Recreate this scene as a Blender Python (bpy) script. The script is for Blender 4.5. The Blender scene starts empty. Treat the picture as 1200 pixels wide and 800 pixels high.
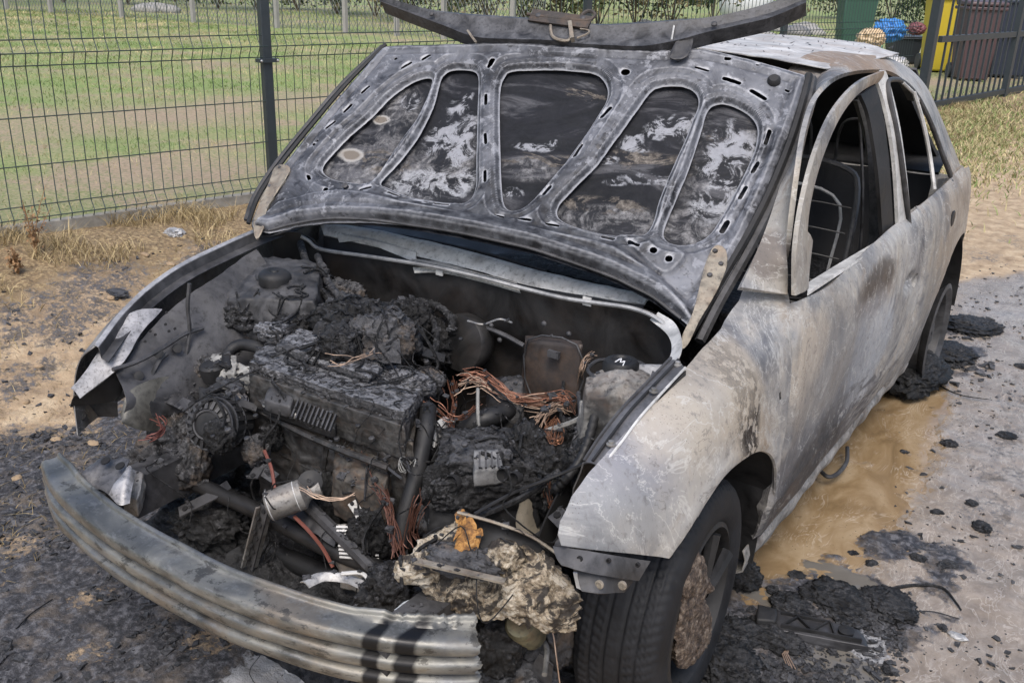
import bpy, math, random
import numpy as np
from mathutils import Vector, Matrix
R_ = math.radians
SC = bpy.context.scene
COL = SC.collection
random.seed(7)
RNG = np.random.default_rng(11)

# ------------------------------------------------------------------ camera
CAM_P = np.array([1.5252, -0.9665, 1.7161])
YAW, PITCH, ROLL, FPX = -0.5879, 0.3693, 0.0319, 1121.3
def _axes():
    cy, sy, cp, sp, cr, sr = math.cos(YAW), math.sin(YAW), math.cos(PITCH), math.sin(PITCH), math.cos(ROLL), math.sin(ROLL)
    f = np.array([sy * cp, cy * cp, -sp]); r = np.array([cy, -sy, 0.0]); u = np.cross(r, f)
    return cr * r + sr * u, -sr * r + cr * u, f
AX, AU, AF = _axes()
cam_d = bpy.data.cameras.new('camera'); cam = bpy.data.objects.new('camera', cam_d); COL.objects.link(cam)
cam_d.sensor_width = 36.0; cam_d.lens = 36.0 * FPX / 1200.0; cam_d.clip_end = 600; cam_d.clip_start = 0.05
m = Matrix.Identity(4)
for i in range(3):
    m[i][0] = AX[i]; m[i][1] = AU[i]; m[i][2] = -AF[i]; m[i][3] = CAM_P[i]
cam.matrix_world = m
SC.camera = cam

# ------------------------------------------------------------------ light
world = bpy.data.worlds.new('World'); SC.world = world; world.use_nodes = True
wn = world.node_tree; bg = wn.nodes['Background']
sky = wn.nodes.new('ShaderNodeTexSky'); sky.sky_type = 'NISHITA'; sky.sun_disc = False
SUN_EL, SUN_AZ = R_(56), R_(152)          # azimuth measured clockwise from +Y
sky.sun_elevation = SUN_EL; sky.sun_rotation = SUN_AZ
sky.air_density = 1.0; sky.dust_density = 3.5; sky.ozone_density = 1.2; sky.altitude = 50
wn.links.new(sky.outputs[0], bg.inputs[0]); bg.inputs[1].default_value = 0.15
sd = bpy.data.lights.new('sun', 'SUN'); sun = bpy.data.objects.new('sun', sd); COL.objects.link(sun)
sd.energy = 1.35; sd.angle = R_(28); sd.color = (1.0, 0.955, 0.89)
_sv = Vector((math.sin(SUN_AZ) * math.cos(SUN_EL), math.cos(SUN_AZ) * math.cos(SUN_EL), math.sin(SUN_EL)))
sun.rotation_euler = _sv.to_track_quat('Z', 'Y').to_euler()
SC.view_settings.view_transform = 'Standard'; SC.view_settings.look = 'None'
SC.view_settings.exposure = 0.68; SC.view_settings.gamma = 1.0
SC.cycles.max_bounces = 6; SC.cycles.diffuse_bounces = 3; SC.cycles.glossy_bounces = 3

# ------------------------------------------------------------------ projection of sketch points (photo pixels -> the plane a thing stands on)
def ray(u, v): return AF + AX * (u - 600.0) / FPX + AU * (400.0 - v) / FPX
def ZP(u, v, z=0.0): d = ray(u, v); return CAM_P + d * (z - CAM_P[2]) / d[2]
def XP(u, v, x): d = ray(u, v); return CAM_P + d * (x - CAM_P[0]) / d[0]
def YP(u, v, y): d = ray(u, v); return CAM_P + d * (y - CAM_P[1]) / d[1]
def PPl(u, v, o, n): d = ray(u, v); return CAM_P + d * (np.dot(np.array(o) - CAM_P, n) / np.dot(d, n))
def proj(P):
    d = np.asarray(P, float) - CAM_P; z = d @ AF
    return np.stack([600 + FPX * (d @ AX) / z, 400 - FPX * (d @ AU) / z], -1)

# ------------------------------------------------------------------ noise (numpy gradient noise)
_perm = np.random.default_rng(3).permutation(256); _perm = np.concatenate([_perm, _perm, _perm])
_g = np.random.default_rng(4).normal(size=(256, 3)); _g /= np.linalg.norm(_g, axis=1)[:, None]
def perlin(P):
    P = np.asarray(P, float); I = np.floor(P).astype(int); F = P - I; I &= 255
    w = F * F * F * (F * (F * 6 - 15) + 10); out = 0
    for a in (0, 1):
        for b in (0, 1):
            for c in (0, 1):
                h = _perm[_perm[_perm[(I[..., 0] + a) & 255] + ((I[..., 1] + b) & 255)] + ((I[..., 2] + c) & 255)]
                g = _g[h]; d = F - np.array([a, b, c])
                wt = (w[..., 0] if a else 1 - w[..., 0]) * (w[..., 1] if b else 1 - w[..., 1]) * (w[..., 2] if c else 1 - w[..., 2])
                out = out + wt * (g * d).sum(-1)
    return out * 1.5
def fbm(P, o=4, g=.5):
    P = np.asarray(P, float); s = 0; a = 1.0; t = 0
    for i in range(o): s = s + a * perlin(P * 2 ** i + 17.3 * i); t += a; a *= g
    return s / t
def ridged(P, o=4):
    P = np.asarray(P, float); s = 0; a = 1.0; t = 0
    for i in range(o): s = s + a * (1 - 2 * np.abs(perlin(P * 2 ** i + 9.1 * i))); t += a; a *= .55
    return s / t
def sstep(a, b, x): t = np.clip((x - a) / (b - a), 0, 1); return t * t * (3 - 2 * t)

# ------------------------------------------------------------------ curves and signed distance
def cr(pts, n=6, closed=False):
    P = np.asarray(pts, float); N = len(P); out = []
    for i in range(N if closed else N - 1):
        if closed: a, b, c, d = P[(i - 1) % N], P[i], P[(i + 1) % N], P[(i + 2) % N]
        else: b, c = P[i], P[i + 1]; a = P[i - 1] if i else 2 * b - c; d = P[i + 2] if i + 2 < N else 2 * c - b
        for k in range(n):
            t = k / n; out.append(.5 * ((2 * b) + (c - a) * t + (2 * a - 5 * b + 4 * c - d) * t * t + (3 * b - a - 3 * c + d) * t ** 3))
    if not closed: out.append(P[-1])
    return np.array(out)
def sdf_poly(A, B, poly):
    poly = np.asarray(poly, float); n = len(poly); best = np.full(A.shape, 1e9); ins = np.zeros(A.shape, bool)
    for i in range(n):
        p, q = poly[i], poly[(i + 1) % n]; e = q - p; L = (e * e).sum() + 1e-12
        t = np.clip(((A - p[0]) * e[0] + (B - p[1]) * e[1]) / L, 0, 1)
        best = np.minimum(best, (A - p[0] - t * e[0]) ** 2 + (B - p[1] - t * e[1]) ** 2)
        if abs(e[1]) > 1e-12:
            c = (p[1] > B) != (q[1] > B)
            ins ^= c & (A < e[0] * (B - p[1]) / e[1] + p[0])
    d = np.sqrt(best); return np.where(ins, -d, d)
def dist_line(A, B, line):
    best = np.full(A.shape, 1e9)
    for p, q in zip(line[:-1], line[1:]):
        p = np.asarray(p, float); e = np.asarray(q, float) - p; L = (e * e).sum() + 1e-12
        t = np.clip(((A - p[0]) * e[0] + (B - p[1]) * e[1]) / L, 0, 1)
        best = np.minimum(best, (A - p[0] - t * e[0]) ** 2 + (B - p[1] - t * e[1]) ** 2)
    return np.sqrt(best)
def sdf_capsule(A, B, p, q, r): return dist_line(A, B, [p, q]) - r

# ------------------------------------------------------------------ objects
def tag(o, label=None, cat=None, group=None, kind=None):
    if label: o['label'] = label
    if cat: o['category'] = cat
    if group: o['group'] = group
    if kind: o['kind'] = kind
    return o
def link(o, parent=None, loc=None):
    COL.objects.link(o)
    if loc is not None: o.location = loc
    if parent is not None:
        o.parent = parent
        if parent.get('_root'): o.location = Vector(o.location) - Vector(parent['_root'])
    return o
def empty(name, loc=(0, 0, 0)):
    o = bpy.data.objects.new(name, None); COL.objects.link(o); o.location = loc; o.empty_display_size = .2
    o['_root'] = [float(c) for c in loc]; return o
def obj(name, V, F, mat, parent=None, smooth=True, loc=None, sharp=None):
    me = bpy.data.meshes.new(name); me.from_pydata([tuple(map(float, v)) for v in V], [], [tuple(int(i) for i in f) for f in F])
    me.update()
    if mat: me.materials.append(mat)
    if smooth:
        me.polygons.foreach_set('use_smooth', [True] * len(me.polygons))
        if sharp: me.set_sharp_from_angle(angle=R_(sharp))
    o = bpy.data.objects.new(name, me); return link(o, parent, loc)
def again(o, parent=None, loc=(0, 0, 0), rot=None, scale=None):
    c = bpy.data.objects.new(o.name.split('.')[0], o.data); link(c, parent, loc)
    if rot is not None: c.rotation_euler = rot
    if scale is not None: c.scale = scale
    return c
def mod_solid(o, th, off=-1):
    m = o.modifiers.new('thickness', 'SOLIDIFY'); m.thickness = th; m.offset = off; e = o.modifiers.new('crisp_edges', 'EDGE_SPLIT'); e.split_angle = R_(42); return o
def mod_bevel(o, w, n=2):
    m = o.modifiers.new('bevel', 'BEVEL'); m.width = w; m.segments = n; m.limit_method = 'ANGLE'; m.angle_limit = R_(35); return o

class MB:
    "collects shapes into one mesh"
    def __init__(s): s.V = []; s.F = []; s.n = 0
    def add(s, V, F):
        s.V.append(np.asarray(V, float)); s.F += [tuple(int(i) + s.n for i in f) for f in F]; s.n += len(V); return s
    def box(s, c, size, rot=None):
        h = np.array(size) / 2.; V = np.array([[x, y, z] for x in (-1, 1) for y in (-1, 1) for z in (-1, 1)]) * h
        if rot is not None: V = V @ np.array(rot).T
        return s.add(V + np.array(c), [(0, 1, 3, 2), (4, 6, 7, 5), (0, 4, 5, 1), (2, 3, 7, 6), (0, 2, 6, 4), (1, 5, 7, 3)])
    def bar(s, a, b, w, h, up=(0, 0, 1)):
        a, b = np.array(a, float), np.array(b, float); d = b - a; L = np.linalg.norm(d); d /= L
        x = np.cross(d, up); x /= np.linalg.norm(x); z = np.cross(x, d)
        return s.box((a + b) / 2, (w, L, h), np.stack([x, d, z], 1))
    def tube(s, P, r, n=8, cap=True, closed=False):
        P = np.asarray(P, float); N = len(P); r = np.broadcast_to(np.asarray(r, float), (N,))
        T = np.gradient(P, axis=0) if not closed else np.roll(P, -1, 0) - np.roll(P, 1, 0)
        T /= np.linalg.norm(T, axis=1)[:, None] + 1e-12
        up = np.array([0, 0, 1.]) if abs(T[0][2]) < .9 else np.array([1., 0, 0])
        x = np.cross(T[0], up); x /= np.linalg.norm(x); V = []
        a = np.linspace(0, 2 * np.pi, n, endpoint=False)
        for i in range(N):
            x = x - T[i] * (x @ T[i]); x /= np.linalg.norm(x) + 1e-12; y = np.cross(T[i], x)
            V.append(P[i] + r[i] * (np.outer(np.cos(a), x) + np.outer(np.sin(a), y)))
        F = [(i * n + j, i * n + (j + 1) % n, ((i + 1) % N) * n + (j + 1) % n, ((i + 1) % N) * n + j) for i in range(N if closed else N - 1) for j in range(n)]
        if cap and not closed: F += [tuple(range(n - 1, -1, -1)), tuple((N - 1) * n + j for j in range(n))]
        return s.add(np.concatenate(V), F)
    def lathe(s, prof, c=(0, 0, 0), axis=(0, 0, 1), n=32, cap=True):
        prof = np.asarray(prof, float); ax = np.array(axis, float); ax /= np.linalg.norm(ax)
        up = np.array([0, 0, 1.]) if abs(ax[2]) < .9 else np.array([1., 0, 0]); x = np.cross(up, ax); x /= np.linalg.norm(x); y = np.cross(ax, x)
        a = np.linspace(0, 2 * np.pi, n, endpoint=False); ring = np.outer(np.cos(a), x) + np.outer(np.sin(a), y)
        V = np.concatenate([np.array(c) + p[0] * ring + p[1] * ax for p in prof]); M = len(prof)
        F = [(i * n + j, i * n + (j + 1) % n, (i + 1) * n + (j + 1) % n, (i + 1) * n + j) for i in range(M - 1) for j in range(n)]
        if cap: F += [tuple(range(n - 1, -1, -1)), tuple((M - 1) * n + j for j in range(n))]
        return s.add(V, F)
    def build(s, name, mat, parent=None, smooth=True, sharp=38, loc=None):
        return obj(name, np.concatenate(s.V), s.F, mat, parent, smooth, loc, sharp)

def grid_faces(na, nb): return [(i * nb + j, (i + 1) * nb + j, (i + 1) * nb + j + 1, i * nb + j + 1) for i in range(na - 1) for j in range(nb - 1)]
def loft(name, rows, mat, parent, th=.003, smooth=True, sharp=50):
    "rows: lists of points of equal length, skinned"
    rows = [np.asarray(r, float) for r in rows]; nb = len(rows[0])
    o = obj(name, np.concatenate(rows), grid_faces(len(rows), nb), mat, parent, smooth, sharp=sharp)
    if th: mod_solid(o, th, 0)
    return o
def panel(name, rect, h, sdf, f, mat, parent, th=.002, off=-1, sharp=None):
    "sheet metal over a rectangle of its own (a,b) plane, trimmed where sdf>0 and shaped by f(A,B)->xyz"
    a0, a1, b0, b1 = rect; na = int((a1 - a0) / h) + 1; nb = int((b1 - b0) / h) + 1
    A, B = np.meshgrid(np.linspace(a0, a1, na), np.linspace(b0, b1, nb), indexing='ij')
    S = sdf(A, B); e = h * .05
    Sc = .25 * (S[:-1, :-1] + S[1:, :-1] + S[:-1, 1:] + S[1:, 1:]); keep = Sc < 0
    cnt = np.zeros(A.shape, int); k = keep.astype(int)
    cnt[:-1, :-1] += k; cnt[1:, :-1] += k; cnt[:-1, 1:] += k; cnt[1:, 1:] += k
    edge = (cnt > 0) & (cnt < 4)
    for _ in range(2):
        S = sdf(A, B); gA = (sdf(A + e, B) - S) / e; gB = (sdf(A, B + e) - S) / e; gn = gA ** 2 + gB ** 2 + 1e-6
        st = np.clip(S, -1.2 * h, 1.2 * h) / gn
        A = np.where(edge, A - st * gA, A); B = np.where(edge, B - st * gB, B)
    P = np.stack(f(A, B), -1); idx = -np.ones(A.shape, int); used = cnt > 0; idx[used] = np.arange(used.sum())
    ii, jj = np.nonzero(keep)
    F = np.stack([idx[ii, jj], idx[ii + 1, jj], idx[ii + 1, jj + 1], idx[ii, jj + 1]], 1)
    o = obj(name, P[used], F, mat, parent, True, sharp=sharp)
    if th: mod_solid(o, th, off)
    return o
def cube_surface(n):
    key = {}; V = []; F = []
    def vid(p):
        k = tuple(np.round(p, 6))
        if k not in key: key[k] = len(V); V.append(p)
        return key[k]
    t = np.linspace(-1, 1, n + 1)
    for ax in range(3):
        for s in (-1, 1):
            for i in range(n):
                for j in range(n):
                    q = []
                    for (a, b) in ((i, j), (i + 1, j), (i + 1, j + 1), (i, j + 1)):
                        p = np.zeros(3); p[ax] = s; p[(ax + 1) % 3] = t[a]; p[(ax + 2) % 3] = t[b]; q.append(vid(p))
                    F.append(q if s > 0 else q[::-1])
    return np.array(V), F
_CS = {}
def cs(n):
    if n not in _CS: _CS[n] = cube_surface(n)
    return _CS[n]
def shape_noise(V, amp, freq, seed, kind):
    q = V * freq + seed * 7.7
    if kind == 'r': return amp * (ridged(q, 4) - .25)
    if kind == 'f': return amp * fbm(q, 4)
    return amp * (.6 * (ridged(q, 3) - .2) + .7 * fbm(q * .45 + 3, 3) + .35 * ridged(q * 3.1, 2))
def lump(name, top, down, mat, parent, n=16, rnd=.25, amp=.008, freq=18, seed=1, kind='m', smooth=True, sharp=None, only=None):
    "solid with a four-cornered top (bl, br, fr, fl) and a depth vector, rounded and weathered"
    V, F = cs(n); V = V.copy(); L = np.linalg.norm(V, axis=1)[:, None]; V = V * (1 - rnd) + rnd * V / L * 1.25
    u = (V[:, 0] + 1) / 2; v = (V[:, 1] + 1) / 2; w = (1 - V[:, 2]) / 2
    bl, br, fr, fl = [np.array(p, float) for p in top]; dn = np.array(down, float)
    P = ((1 - u) * v)[:, None] * bl + (u * v)[:, None] * br + (u * (1 - v))[:, None] * fr + ((1 - u) * (1 - v))[:, None] * fl + w[:, None] * dn
    c = P.mean(0); N = P - c; N /= np.linalg.norm(N, axis=1)[:, None]
    am = amp if only != 'top' else amp * (.15 + .85 * sstep(.5, .1, w))
    P = P + N * np.asarray(shape_noise(P, 1, freq, seed, kind) * am)[:, None]
    return obj(name, P, F, mat, parent, smooth, sharp=sharp)
def blob(name, c, size, mat, parent=None, n=14, amp=.25, freq=2.2, seed=1, kind='m', rot=0, smooth=True):
    V, F = cs(n); V = V / np.linalg.norm(V, axis=1)[:, None]; s = np.array(size, float)
    D = 1 + shape_noise(V, amp, freq, seed, kind); P = V * D[:, None] * s
    if rot: ca, sa = math.cos(rot), math.sin(rot); P = P @ np.array([[ca, sa, 0], [-sa, ca, 0], [0, 0, 1]])
    return obj(name, P, F, mat, parent, smooth, loc=tuple(float(x) for x in c))
# ------------------------------------------------------------------ plane of the raised hood (it leans back on the windscreen opening)
_BL, _BR, _MT = np.array([-.68, .95, .985]), np.array([.66, 1.18, .94]), np.array([0, 1.70, 1.50])
HX = (_BR - _BL) / np.linalg.norm(_BR - _BL)
HN = np.cross(HX, _MT - _BL); HN /= np.linalg.norm(HN)          # normal, points up and back or front
if HN[2] < 0: HN = -HN
HY = np.cross(HN, HX); HO = (_BL + _BR) / 2
if HY[2] < 0: HY = -HY
# the inner face of the hood is the one that faces the camera
HS = 1.0 if np.dot(CAM_P - HO, HN) > 0 else -1.0
HC = HN * HS
def crown(A, B): return -.050 * (A / .68) ** 2
def hp(u, v, off=0.0):
    a = 0.0
    for _ in range(6):
        p = PPl(u, v, HO + HC * (off + crown(a, 0)), HN); d = p - HO; a = d @ HX
    return (d @ HX, d @ HY)
def hq(u, v, off=0.0):
    a, b = hp(u, v, off); return HO + HX * a + HY * b + HC * (off + crown(a, b))
def hw(a, b, off=0.0):
    return HO + HX * a + HY * b + HC * off
# ------------------------------------------------------------------ materials
class NT:
    def __init__(s, name):
        s.m = bpy.data.materials.new(name); s.m.use_nodes = True; s.t = s.m.node_tree
        s.b = s.t.nodes['Principled BSDF']; s.tc = s.t.nodes.new('ShaderNodeNewGeometry')
        s.pos = s.tc.outputs['Position']
    def put(s, i, v):
        if isinstance(v, bpy.types.NodeSocket): s.t.links.new(v, i)
        else: i.default_value = (*v, 1) if (isinstance(v, tuple) and len(v) == 3 and i.type == 'RGBA') else v
    def math(s, op, a, b=0.0, c=None, clamp=False):
        n = s.t.nodes.new('ShaderNodeMath'); n.operation = op; n.use_clamp = clamp; s.put(n.inputs[0], a); s.put(n.inputs[1], b)
        if c is not None: s.put(n.inputs[2], c)
        return n.outputs[0]
    def vec(s, sc, loc=(0, 0, 0), rot=(0, 0, 0), src=None):
        n = s.t.nodes.new('ShaderNodeMapping'); s.put(n.inputs[0], src or s.pos); n.inputs[1].default_value = loc; n.inputs[2].default_value = rot
        n.inputs[3].default_value = sc if isinstance(sc, tuple) else (sc,) * 3; return n.outputs[0]
    def noise(s, scale, det=5, rough=.55, v=None, dist=0.0):
        n = s.t.nodes.new('ShaderNodeTexNoise'); s.put(n.inputs['Vector'], v or s.pos); n.inputs['Scale'].default_value = scale
        n.inputs['Detail'].default_value = det; n.inputs['Roughness'].default_value = rough; n.inputs['Distortion'].default_value = dist; return n.outputs['Fac']
    def voro(s, scale, v=None, feat='F1', rnd=1.0, out='Distance'):
        n = s.t.nodes.new('ShaderNodeTexVoronoi'); n.feature = feat; s.put(n.inputs['Vector'], v or s.pos); n.inputs['Scale'].default_value = scale; n.inputs['Randomness'].default_value = rnd
        return n.outputs[out]
    def wave(s, scale, dist, v=None, det=3):
        n = s.t.nodes.new('ShaderNodeTexWave'); s.put(n.inputs['Vector'], v or s.pos); n.inputs['Scale'].default_value = scale; n.inputs['Distortion'].default_value = dist; n.inputs['Detail'].default_value = det; return n.outputs['Fac']
    def ramp(s, f, stops, interp='LINEAR'):
        n = s.t.nodes.new('ShaderNodeValToRGB'); s.put(n.inputs[0], f); e = n.color_ramp.elements; n.color_ramp.interpolation = interp
        while len(e) < len(stops): e.new(.5)
        for k, (p, c) in enumerate(stops):
            e[k].position = p; e[k].color = (*c, 1) if isinstance(c, tuple) else (c, c, c, 1)
        return n.outputs[0]
    def mr(s, f, a, b, lo=0.0, hi=1.0):
        n = s.t.nodes.new('ShaderNodeMapRange'); s.put(n.inputs[0], f); n.inputs[1].default_value = a; n.inputs[2].default_value = b; n.inputs[3].default_value = lo; n.inputs[4].default_value = hi; return n.outputs[0]
    def mix(s, f, a, b):
        n = s.t.nodes.new('ShaderNodeMix'); n.data_type = 'RGBA'; s.put(n.inputs[0], f); s.put(n.inputs[6], a); s.put(n.inputs[7], b); return n.outputs[2]
    def attr(s, name):
        n = s.t.nodes.new('ShaderNodeAttribute'); n.attribute_name = name; return n.outputs['Fac']
    def near(s, c, r, wob=.35, fr=9.0):
        "1 inside an uneven patch round c (a stain with its own place)"
        n = s.t.nodes.new('ShaderNodeVectorMath'); n.operation = 'SUBTRACT'; s.put(n.inputs[0], s.pos); n.inputs[1].default_value = tuple(float(k) for k in c)
        d = s.t.nodes.new('ShaderNodeVectorMath'); d.operation = 'DIVIDE'; s.put(d.inputs[0], n.outputs[0]); d.inputs[1].default_value = r
        l = s.t.nodes.new('ShaderNodeVectorMath'); l.operation = 'LENGTH'; s.put(l.inputs[0], d.outputs[0])
        k = s.math('ADD', l.outputs['Value'], s.math('MULTIPLY', s.math('SUBTRACT', s.noise(fr, 5, .65), .5), wob * 4))
        return s.mr(k, 1.15, .75)
    def bump(s, h, st, dist=.01, prev=None):
        n = s.t.nodes.new('ShaderNodeBump'); s.put(n.inputs['Height'], h); n.inputs['Strength'].default_value = st; n.inputs['Distance'].default_value = dist
        if prev: s.put(n.inputs['Normal'], prev)
        return n.outputs[0]
    def out(s, col, rough=.7, metal=0.0, nrm=None, spec=None):
        s.put(s.b.inputs['Base Color'], col); s.put(s.b.inputs['Roughness'], rough); s.put(s.b.inputs['Metallic'], metal)
        if nrm: s.put(s.b.inputs['Normal'], nrm)
        if spec is not None: s.b.inputs['Specular IOR Level'].default_value = spec
        return s.m
MUL = 'MULTIPLY'

def mat_body():
    t = NT('burnt_bodywork')
    fl = t.vec((2.2, 2.0, 1.7), rot=(.5, 0, 0)); n1 = t.noise(1.5, 8, .66, fl, .9); n2 = t.noise(7, 6, .65, None, .8); st = t.noise(9, 6, .6, t.vec((5, 1.1, .75), rot=(-.55, 0, 0)), 1.2)
    c = t.ramp(n1, [(.30, (.10, .105, .12)), (.40, (.20, .205, .22)), (.49, (.33, .33, .33)), (.58, (.46, .44, .41)), (.70, (.37, .315, .255))])
    big = t.noise(2.1, 4, .5, t.vec(1, (1, 4, 2))); c = t.mix(t.mr(big, .50, .66, 0, .6), c, (.27, .255, .235)); c = t.mix(t.mr(big, .48, .36, 0, .5), c, (.52, .51, .49)); c = t.mix(t.mr(st, .60, .70, 0, .15), c, (.22, .225, .24))
    c = t.mix(t.mr(n2, .60, .74, 0, .7), c, (.33, .27, .21))
    fk = t.voro(70, t.vec((1, 1.4, .8)), 'DISTANCE_TO_EDGE'); fn = t.noise(32, 6, .7)
    flake = t.math(MUL, t.near(XP(876, 470, .87), (.2, .07, .19), .22, 16), t.mr(fn, .475, .50)); c = t.mix(t.math(MUL, t.near(XP(876, 470, .87), (.2, .10, .22), .2, 12), .6), c, (.47, .42, .35))
    c = t.mix(flake, c, (.05, .042, .036))
    c = t.mix(t.math(MUL, t.near(XP(775, 395, .72), (.2, .28, .12), .3), .6), c, (.14, .145, .16))
    c = t.mix(t.math(MUL, t.near(XP(745, 520, .80), (.2, .20, .14), .3), .7), c, (.28, .29, .33))
    c = t.mix(t.math(MUL, t.near(XP(815, 480, .86), (.2, .14, .15), .2), .55), c, (.60, .55, .47))
    c = t.mix(t.math(MUL, t.near(XP(905, 585, .86), (.2, .13, .16), .25), .8), c, (.15, .15, .165))
    c = t.mix(t.math(MUL, t.near(XP(975, 505, .86), (.2, .45, .12), .25), .5), c, (.25, .235, .225))
    c = t.mix(t.math(MUL, t.near(XP(1020, 345, .86), (.1, .22, .07), .35), .75), c, (.24, .21, .19))
    c = t.mix(t.math(MUL, t.near(XP(935, 440, .86), (.2, .10, .2), .25), .6), c, (.58, .52, .44))
    c = t.mix(t.math(MUL, t.near(XP(1015, 410, .86), (.2, .22, .16), .3), .6), c, (.50, .53, .57))
    c = t.mix(t.math(MUL, t.near(XP(1000, 80, .58), (.25, .35, .2), .3), .8), c, (.36, .27, .19))
    c = t.mix(t.math(MUL, t.near(XP(1110, 270, .83), (.3, .5, .3), .3), .6), c, (.47, .40, .32)); c = t.mix(t.math(MUL, t.near(XP(860, 425, .87), (.2, .22, .22), .25), .6), c, (.50, .455, .39)); c = t.mix(t.math(MUL, t.near(XP(912, 250, .75), (.12, .16, .25), .3), .6), c, (.40, .385, .35)); c = t.mix(t.math(MUL, t.near(XP(898, 300, .74), (.10, .10, .06), .3), .75), c, (.19, .17, .16))
    c = t.mix(t.math(MUL, t.near((.62, .5, .70), (.3, .2, .12), .3), .7), c, (.36, .37, .38))
    for (u, v, ry, rz, k, col) in ((965, 470, .42, .30, .5, (.17, .18, .20)), (945, 565, .40, .19, .85, (.04, .042, .048)), (1010, 545, .7, .07, .75, (.05, .047, .047)), (780, 400, .22, .08, .8, (.05, .053, .062)), (700, 560, .10, .12, .5, (.11, .12, .135)), (1025, 325, .22, .05, .7, (.09, .075, .065)), (1000, 520, .5, .10, .55, (.17, .165, .17)), (1010, 395, .22, .15, .45, (.44, .46, .49)), (920, 600, .12, .10, .8, (.16, .13, .11)), (1062, 345, .12, .06, .5, (.55, .55, .54)), (890, 620, .06, .16, .6, (.45, .44, .42)), (950, 400, .12, .10, .5, (.50, .455, .40))):
        c = t.mix(t.math(MUL, t.near(XP(u, v, .86), (.2, ry, rz), .22, 6), k), c, col)
    wn = t.noise(3.3, 6, .6, t.vec((1, 1, 1), (4, 4, 1)), 1.8); tide = t.mr(t.math('ABSOLUTE', t.math('SUBTRACT', wn, .47)), .012, .0); tide2 = t.mr(t.math('ABSOLUTE', t.math('SUBTRACT', wn, .56)), .008, .0)
    c = t.mix(t.math(MUL, tide, .45), c, (.68, .68, .66)); c = t.mix(t.math(MUL, tide2, .5), c, (.15, .14, .14))
    gr_ = t.noise(48, 6, .75, t.vec((1, 1, .8))); c = t.mix(t.mr(gr_, .55, .68, 0, .55), c, (.17, .165, .165)); c = t.mix(t.mr(gr_, .42, .33, 0, .4), c, (.66, .65, .63))
    stk = t.noise(13, 6, .7, t.vec((3, .55, 2.6), rot=(-.62, 0, 0)), .6); c = t.mix(t.math(MUL, t.math(MUL, t.mr(stk, .50, .58), t.near(XP(975, 540, .86), (.2, .8, .25), .2)), .85), c, (.11, .11, .12))
    c = t.mix(t.math(MUL, t.mr(wn, .5, .54), t.math(MUL, t.near(XP(700, 600, .84), (.3, .22, .22), .25), .45)), c, (.20, .205, .22))
    dots = t.math(MUL, t.mr(t.voro(140), .22, .12), t.mr(t.noise(6), .5, .6)); c = t.mix(t.math(MUL, dots, .6), c, (.12, .11, .10))
    h = t.math('ADD', t.math(MUL, fn, .5), t.math(MUL, t.mr(fk, 0, .25), t.math(MUL, flake, .8)))
    g_ = t.t.nodes.new('ShaderNodeGamma'); t.put(g_.inputs[0], c); g_.inputs[1].default_value = 1.28; c = t.mix(.02, g_.outputs[0], (.30, .22, .15))
    nr = t.bump(n1, .25, .03); nr = t.bump(h, .35, .004, nr)
    return t.out(c, t.mr(n2, .3, .7, .42, .75), .25, nr, .4)
def mat_hood():
    t = NT('burnt_hood_frame')
    n1 = t.noise(4.5, 8, .66, None, 1.2); n2 = t.noise(22, 6, .68); n3 = t.noise(2.2, 3, .5)
    c = t.ramp(n1, [(.32, (.014, .015, .018)), (.43, (.05, .053, .062)), (.52, (.105, .11, .125)), (.66, (.17, .178, .20))])
    c = t.mix(t.mr(n2, .56, .62, 0, .6), c, (.30, .31, .34)); c = t.mix(t.mr(n2, .42, .36, 0, .7), c, (.018, .018, .02)); n4 = t.noise(8, 8, .75, t.vec(1, (7, 3, 1)), 1.0); c = t.mix(t.mr(n4, .60, .63, 0, .6), c, (.32, .33, .36)); c = t.mix(t.mr(n4, .40, .37, 0, .75), c, (.015, .015, .017)); c = t.mix(t.math(MUL, t.near(hq(600, 262), (.50, .3, .13), .12, 6), .8), c, t.ramp(n2, [(.4, (.012, .012, .014)), (.62, (.075, .08, .09))]))
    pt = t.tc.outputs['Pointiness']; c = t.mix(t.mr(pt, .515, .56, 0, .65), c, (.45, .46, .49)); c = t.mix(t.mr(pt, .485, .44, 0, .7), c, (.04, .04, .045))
    nr = t.bump(n2, .35, .003); return t.out(c, t.mr(n2, .3, .7, .45, .8), .3, nr, .4)
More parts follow.
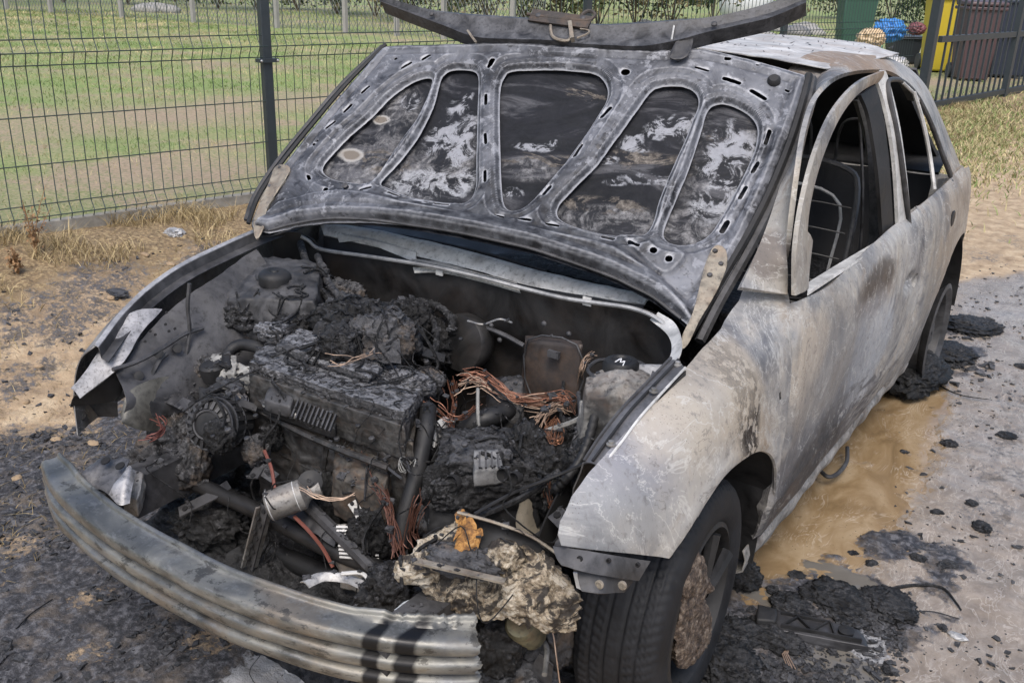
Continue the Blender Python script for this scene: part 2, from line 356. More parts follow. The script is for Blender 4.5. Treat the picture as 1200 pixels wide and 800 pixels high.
def mat_skin():
    t = NT('sooty_hood_skin')
    st = t.vec((1.0, 1.6, 3.6), rot=(0, .25, 0)); n1 = t.noise(2.6, 8, .68, st, 1.6); n2 = t.noise(17, 9, .74, None, .9); n3 = t.noise(5, 8, .72, t.vec((1, 1.5, 3.2), (3, 1, 0), (0, .3, 0)), 1.4); n6 = t.noise(70, 6, .7)
    c = t.ramp(n1, [(.36, (.005, .006, .008)), (.52, (.012, .013, .017)), (.58, (.045, .046, .052)), (.72, (.12, .12, .13))])
    pk = t.mr(n2, .475, .53); pk2 = t.mr(n3, .50, .53); pk3 = t.mr(n2, .44, .60)
    def patch(px, col, k, m, wob=.3, fr=14):
        nonlocal c
        for (u, v, rx, rz) in px: c = t.mix(t.math(MUL, t.math(MUL, t.near(hq(u, v, -.04), (rx, .2, rz), wob, fr), m), k), c, col)
    G = t.ramp(n6, [(.36, (.07, .07, .075)), (.5, (.16, .157, .16)), (.64, (.25, .25, .255))]); B = t.ramp(n6, [(.36, (.035, .031, .028)), (.52, (.10, .088, .076)), (.66, (.19, .17, .15))]); L = t.ramp(n6, [(.36, (.16, .165, .18)), (.55, (.30, .31, .33))])
    patch([(425, 190, .14, .09), (500, 205, .15, .07), (530, 190, .07, .10), (720, 258, .2, .035), (850, 200, .10, .14), (800, 268, .10, .05), (620, 200, .10, .03), (470, 130, .08, .06)], G, .85, pk3, .3, 7)
    patch([(770, 195, .10, .03), (745, 185, .08, .02), (640, 190, .12, .02), (690, 110, .07, .025), (855, 150, .05, .04), (455, 190, .1, .03), (705, 240, .12, .02)], B, .9, pk2, .3, 9)
    patch([(500, 215, .13, .035), (860, 190, .07, .08), (840, 235, .06, .06), (790, 150, .08, .03), (540, 215, .04, .04)], L, .8, pk, .35, 12)
    W = t.mix(n6, (.14, .145, .16), (.34, .35, .38))
    patch([(518, 160, .055, .05), (540, 158, .05, .055), (535, 180, .06, .035), (537, 127, .04, .022), (546, 120, .02, .03), (482, 118, .038, .022), (484, 124, .02, .02), (600, 226, .035, .014), (625, 173, .06, .010), (650, 168, .03, .008), (795, 146, .07, .022), (808, 150, .04, .035), (775, 158, .05, .012), (741, 166, .03, .022), (745, 174, .04, .010), (722, 214, .03, .008), (755, 210, .06, .014), (782, 212, .04, .012), (845, 165, .03, .05), (858, 178, .04, .05), (870, 180, .025, .04), (838, 196, .05, .02), (846, 232, .04, .02), (850, 210, .03, .02), (715, 188, .03, .012)], W, .95, pk, .35, 34)
    for (u, v, r) in ((446, 141, .017), (411, 182, .024)):
        a = t.near(hq(u, v, -.04), (r * 2.0, r * 1.1, r * 1.1), .2, 25); b = t.near(hq(u, v, -.04), (r * 1.7, r * .9, r * .9), .2, 25)
        c = t.mix(a, c, (.44, .43, .41)); c = t.mix(b, c, (.15, .13, .11))
    c = t.mix(t.math(MUL, t.mr(t.voro(120), .25, .12), t.mr(t.noise(9), .48, .6)), c, (.01, .01, .01))
    nr = t.bump(n1, .2, .02); nr = t.bump(n2, .4, .004, nr); return t.out(c, t.mr(n2, .3, .7, .55, .9), .0, nr, .25)
def mat_char(name='charred_plastic', lo=.0025, hi=.012, ash=.12, ashamt=.5, sc=1.0, brown=False, bs=1.0, settle=.22):
    t = NT(name); n1 = t.noise(26 * sc, 8, .72, None, .5); n2 = t.noise(95 * sc, 5, .7); v = t.voro(55 * sc, None, 'F1'); n3 = t.noise(7 * sc, 4, .6)
    c = t.ramp(n1, [(.34, (lo, lo, lo * 1.08)), (.62, (hi, hi * 1.0, hi * 1.06))])
    a = t.math(MUL, t.mr(n2, .50, .62), t.mr(n3, .42, .62)); c = t.mix(t.math(MUL, a, ashamt), c, (ash, ash * 1.0, ash * 1.06))
    if brown: c = t.mix(t.mr(t.noise(11, 5, .6, t.vec(1, (5, 5, 5))), .52, .66, 0, .7), c, (.13, .095, .065))
    nz = t.t.nodes.new('ShaderNodeSeparateXYZ'); t.put(nz.inputs[0], t.tc.outputs['Normal'])
    c = t.mix(t.math(MUL, t.mr(nz.outputs[2], .55, .95), t.mr(n1, .44, .58, 0, settle)), c, (ash * .8, ash * .82, ash * .88))   # ash that has settled on level faces
    h = t.math('ADD', n1, t.math(MUL, v, .5)); nr = t.bump(h, .9 * bs, .012 / sc); nr = t.bump(n2, .6 * bs, .003 / sc, nr)
    return t.out(c, t.mr(n1, .35, .65, .45, .8), 0.0, nr, .32)
def mat_metal(name, lo, hi, tint=(1, 1, 1), soot=.5, metal=.4, rough=.5, sc=1.0, rust=0.0):
    t = NT(name); n1 = t.noise(9 * sc, 7, .65, None, .8); n2 = t.noise(50 * sc, 5, .7)
    k = lambda x: tuple(x * q for q in tint)
    c = t.ramp(n1, [(.3, k(lo)), (.5, k((lo + hi) / 2)), (.7, k(hi))]); c = t.mix(t.mr(n2, .52, .68, 0, soot), c, (.02, .02, .021))
    c = t.mix(t.mr(t.noise(5 * sc, 6, .6, t.vec(1, (9, 2, 4))), .55, .68, 0, soot), c, (.03, .03, .031))
    if rust: c = t.mix(t.mr(t.noise(8 * sc, 7, .7, t.vec(1, (2, 7, 4))), .46, .62, 0, rust), c, (.20, .12, .07))
    nr = t.bump(n1, .2, .01); nr = t.bump(n2, .3, .002, nr); return t.out(c, t.mr(n1, .3, .7, rough - .12, rough + .2), metal, nr, .45)
def mat_beam():
    t = NT('scorched_beam_steel'); n1 = t.noise(6, 7, .6, t.vec((1, 1, 2.5)), .6); n2 = t.noise(60, 5, .7, t.vec((.3, .3, 1.4))); n3 = t.noise(3.1, 5, .6, t.vec(1, (3, 0, 2)))
    c = t.ramp(n1, [(.3, (.07, .07, .067)), (.48, (.145, .145, .135)), (.62, (.235, .23, .205)), (.75, (.18, .155, .115))])
    c = t.mix(t.mr(n3, .56, .66, 0, .4), c, (.22, .165, .11)); c = t.mix(t.mr(n3, .48, .36, 0, .7), c, (.12, .13, .15)); n5 = t.noise(34, 8, .75, t.vec((.5, .5, 1.3), (2, 1, 0))); c = t.mix(t.mr(n5, .54, .60, 0, .45), c, (.25, .25, .24)); c = t.mix(t.mr(n5, .44, .40, 0, .75), c, (.045, .043, .04))
    c = t.mix(t.mr(n2, .60, .72, 0, .7), c, (.05, .05, .05))
    for p, w in ((426, .013), (472, .015)):
        k = t.near(ZP(p, 758, .505), (w * 1.3, .09, .30), .10, 40); c = t.mix(k, c, (.014, .014, .015))
    nr = t.bump(n1, .15, .01); nr = t.bump(n2, .3, .002, nr); return t.out(c, t.mr(n1, .3, .7, .30, .6), .6, nr, .5)
def mat_plain(name, col, rough=.6, metal=0.0, var=.3, sc=30, bump=.2):
    t = NT(name); n = t.noise(sc, 5, .6); c = t.mix(n, tuple(x * (1 - var) for x in col), tuple(x * (1 + var) for x in col))
    return t.out(c, rough, metal, t.bump(n, bump, .004))
def mat_melt():
    t = NT('melted_lamp_residue'); n1 = t.noise(24, 9, .78, None, 1.2); n2 = t.noise(120, 6, .75); n3 = t.noise(13, 7, .7, None, .8)
    c = t.ramp(n1, [(.32, (.04, .03, .022)), (.44, (.16, .125, .085)), (.54, (.38, .32, .235)), (.68, (.58, .53, .45))])
    c = t.mix(t.mr(n3, .49, .53, 0, .92), c, (.022, .02, .02)); c = t.mix(t.mr(n3, .44, .41, 0, .6), c, (.60, .55, .46)); c = t.mix(t.mr(n2, .54, .64, 0, .75), c, (.03, .027, .024))
    nr = t.bump(t.math('ADD', n1, t.voro(70)), .8, .01); return t.out(c, .7, 0.0, t.bump(n2, .5, .003, nr), .35)
def mat_amber():
    t = NT('scorched_amber_residue'); n1 = t.noise(60, 8, .75, None, .8)
    c = t.ramp(n1, [(.36, (.04, .02, .01)), (.48, (.20, .095, .03)), (.56, (.38, .19, .05)), (.68, (.50, .33, .15))]); return t.out(c, .5, 0.0, t.bump(n1, .7, .008), .4)
def mat_grass(name, a, b, tan):
    t = NT(name); k = t.attr('tone'); c = t.ramp(k, [(0, a), (.45, b), (.75, tan), (1, tuple(x * 1.35 for x in tan))])
    m = t.out(c, .75, 0.0, None, .2); t.b.inputs['Subsurface Weight'].default_value = 0.0; return m
def mat_kerb():
    t = NT('weathered_concrete'); n = t.noise(14, 7, .65); c = t.ramp(n, [(.3, (.17, .16, .14)), (.7, (.31, .295, .26))]); c = t.mix(t.mr(t.noise(5), .5, .7, 0, .5), c, (.13, .12, .085))
    return t.out(c, .85, 0.0, t.bump(t.noise(90), .4, .004))
def mat_tyre():
    t = NT('sooty_tyre_rubber'); n = t.noise(14, 6, .6); c = t.ramp(n, [(.35, (.006, .0065, .008)), (.7, (.017, .018, .021))]); c = t.mix(t.mr(t.noise(60, 6, .7), .60, .7, 0, .3), c, (.05, .05, .055))
    return t.out(c, t.mr(n, .3, .7, .55, .8), 0.0, t.bump(t.noise(110), .25, .002), .3)
def mat_melt_rim():
    t = NT('rusty_melted_alloy'); n = t.noise(55, 7, .75); w = t.noise(30, 6, .7, t.vec((1, 1, .35))); c = t.ramp(n, [(.38, (.015, .012, .011)), (.5, (.085, .06, .045)), (.64, (.26, .215, .17))])
    c = t.mix(t.mr(w, .52, .62, 0, .55), c, (.05, .038, .032)); return t.out(c, .62, .15, t.bump(t.math('ADD', n, w), .9, .008), .5)
# ------------------------------------------------------------------ ground
FA = R_(13.2); FD = np.array([math.sin(FA), math.cos(FA)]); FN = np.array([math.cos(FA), -math.sin(FA)])      # fence direction, normal towards the car
FP = np.array([-3.14, 3.22])
def fdist(x, y): return (x - FP[0]) * FN[0] + (y - FP[1]) * FN[1]
def gbase(x, y):
    d = fdist(x, y); z = .3 * sstep(2.1, .05, d)
    return z
def gz(u, v, it=12):
    z = 0.0
    for _ in range(it): p = ZP(u, v, z); z = .5 * z + .5 * float(gbase(p[0], p[1]))
    return ZP(u, v, z)
def gpoly(px): return np.array([gz(u, v)[:2] for u, v in px])

def axis(lo, hi, a, b, fine, grow):
    m = list(np.arange(a, b, fine)); s = fine; x = m[-1]
    while x < hi: s *= grow; x += s; m.append(x)
    s = fine; x = a; left = []
    while x > lo: s *= grow; x -= s; left.append(x)
    return np.array(left[::-1] + m)
gx = axis(-160, 160, -2.9, 2.0, .016, 1.09); gy = axis(-120, 260, -.4, 3.6, .016, 1.045)
GX, GY = np.meshgrid(gx, gy, indexing='ij'); shp = GX.shape
P3 = lambda s, o=0: np.stack([GX * s, GY * s, np.full(shp, o * 1.0)], -1)
n_big, n_mid, n_fin = fbm(P3(.9), 4), fbm(P3(5, 3), 4), fbm(P3(24, 5), 4)
wob = .10 * n_mid + .04 * n_fin
wet_px = [(1105, 440), (1112, 480), (1100, 520), (1088, 560), (1062, 605), (1040, 650), (985, 700), (930, 722), (880, 735), (835, 740), (700, 700), (860, 560), (1040, 440)]
muddy_px = [(1110, 330), (1330, 300), (1500, 560), (1500, 900), (800, 860), (820, 740), (1010, 640), (1060, 560), (1090, 450)]
char_px = [(-60, 560), (0, 505), (90, 500), (150, 470), (190, 440), (330, 420), (700, 500), (880, 700), (940, 700), (1010, 720), (1030, 760), (900, 790), (800, 900), (-80, 900)]
S_wet = sdf_poly(GX, GY, gpoly(wet_px)) + wob * .7
S_mud = sdf_poly(GX, GY, gpoly(muddy_px)) + wob
S_chr = sdf_poly(GX, GY, gpoly(char_px)) + wob * 1.6
wet = sstep(.14, -.14, S_wet); mud = sstep(.12, -.15, S_mud); char = sstep(.25, -.25, S_chr)
for (u, v, r) in ((1100, 415, .30), (1135, 382, .18), (1170, 520, .30), (1150, 600, .22), (1190, 470, .18), (1185, 560, .2), (955, 735, .36), (890, 770, .35), (1040, 640, .16), (1150, 300, .30), (1195, 285, .3), (1110, 660, .12), (1020, 700, .22), (60, 370, .5), (120, 330, .4), (250, 300, .3), (20, 440, .3)):
    c = gz(u, v); k = sstep(r, r * .25, np.hypot(GX - c[0], (GY - c[1]) * .75) + wob * 2.2 * min(1, r * 4)); w_ = (.44 if (u > 1110 and v > 440) or v < 320 else 1.0) if u > 700 else .55
    char = np.maximum(char, k * w_)
for (u, v, r) in ((260, 750, .16), (110, 290 + 410, .10), (95, 770, .09), (160, 620, .08), (330, 800, .1), (20, 640, .10)):   # bare sand showing through the soot
    c = gz(u, v); char *= 1 - .45 * sstep(r * 1.5, r * .2, np.hypot(GX - c[0], GY - c[1]) + wob * 1.5)
d_f = fdist(GX, GY)
green = sstep(.05, -.5, d_f + .4 * n_big) * sstep(120, 90, np.hypot(GX, GY))
worn = np.exp(-((-d_f - 4.0 - .7 * n_big) / .9) ** 2) * 1.0 + np.exp(-((-d_f - 1.0 - .8 * n_big) / .9) ** 2) * .7 + sstep(-.05, .22, fbm(P3(.55, 21), 4)) * .55
straw = sstep(1.8, .3, d_f + .7 * n_big + .3 * n_mid) * (d_f > -.2) * (1 - char * .6)
ash_px = gz(350, 780); ashw = sstep(.30, .05, np.hypot(GX - ash_px[0], (GY - ash_px[1]) * .6) + wob * 1.2)
c2 = gz(1010, 765); ashw = np.maximum(ashw, .6 * sstep(.22, .05, np.hypot(GX - c2[0], GY - c2[1]) + wob))
puddle = 0
for (u, v, rx, ry) in ((985, 668 + 5, .12, .05), (960, 765, .13, .07), (1000, 700, .10, .06), (1010, 790, .10, .06), (900, 700, .09, .04)):
    c = gz(u, v); puddle = np.maximum(puddle, sstep(1.1, .85, np.hypot((GX - c[0]) / rx, (GY - c[1]) / ry) + 3 * wob))
rough = fbm(P3(13, 1), 5, .6); rg = ridged(P3(26, 2), 4)
Z = gbase(GX, GY) + .03 * n_big * (1 - wet) * (1 - mud * .8) * sstep(.3, .8, np.abs(GX) + 0 * GY)
Z += char * (.022 * rough + .012 * (rg - .2)) + mud * (.010 * n_mid + .004 * n_fin + .007 * fbm(P3(7, 9) * np.array([1, .5, 1]), 4) * (1 - wet)) * (1 - wet)
Z += (1 - char) * (1 - mud) * (.022 * rough + .010 * n_mid) * sstep(0, .2, d_f + .2)
Z += -.012 * wet * (1 - char) + wet * .0015 * rough
flow = np.stack([GX * 9 + 5 * n_mid, GY * 3.2, 0 * GX], -1); fr_ = ridged(flow, 3)
Z += wet * (1 - char) * .004 * n_mid + .003 * wet * n_fin
Z += mud * (1 - char) * .004 * sstep(.25, .8, fr_) * sstep(.35, -.05, S_wet) * sstep(-.06, .03, S_wet)
Z += wet * .0012 * fbm(P3(11, 6) * np.array([1.3, .6, 1]), 3)
Z = np.where(puddle > .5, Z * .3 - .004, Z)
V = np.stack([GX, GY, Z], -1).reshape(-1, 3); na, nb = shp
I = np.arange(na * nb).reshape(na, nb); Fq = np.stack([I[:-1, :-1], I[1:, :-1], I[1:, 1:], I[:-1, 1:]], -1).reshape(-1, 4)
me = bpy.data.meshes.new('ground'); me.vertices.add(len(V)); me.vertices.foreach_set('co', V.ravel())
me.loops.add(Fq.size); me.loops.foreach_set('vertex_index', Fq.ravel()); me.polygons.add(len(Fq))
me.polygons.foreach_set('loop_start', np.arange(0, Fq.size, 4)); me.polygons.foreach_set('loop_total', np.full(len(Fq), 4)); me.update(calc_edges=True)
me.polygons.foreach_set('use_smooth', np.ones(len(Fq), bool))
for nm, a in (('wet', wet), ('mud', mud), ('chr', char), ('green', green), ('worn', worn), ('straw', straw), ('ashw', ashw), ('puddle', puddle * 1.0)):
    at = me.attributes.new(nm, 'FLOAT', 'POINT'); at.data.foreach_set('value', np.ascontiguousarray(a, dtype=np.float32).ravel())
def ground_height(x, y):
    i = np.clip(np.searchsorted(gx, x) - 1, 0, len(gx) - 2); j = np.clip(np.searchsorted(gy, y) - 1, 0, len(gy) - 2)
    fx = (x - gx[i]) / (gx[i + 1] - gx[i]); fy = (y - gy[j]) / (gy[j + 1] - gy[j])
    return Z[i, j] * (1 - fx) * (1 - fy) + Z[i + 1, j] * fx * (1 - fy) + Z[i, j + 1] * (1 - fx) * fy + Z[i + 1, j + 1] * fx * fy

def mat_ground():
    t = NT('burnt_muddy_ground')
    a = {k: t.attr(k) for k in ('wet', 'mud', 'chr', 'green', 'worn', 'straw', 'ashw', 'puddle')}
    n1 = t.noise(1.8, 8, .6); n2 = t.noise(9, 8, .68); n3 = t.noise(45, 6, .7); n4 = t.noise(150, 4, .7); vo = t.voro(38); vd = t.voro(13)
    sand = t.ramp(n2, [(.32, (.22, .155, .095)), (.5, (.39, .29, .185)), (.66, (.52, .41, .275))])
    mudc = t.ramp(n2, [(.3, (.14, .113, .088)), (.45, (.215, .178, .142)), (.65, (.29, .248, .205))]); mf = t.noise(13, 7, .62, t.vec((1.8, .6, 1), rot=(0, 0, .35)), 1.6); mudc = t.mix(t.mr(mf, .55, .68, 0, .4), mudc, (.36, .33, .295)); mudc = t.mix(t.mr(mf, .44, .34, 0, .5), mudc, (.17, .14, .112))
    mudc = t.mix(t.mr(n1, .5, .64, 0, .4), mudc, (.29, .285, .285))
    fl = t.noise(5, 5, .55, t.vec((1.8, .7, 1), rot=(0, 0, .15)), 1.0)
    wetc = t.ramp(fl, [(.3, (.13, .088, .045)), (.47, (.215, .15, .083)), (.60, (.27, .20, .125)), (.70, (.25, .18, .11))]); wl_ = t.noise(11, 6, .6, t.vec((1.6, .7, 1), rot=(0, 0, .25)), 1.2); wetc = t.mix(t.mr(t.math('ABSOLUTE', t.math('SUBTRACT', wl_, .5)), .014, 0, 0, .55), wetc, (.50, .43, .34)); mudc = t.mix(t.mr(t.math('ABSOLUTE', t.math('SUBTRACT', wl_, .46)), .02, 0, 0, .45), mudc, (.50, .46, .41)); mudc = t.mix(t.mr(t.math('ABSOLUTE', t.math('SUBTRACT', wl_, .58)), .02, 0, 0, .4), mudc, (.16, .13, .105))
    chc = t.ramp(n3, [(.34, (.010, .010, .012)), (.5, (.040, .040, .045)), (.62, (.12, .12, .13))])
    chc = t.mix(t.mr(n2, .50, .66, 0, .55), chc, (.17, .135, .10)); chc = t.mix(t.mr(n4, .60, .7, 0, .5), chc, (.22, .22, .23))
    gr = t.ramp(n3, [(.3, (.085, .135, .035)), (.5, (.18, .25, .07)), (.66, (.31, .35, .13))]); gr = t.mix(t.mr(t.noise(3, 6, .7), .50, .62, 0, .6), gr, (.25, .245, .11))
    wn_ = t.ramp(n3, [(.35, (.20, .145, .095)), (.6, (.36, .28, .19))])
    gr = t.mix(t.math('MULTIPLY', t.math('ADD', a['worn'], t.mr(n1, .50, .62, 0, .75)), t.mr(n3, .32, .55), clamp=True), gr, wn_)
    sw = t.ramp(n3, [(.32, (.07, .05, .03)), (.5, (.22, .155, .085)), (.66, (.40, .31, .17))])
    c = t.mix(t.mr(t.math('ADD', a['straw'], t.math('MULTIPLY', t.math('SUBTRACT', n3, .5), .9)), .35, .6), sand, sw)
    c = t.mix(t.mr(t.math('ADD', a['mud'], t.math('SUBTRACT', n2, .5)), .4, .65), c, mudc)
    c = t.mix(t.mr(t.math('ADD', a['wet'], t.math('ADD', t.math('MULTIPLY', t.math('SUBTRACT', n3, .5), .4), t.math('MULTIPLY', t.math('SUBTRACT', t.noise(7, 7, .66, t.vec((2.4, .7, 1), (3, 1, 0), (0, 0, .25)), 3.0), .5), 2.4))), .42, .62), c, wetc)
    k = t.mr(t.math('ADD', a['chr'], t.math('ADD', t.math('MULTIPLY', t.math('SUBTRACT', n3, .5), 1.1), t.math('MULTIPLY', t.math('SUBTRACT', n2, .5), 1.1))), .40, .62)
    c = t.mix(k, c, chc)
    crumb = t.math('MULTIPLY', t.mr(vo, .16, .08), t.mr(n2, .48, .58)); crumb = t.math('MULTIPLY', crumb, t.math('ADD', a['mud'], .25)); c = t.mix(t.math('MULTIPLY', crumb, 1.0, clamp=True), c, (.03, .03, .034))
    c = t.mix(t.mr(t.math('ADD', a['ashw'], t.math('MULTIPLY', t.math('SUBTRACT', n3, .5), 1.2)), .5, .7, 0, .85), c, (.38, .385, .395))
    c = t.mix(t.mr(a['green'], .4, .6), c, gr)
    c = t.mix(t.mr(a['puddle'], .4, .6), c, (.13, .12, .105))
    wetness = t.math('MAXIMUM', t.math('MULTIPLY', a['wet'], .95), t.math('MULTIPLY', a['mud'], .92)); wetness = t.math('MULTIPLY', wetness, t.math('SUBTRACT', 1.0, t.math('MULTIPLY', k, .5)))
    wetness = t.math('MAXIMUM', wetness, a['puddle'])
    ro = t.math('SUBTRACT', t.mr(n3, .3, .7, .78, .98), t.math('MULTIPLY', wetness, .80)); ro = t.math('MAXIMUM', ro, .10)
    ro = t.math('MINIMUM', ro, t.mr(a['puddle'], .4, .6, 1.0, .06))
    h = t.math('ADD', t.math('MULTIPLY', n3, t.math('SUBTRACT', .6, t.math('MULTIPLY', a['mud'], .25))), t.math('ADD', t.math('MULTIPLY', n4, .25), t.math('MULTIPLY', t.math('MULTIPLY', n2, t.math('SUBTRACT', 1.0, a['wet'])), .5)))
    sm = t.math('MULTIPLY', t.math('SUBTRACT', 1.0, t.math('MULTIPLY', a['wet'], .88)), t.math('SUBTRACT', 1.0, a['puddle']))
    n = t.t.nodes.new('ShaderNodeBump'); t.put(n.inputs['Height'], h); t.put(n.inputs['Strength'], t.math('MULTIPLY', t.math('MULTIPLY', sm, t.math('SUBTRACT', 1.0, t.math('MULTIPLY', t.math('MULTIPLY', a['mud'], t.math('SUBTRACT', 1.0, k)), .65))), .75)); n.inputs['Distance'].default_value = .02
    return t.out(c, ro, 0.0, n.outputs[0], .5)
me.materials.append(mat_ground()); gob = bpy.data.objects.new('ground', me); COL.objects.link(gob); gob['kind'] = 'structure'

# ------------------------------------------------------------------ the muddy water along the sill
def mat_water():
    t = NT('muddy_water'); a = t.noise(3.2, 6, .6, t.vec((1.5, .7, 1), rot=(0, 0, .2)), 1.4); b = t.noise(4.5, 4, .5, t.vec((1.6, .6, 1), (4, 1, 0), (0, 0, .3)), 1.6)
    c = t.ramp(a, [(.32, (.15, .10, .05)), (.5, (.24, .165, .088)), (.66, (.33, .25, .155))])
    for lv, w, k in ((.5, .016, .5), (.57, .012, .4), (.43, .012, .3)): c = t.mix(t.math('MULTIPLY', t.mr(t.noise(5, 3), .47, .58), t.mr(t.math('ABSOLUTE', t.math('SUBTRACT', b, lv)), w, 0, 0, k)), c, (.52, .45, .36))
    c = t.mix(t.math('MULTIPLY', t.mr(t.voro(60), .14, .07), t.mr(a, .45, .6)), c, (.05, .04, .03))
    return t.out(c, t.mr(b, .35, .65, .05, .22), 0.0, t.bump(b, .12, .02, t.bump(t.noise(26, 3, .5, None, .5), .10, .01)), .6)
_wp = gpoly(wet_px); _lo, _hi = _wp.min(0) - .1, _wp.max(0) + .1
_wx, _wy = np.meshgrid(np.linspace(_lo[0], _hi[0], 70), np.linspace(_lo[1], _hi[1], 160), indexing='ij'); _ws = sdf_poly(_wx, _wy, _wp) < .06
_wi = np.arange(_wx.size).reshape(_wx.shape); _wF = [(_wi[i, j], _wi[i + 1, j], _wi[i + 1, j + 1], _wi[i, j + 1]) for i in range(69) for j in range(159) if _ws[i, j] and _ws[i + 1, j + 1]]
_used = sorted({k for f in _wF for k in f}); _map = {k: n for n, k in enumerate(_used)}
wat = obj('muddy_water', [(_wx.flat[k], _wy.flat[k], -.0052) for k in _used], [[_map[k] for k in f] for f in _wF], mat_water()); wat['kind'] = 'structure'

# ------------------------------------------------------------------ grass (thousands of blades)
def blades(name, X, Y, H, W, lean, mat, tone, kind='stuff', base=None):
    n = len(X); zb = ground_height(X, Y) - .005 if base is None else base
    a = RNG.uniform(0, 6.28, n); dx, dy = np.cos(a), np.sin(a); b = RNG.uniform(0, 6.28, n); l = lean * H * RNG.uniform(.3, 1.3, n)
    Vv = np.zeros((n, 5, 3)); w = W / 2
    Vv[:, 0] = np.stack([X - dx * w, Y - dy * w, zb], -1); Vv[:, 1] = np.stack([X + dx * w, Y + dy * w, zb], -1)
    mx, my = X + np.cos(b) * l * .35, Y + np.sin(b) * l * .35
    Vv[:, 2] = np.stack([mx + dx * w * .8, my + dy * w * .8, zb + H * .6], -1); Vv[:, 3] = np.stack([mx - dx * w * .8, my - dy * w * .8, zb + H * .6], -1)
    Vv[:, 4] = np.stack([X + np.cos(b) * l, Y + np.sin(b) * l, zb + H], -1)
    k = np.arange(n) * 5; q = np.stack([k, k + 1, k + 2, k + 3], 1); tr = np.stack([k + 3, k + 2, k + 4], 1)
    me = bpy.data.meshes.new(name); me.vertices.add(n * 5); me.vertices.foreach_set('co', Vv.ravel())
    li = np.concatenate([q.ravel(), tr.ravel()]); me.loops.add(len(li)); me.loops.foreach_set('vertex_index', li); me.polygons.add(2 * n)
    me.polygons.foreach_set('loop_start', np.concatenate([np.arange(n) * 4, 4 * n + np.arange(n) * 3])); me.polygons.foreach_set('loop_total', np.concatenate([np.full(n, 4), np.full(n, 3)])); me.update(calc_edges=True)
    at = me.attributes.new('tone', 'FLOAT', 'POINT'); at.data.foreach_set('value', np.repeat(tone, 5).astype(np.float32))
    me.materials.append(mat); o = bpy.data.objects.new(name, me); COL.objects.link(o)
    if kind: o['kind'] = kind
    return o
MG = mat_grass('field_grass', (.085, .145, .035), (.19, .245, .085), (.40, .34, .19))
MS = mat_grass('dry_grass', (.16, .12, .06), (.30, .23, .12), (.46, .37, .21))
n = 190000; dd = .08 + 24 * RNG.uniform(0, 1, n) ** 1.7; ss = RNG.uniform(-4.5, 30, n)
ss = np.where(RNG.uniform(0, 1, n) < .55, RNG.uniform(-3.5, 8, n), ss)
bx_ = FP[0] + FD[0] * ss - FN[0] * dd; by_ = FP[1] + FD[1] * ss - FN[1] * dd
nb_ = fbm(np.stack([bx_ * .9, by_ * .9, 0 * bx_], -1), 4); nm_ = fbm(np.stack([bx_ * 5, by_ * 5, 0 * bx_ + 3], -1), 3)
wv = np.exp(-((dd - 4.0 - .7 * nb_) / .8) ** 2) * 1.05 + np.exp(-((dd - .7 - .6 * nb_) / .9) ** 2) * .75 + .5 * sstep(-.05, .22, fbm(np.stack([bx_ * .55, by_ * .55, 0 * bx_ + 21], -1), 4))
keep = (RNG.uniform(0, 1, n) > wv * .9) & (RNG.uniform(0, 1, n) < .75 + .9 * nm_)
bx_, by_, dd_, wv_, nb_ = bx_[keep], by_[keep], dd[keep], wv[keep], nb_[keep]
tone = np.clip(.48 + 1.1 * nb_ + .45 * wv_ + RNG.normal(0, .16, len(bx_)), 0, 1)
tag(blades('field_grass', bx_, by_, (.018 + .018 * RNG.uniform(0, 1, len(bx_))) * (1 + dd_ * .05), .0035 * (1 + dd_ * .14), 1.4, MG, tone), 'short green grass with dry straw patches in the field behind the mesh fence', 'grass')
n = 42000; dd = np.abs(RNG.normal(.12, .55, n)) ; ss = RNG.uniform(-3.4, 9.5, n)
sx, sy = FP[0] + FD[0] * ss + FN[0] * dd, FP[1] + FD[1] * ss + FN[1] * dd
nk = fbm(np.stack([sx * 2.2, sy * 2.2, 0 * sx], -1), 4); keep = (nk > -.02 + .14 * dd); sx, sy, dd = sx[keep], sy[keep], dd[keep]
tag(blades('straw_grass', sx, sy, RNG.uniform(.03, .10, len(sx)) * (1.35 - .5 * np.clip(dd, 0, 1)), .004 + 0 * sx, 1.3, MS, np.clip(RNG.normal(.5, .25, len(sx)), 0, 1)), 'dry yellow straw grass along the concrete kerb of the mesh fence', 'grass')
# tufts of half-green grass by the gate
n = 9000; c0 = gz(1130, 160); sx = RNG.normal(c0[0], .45, n); sy = RNG.normal(c0[1], 1.7, n)
tag(blades('verge_grass', sx, sy, RNG.uniform(.02, .08, n), .012 + 0 * sx, 1.2, MG, np.clip(RNG.normal(.62, .2, n), 0, 1)), 'thin yellow green grass on the sandy verge in front of the gate', 'grass')
# litter: dry stalks lying about
n = 11000; uu = RNG.uniform(-3.6, -1.0, n); vv = RNG.uniform(-.2, 3.2, n)
kk = fdist(uu, vv) > .05; uu, vv = uu[kk], vv[kk]
tag(blades('straw_litter', uu, vv, RNG.uniform((.006), .028, len(uu)), .0028 + 0 * uu, 3.0, MS, np.clip(RNG.normal(.15, .3, len(uu)), 0, 1)), 'broken dry stalks scattered on the soil left of the burnt car', 'straw')
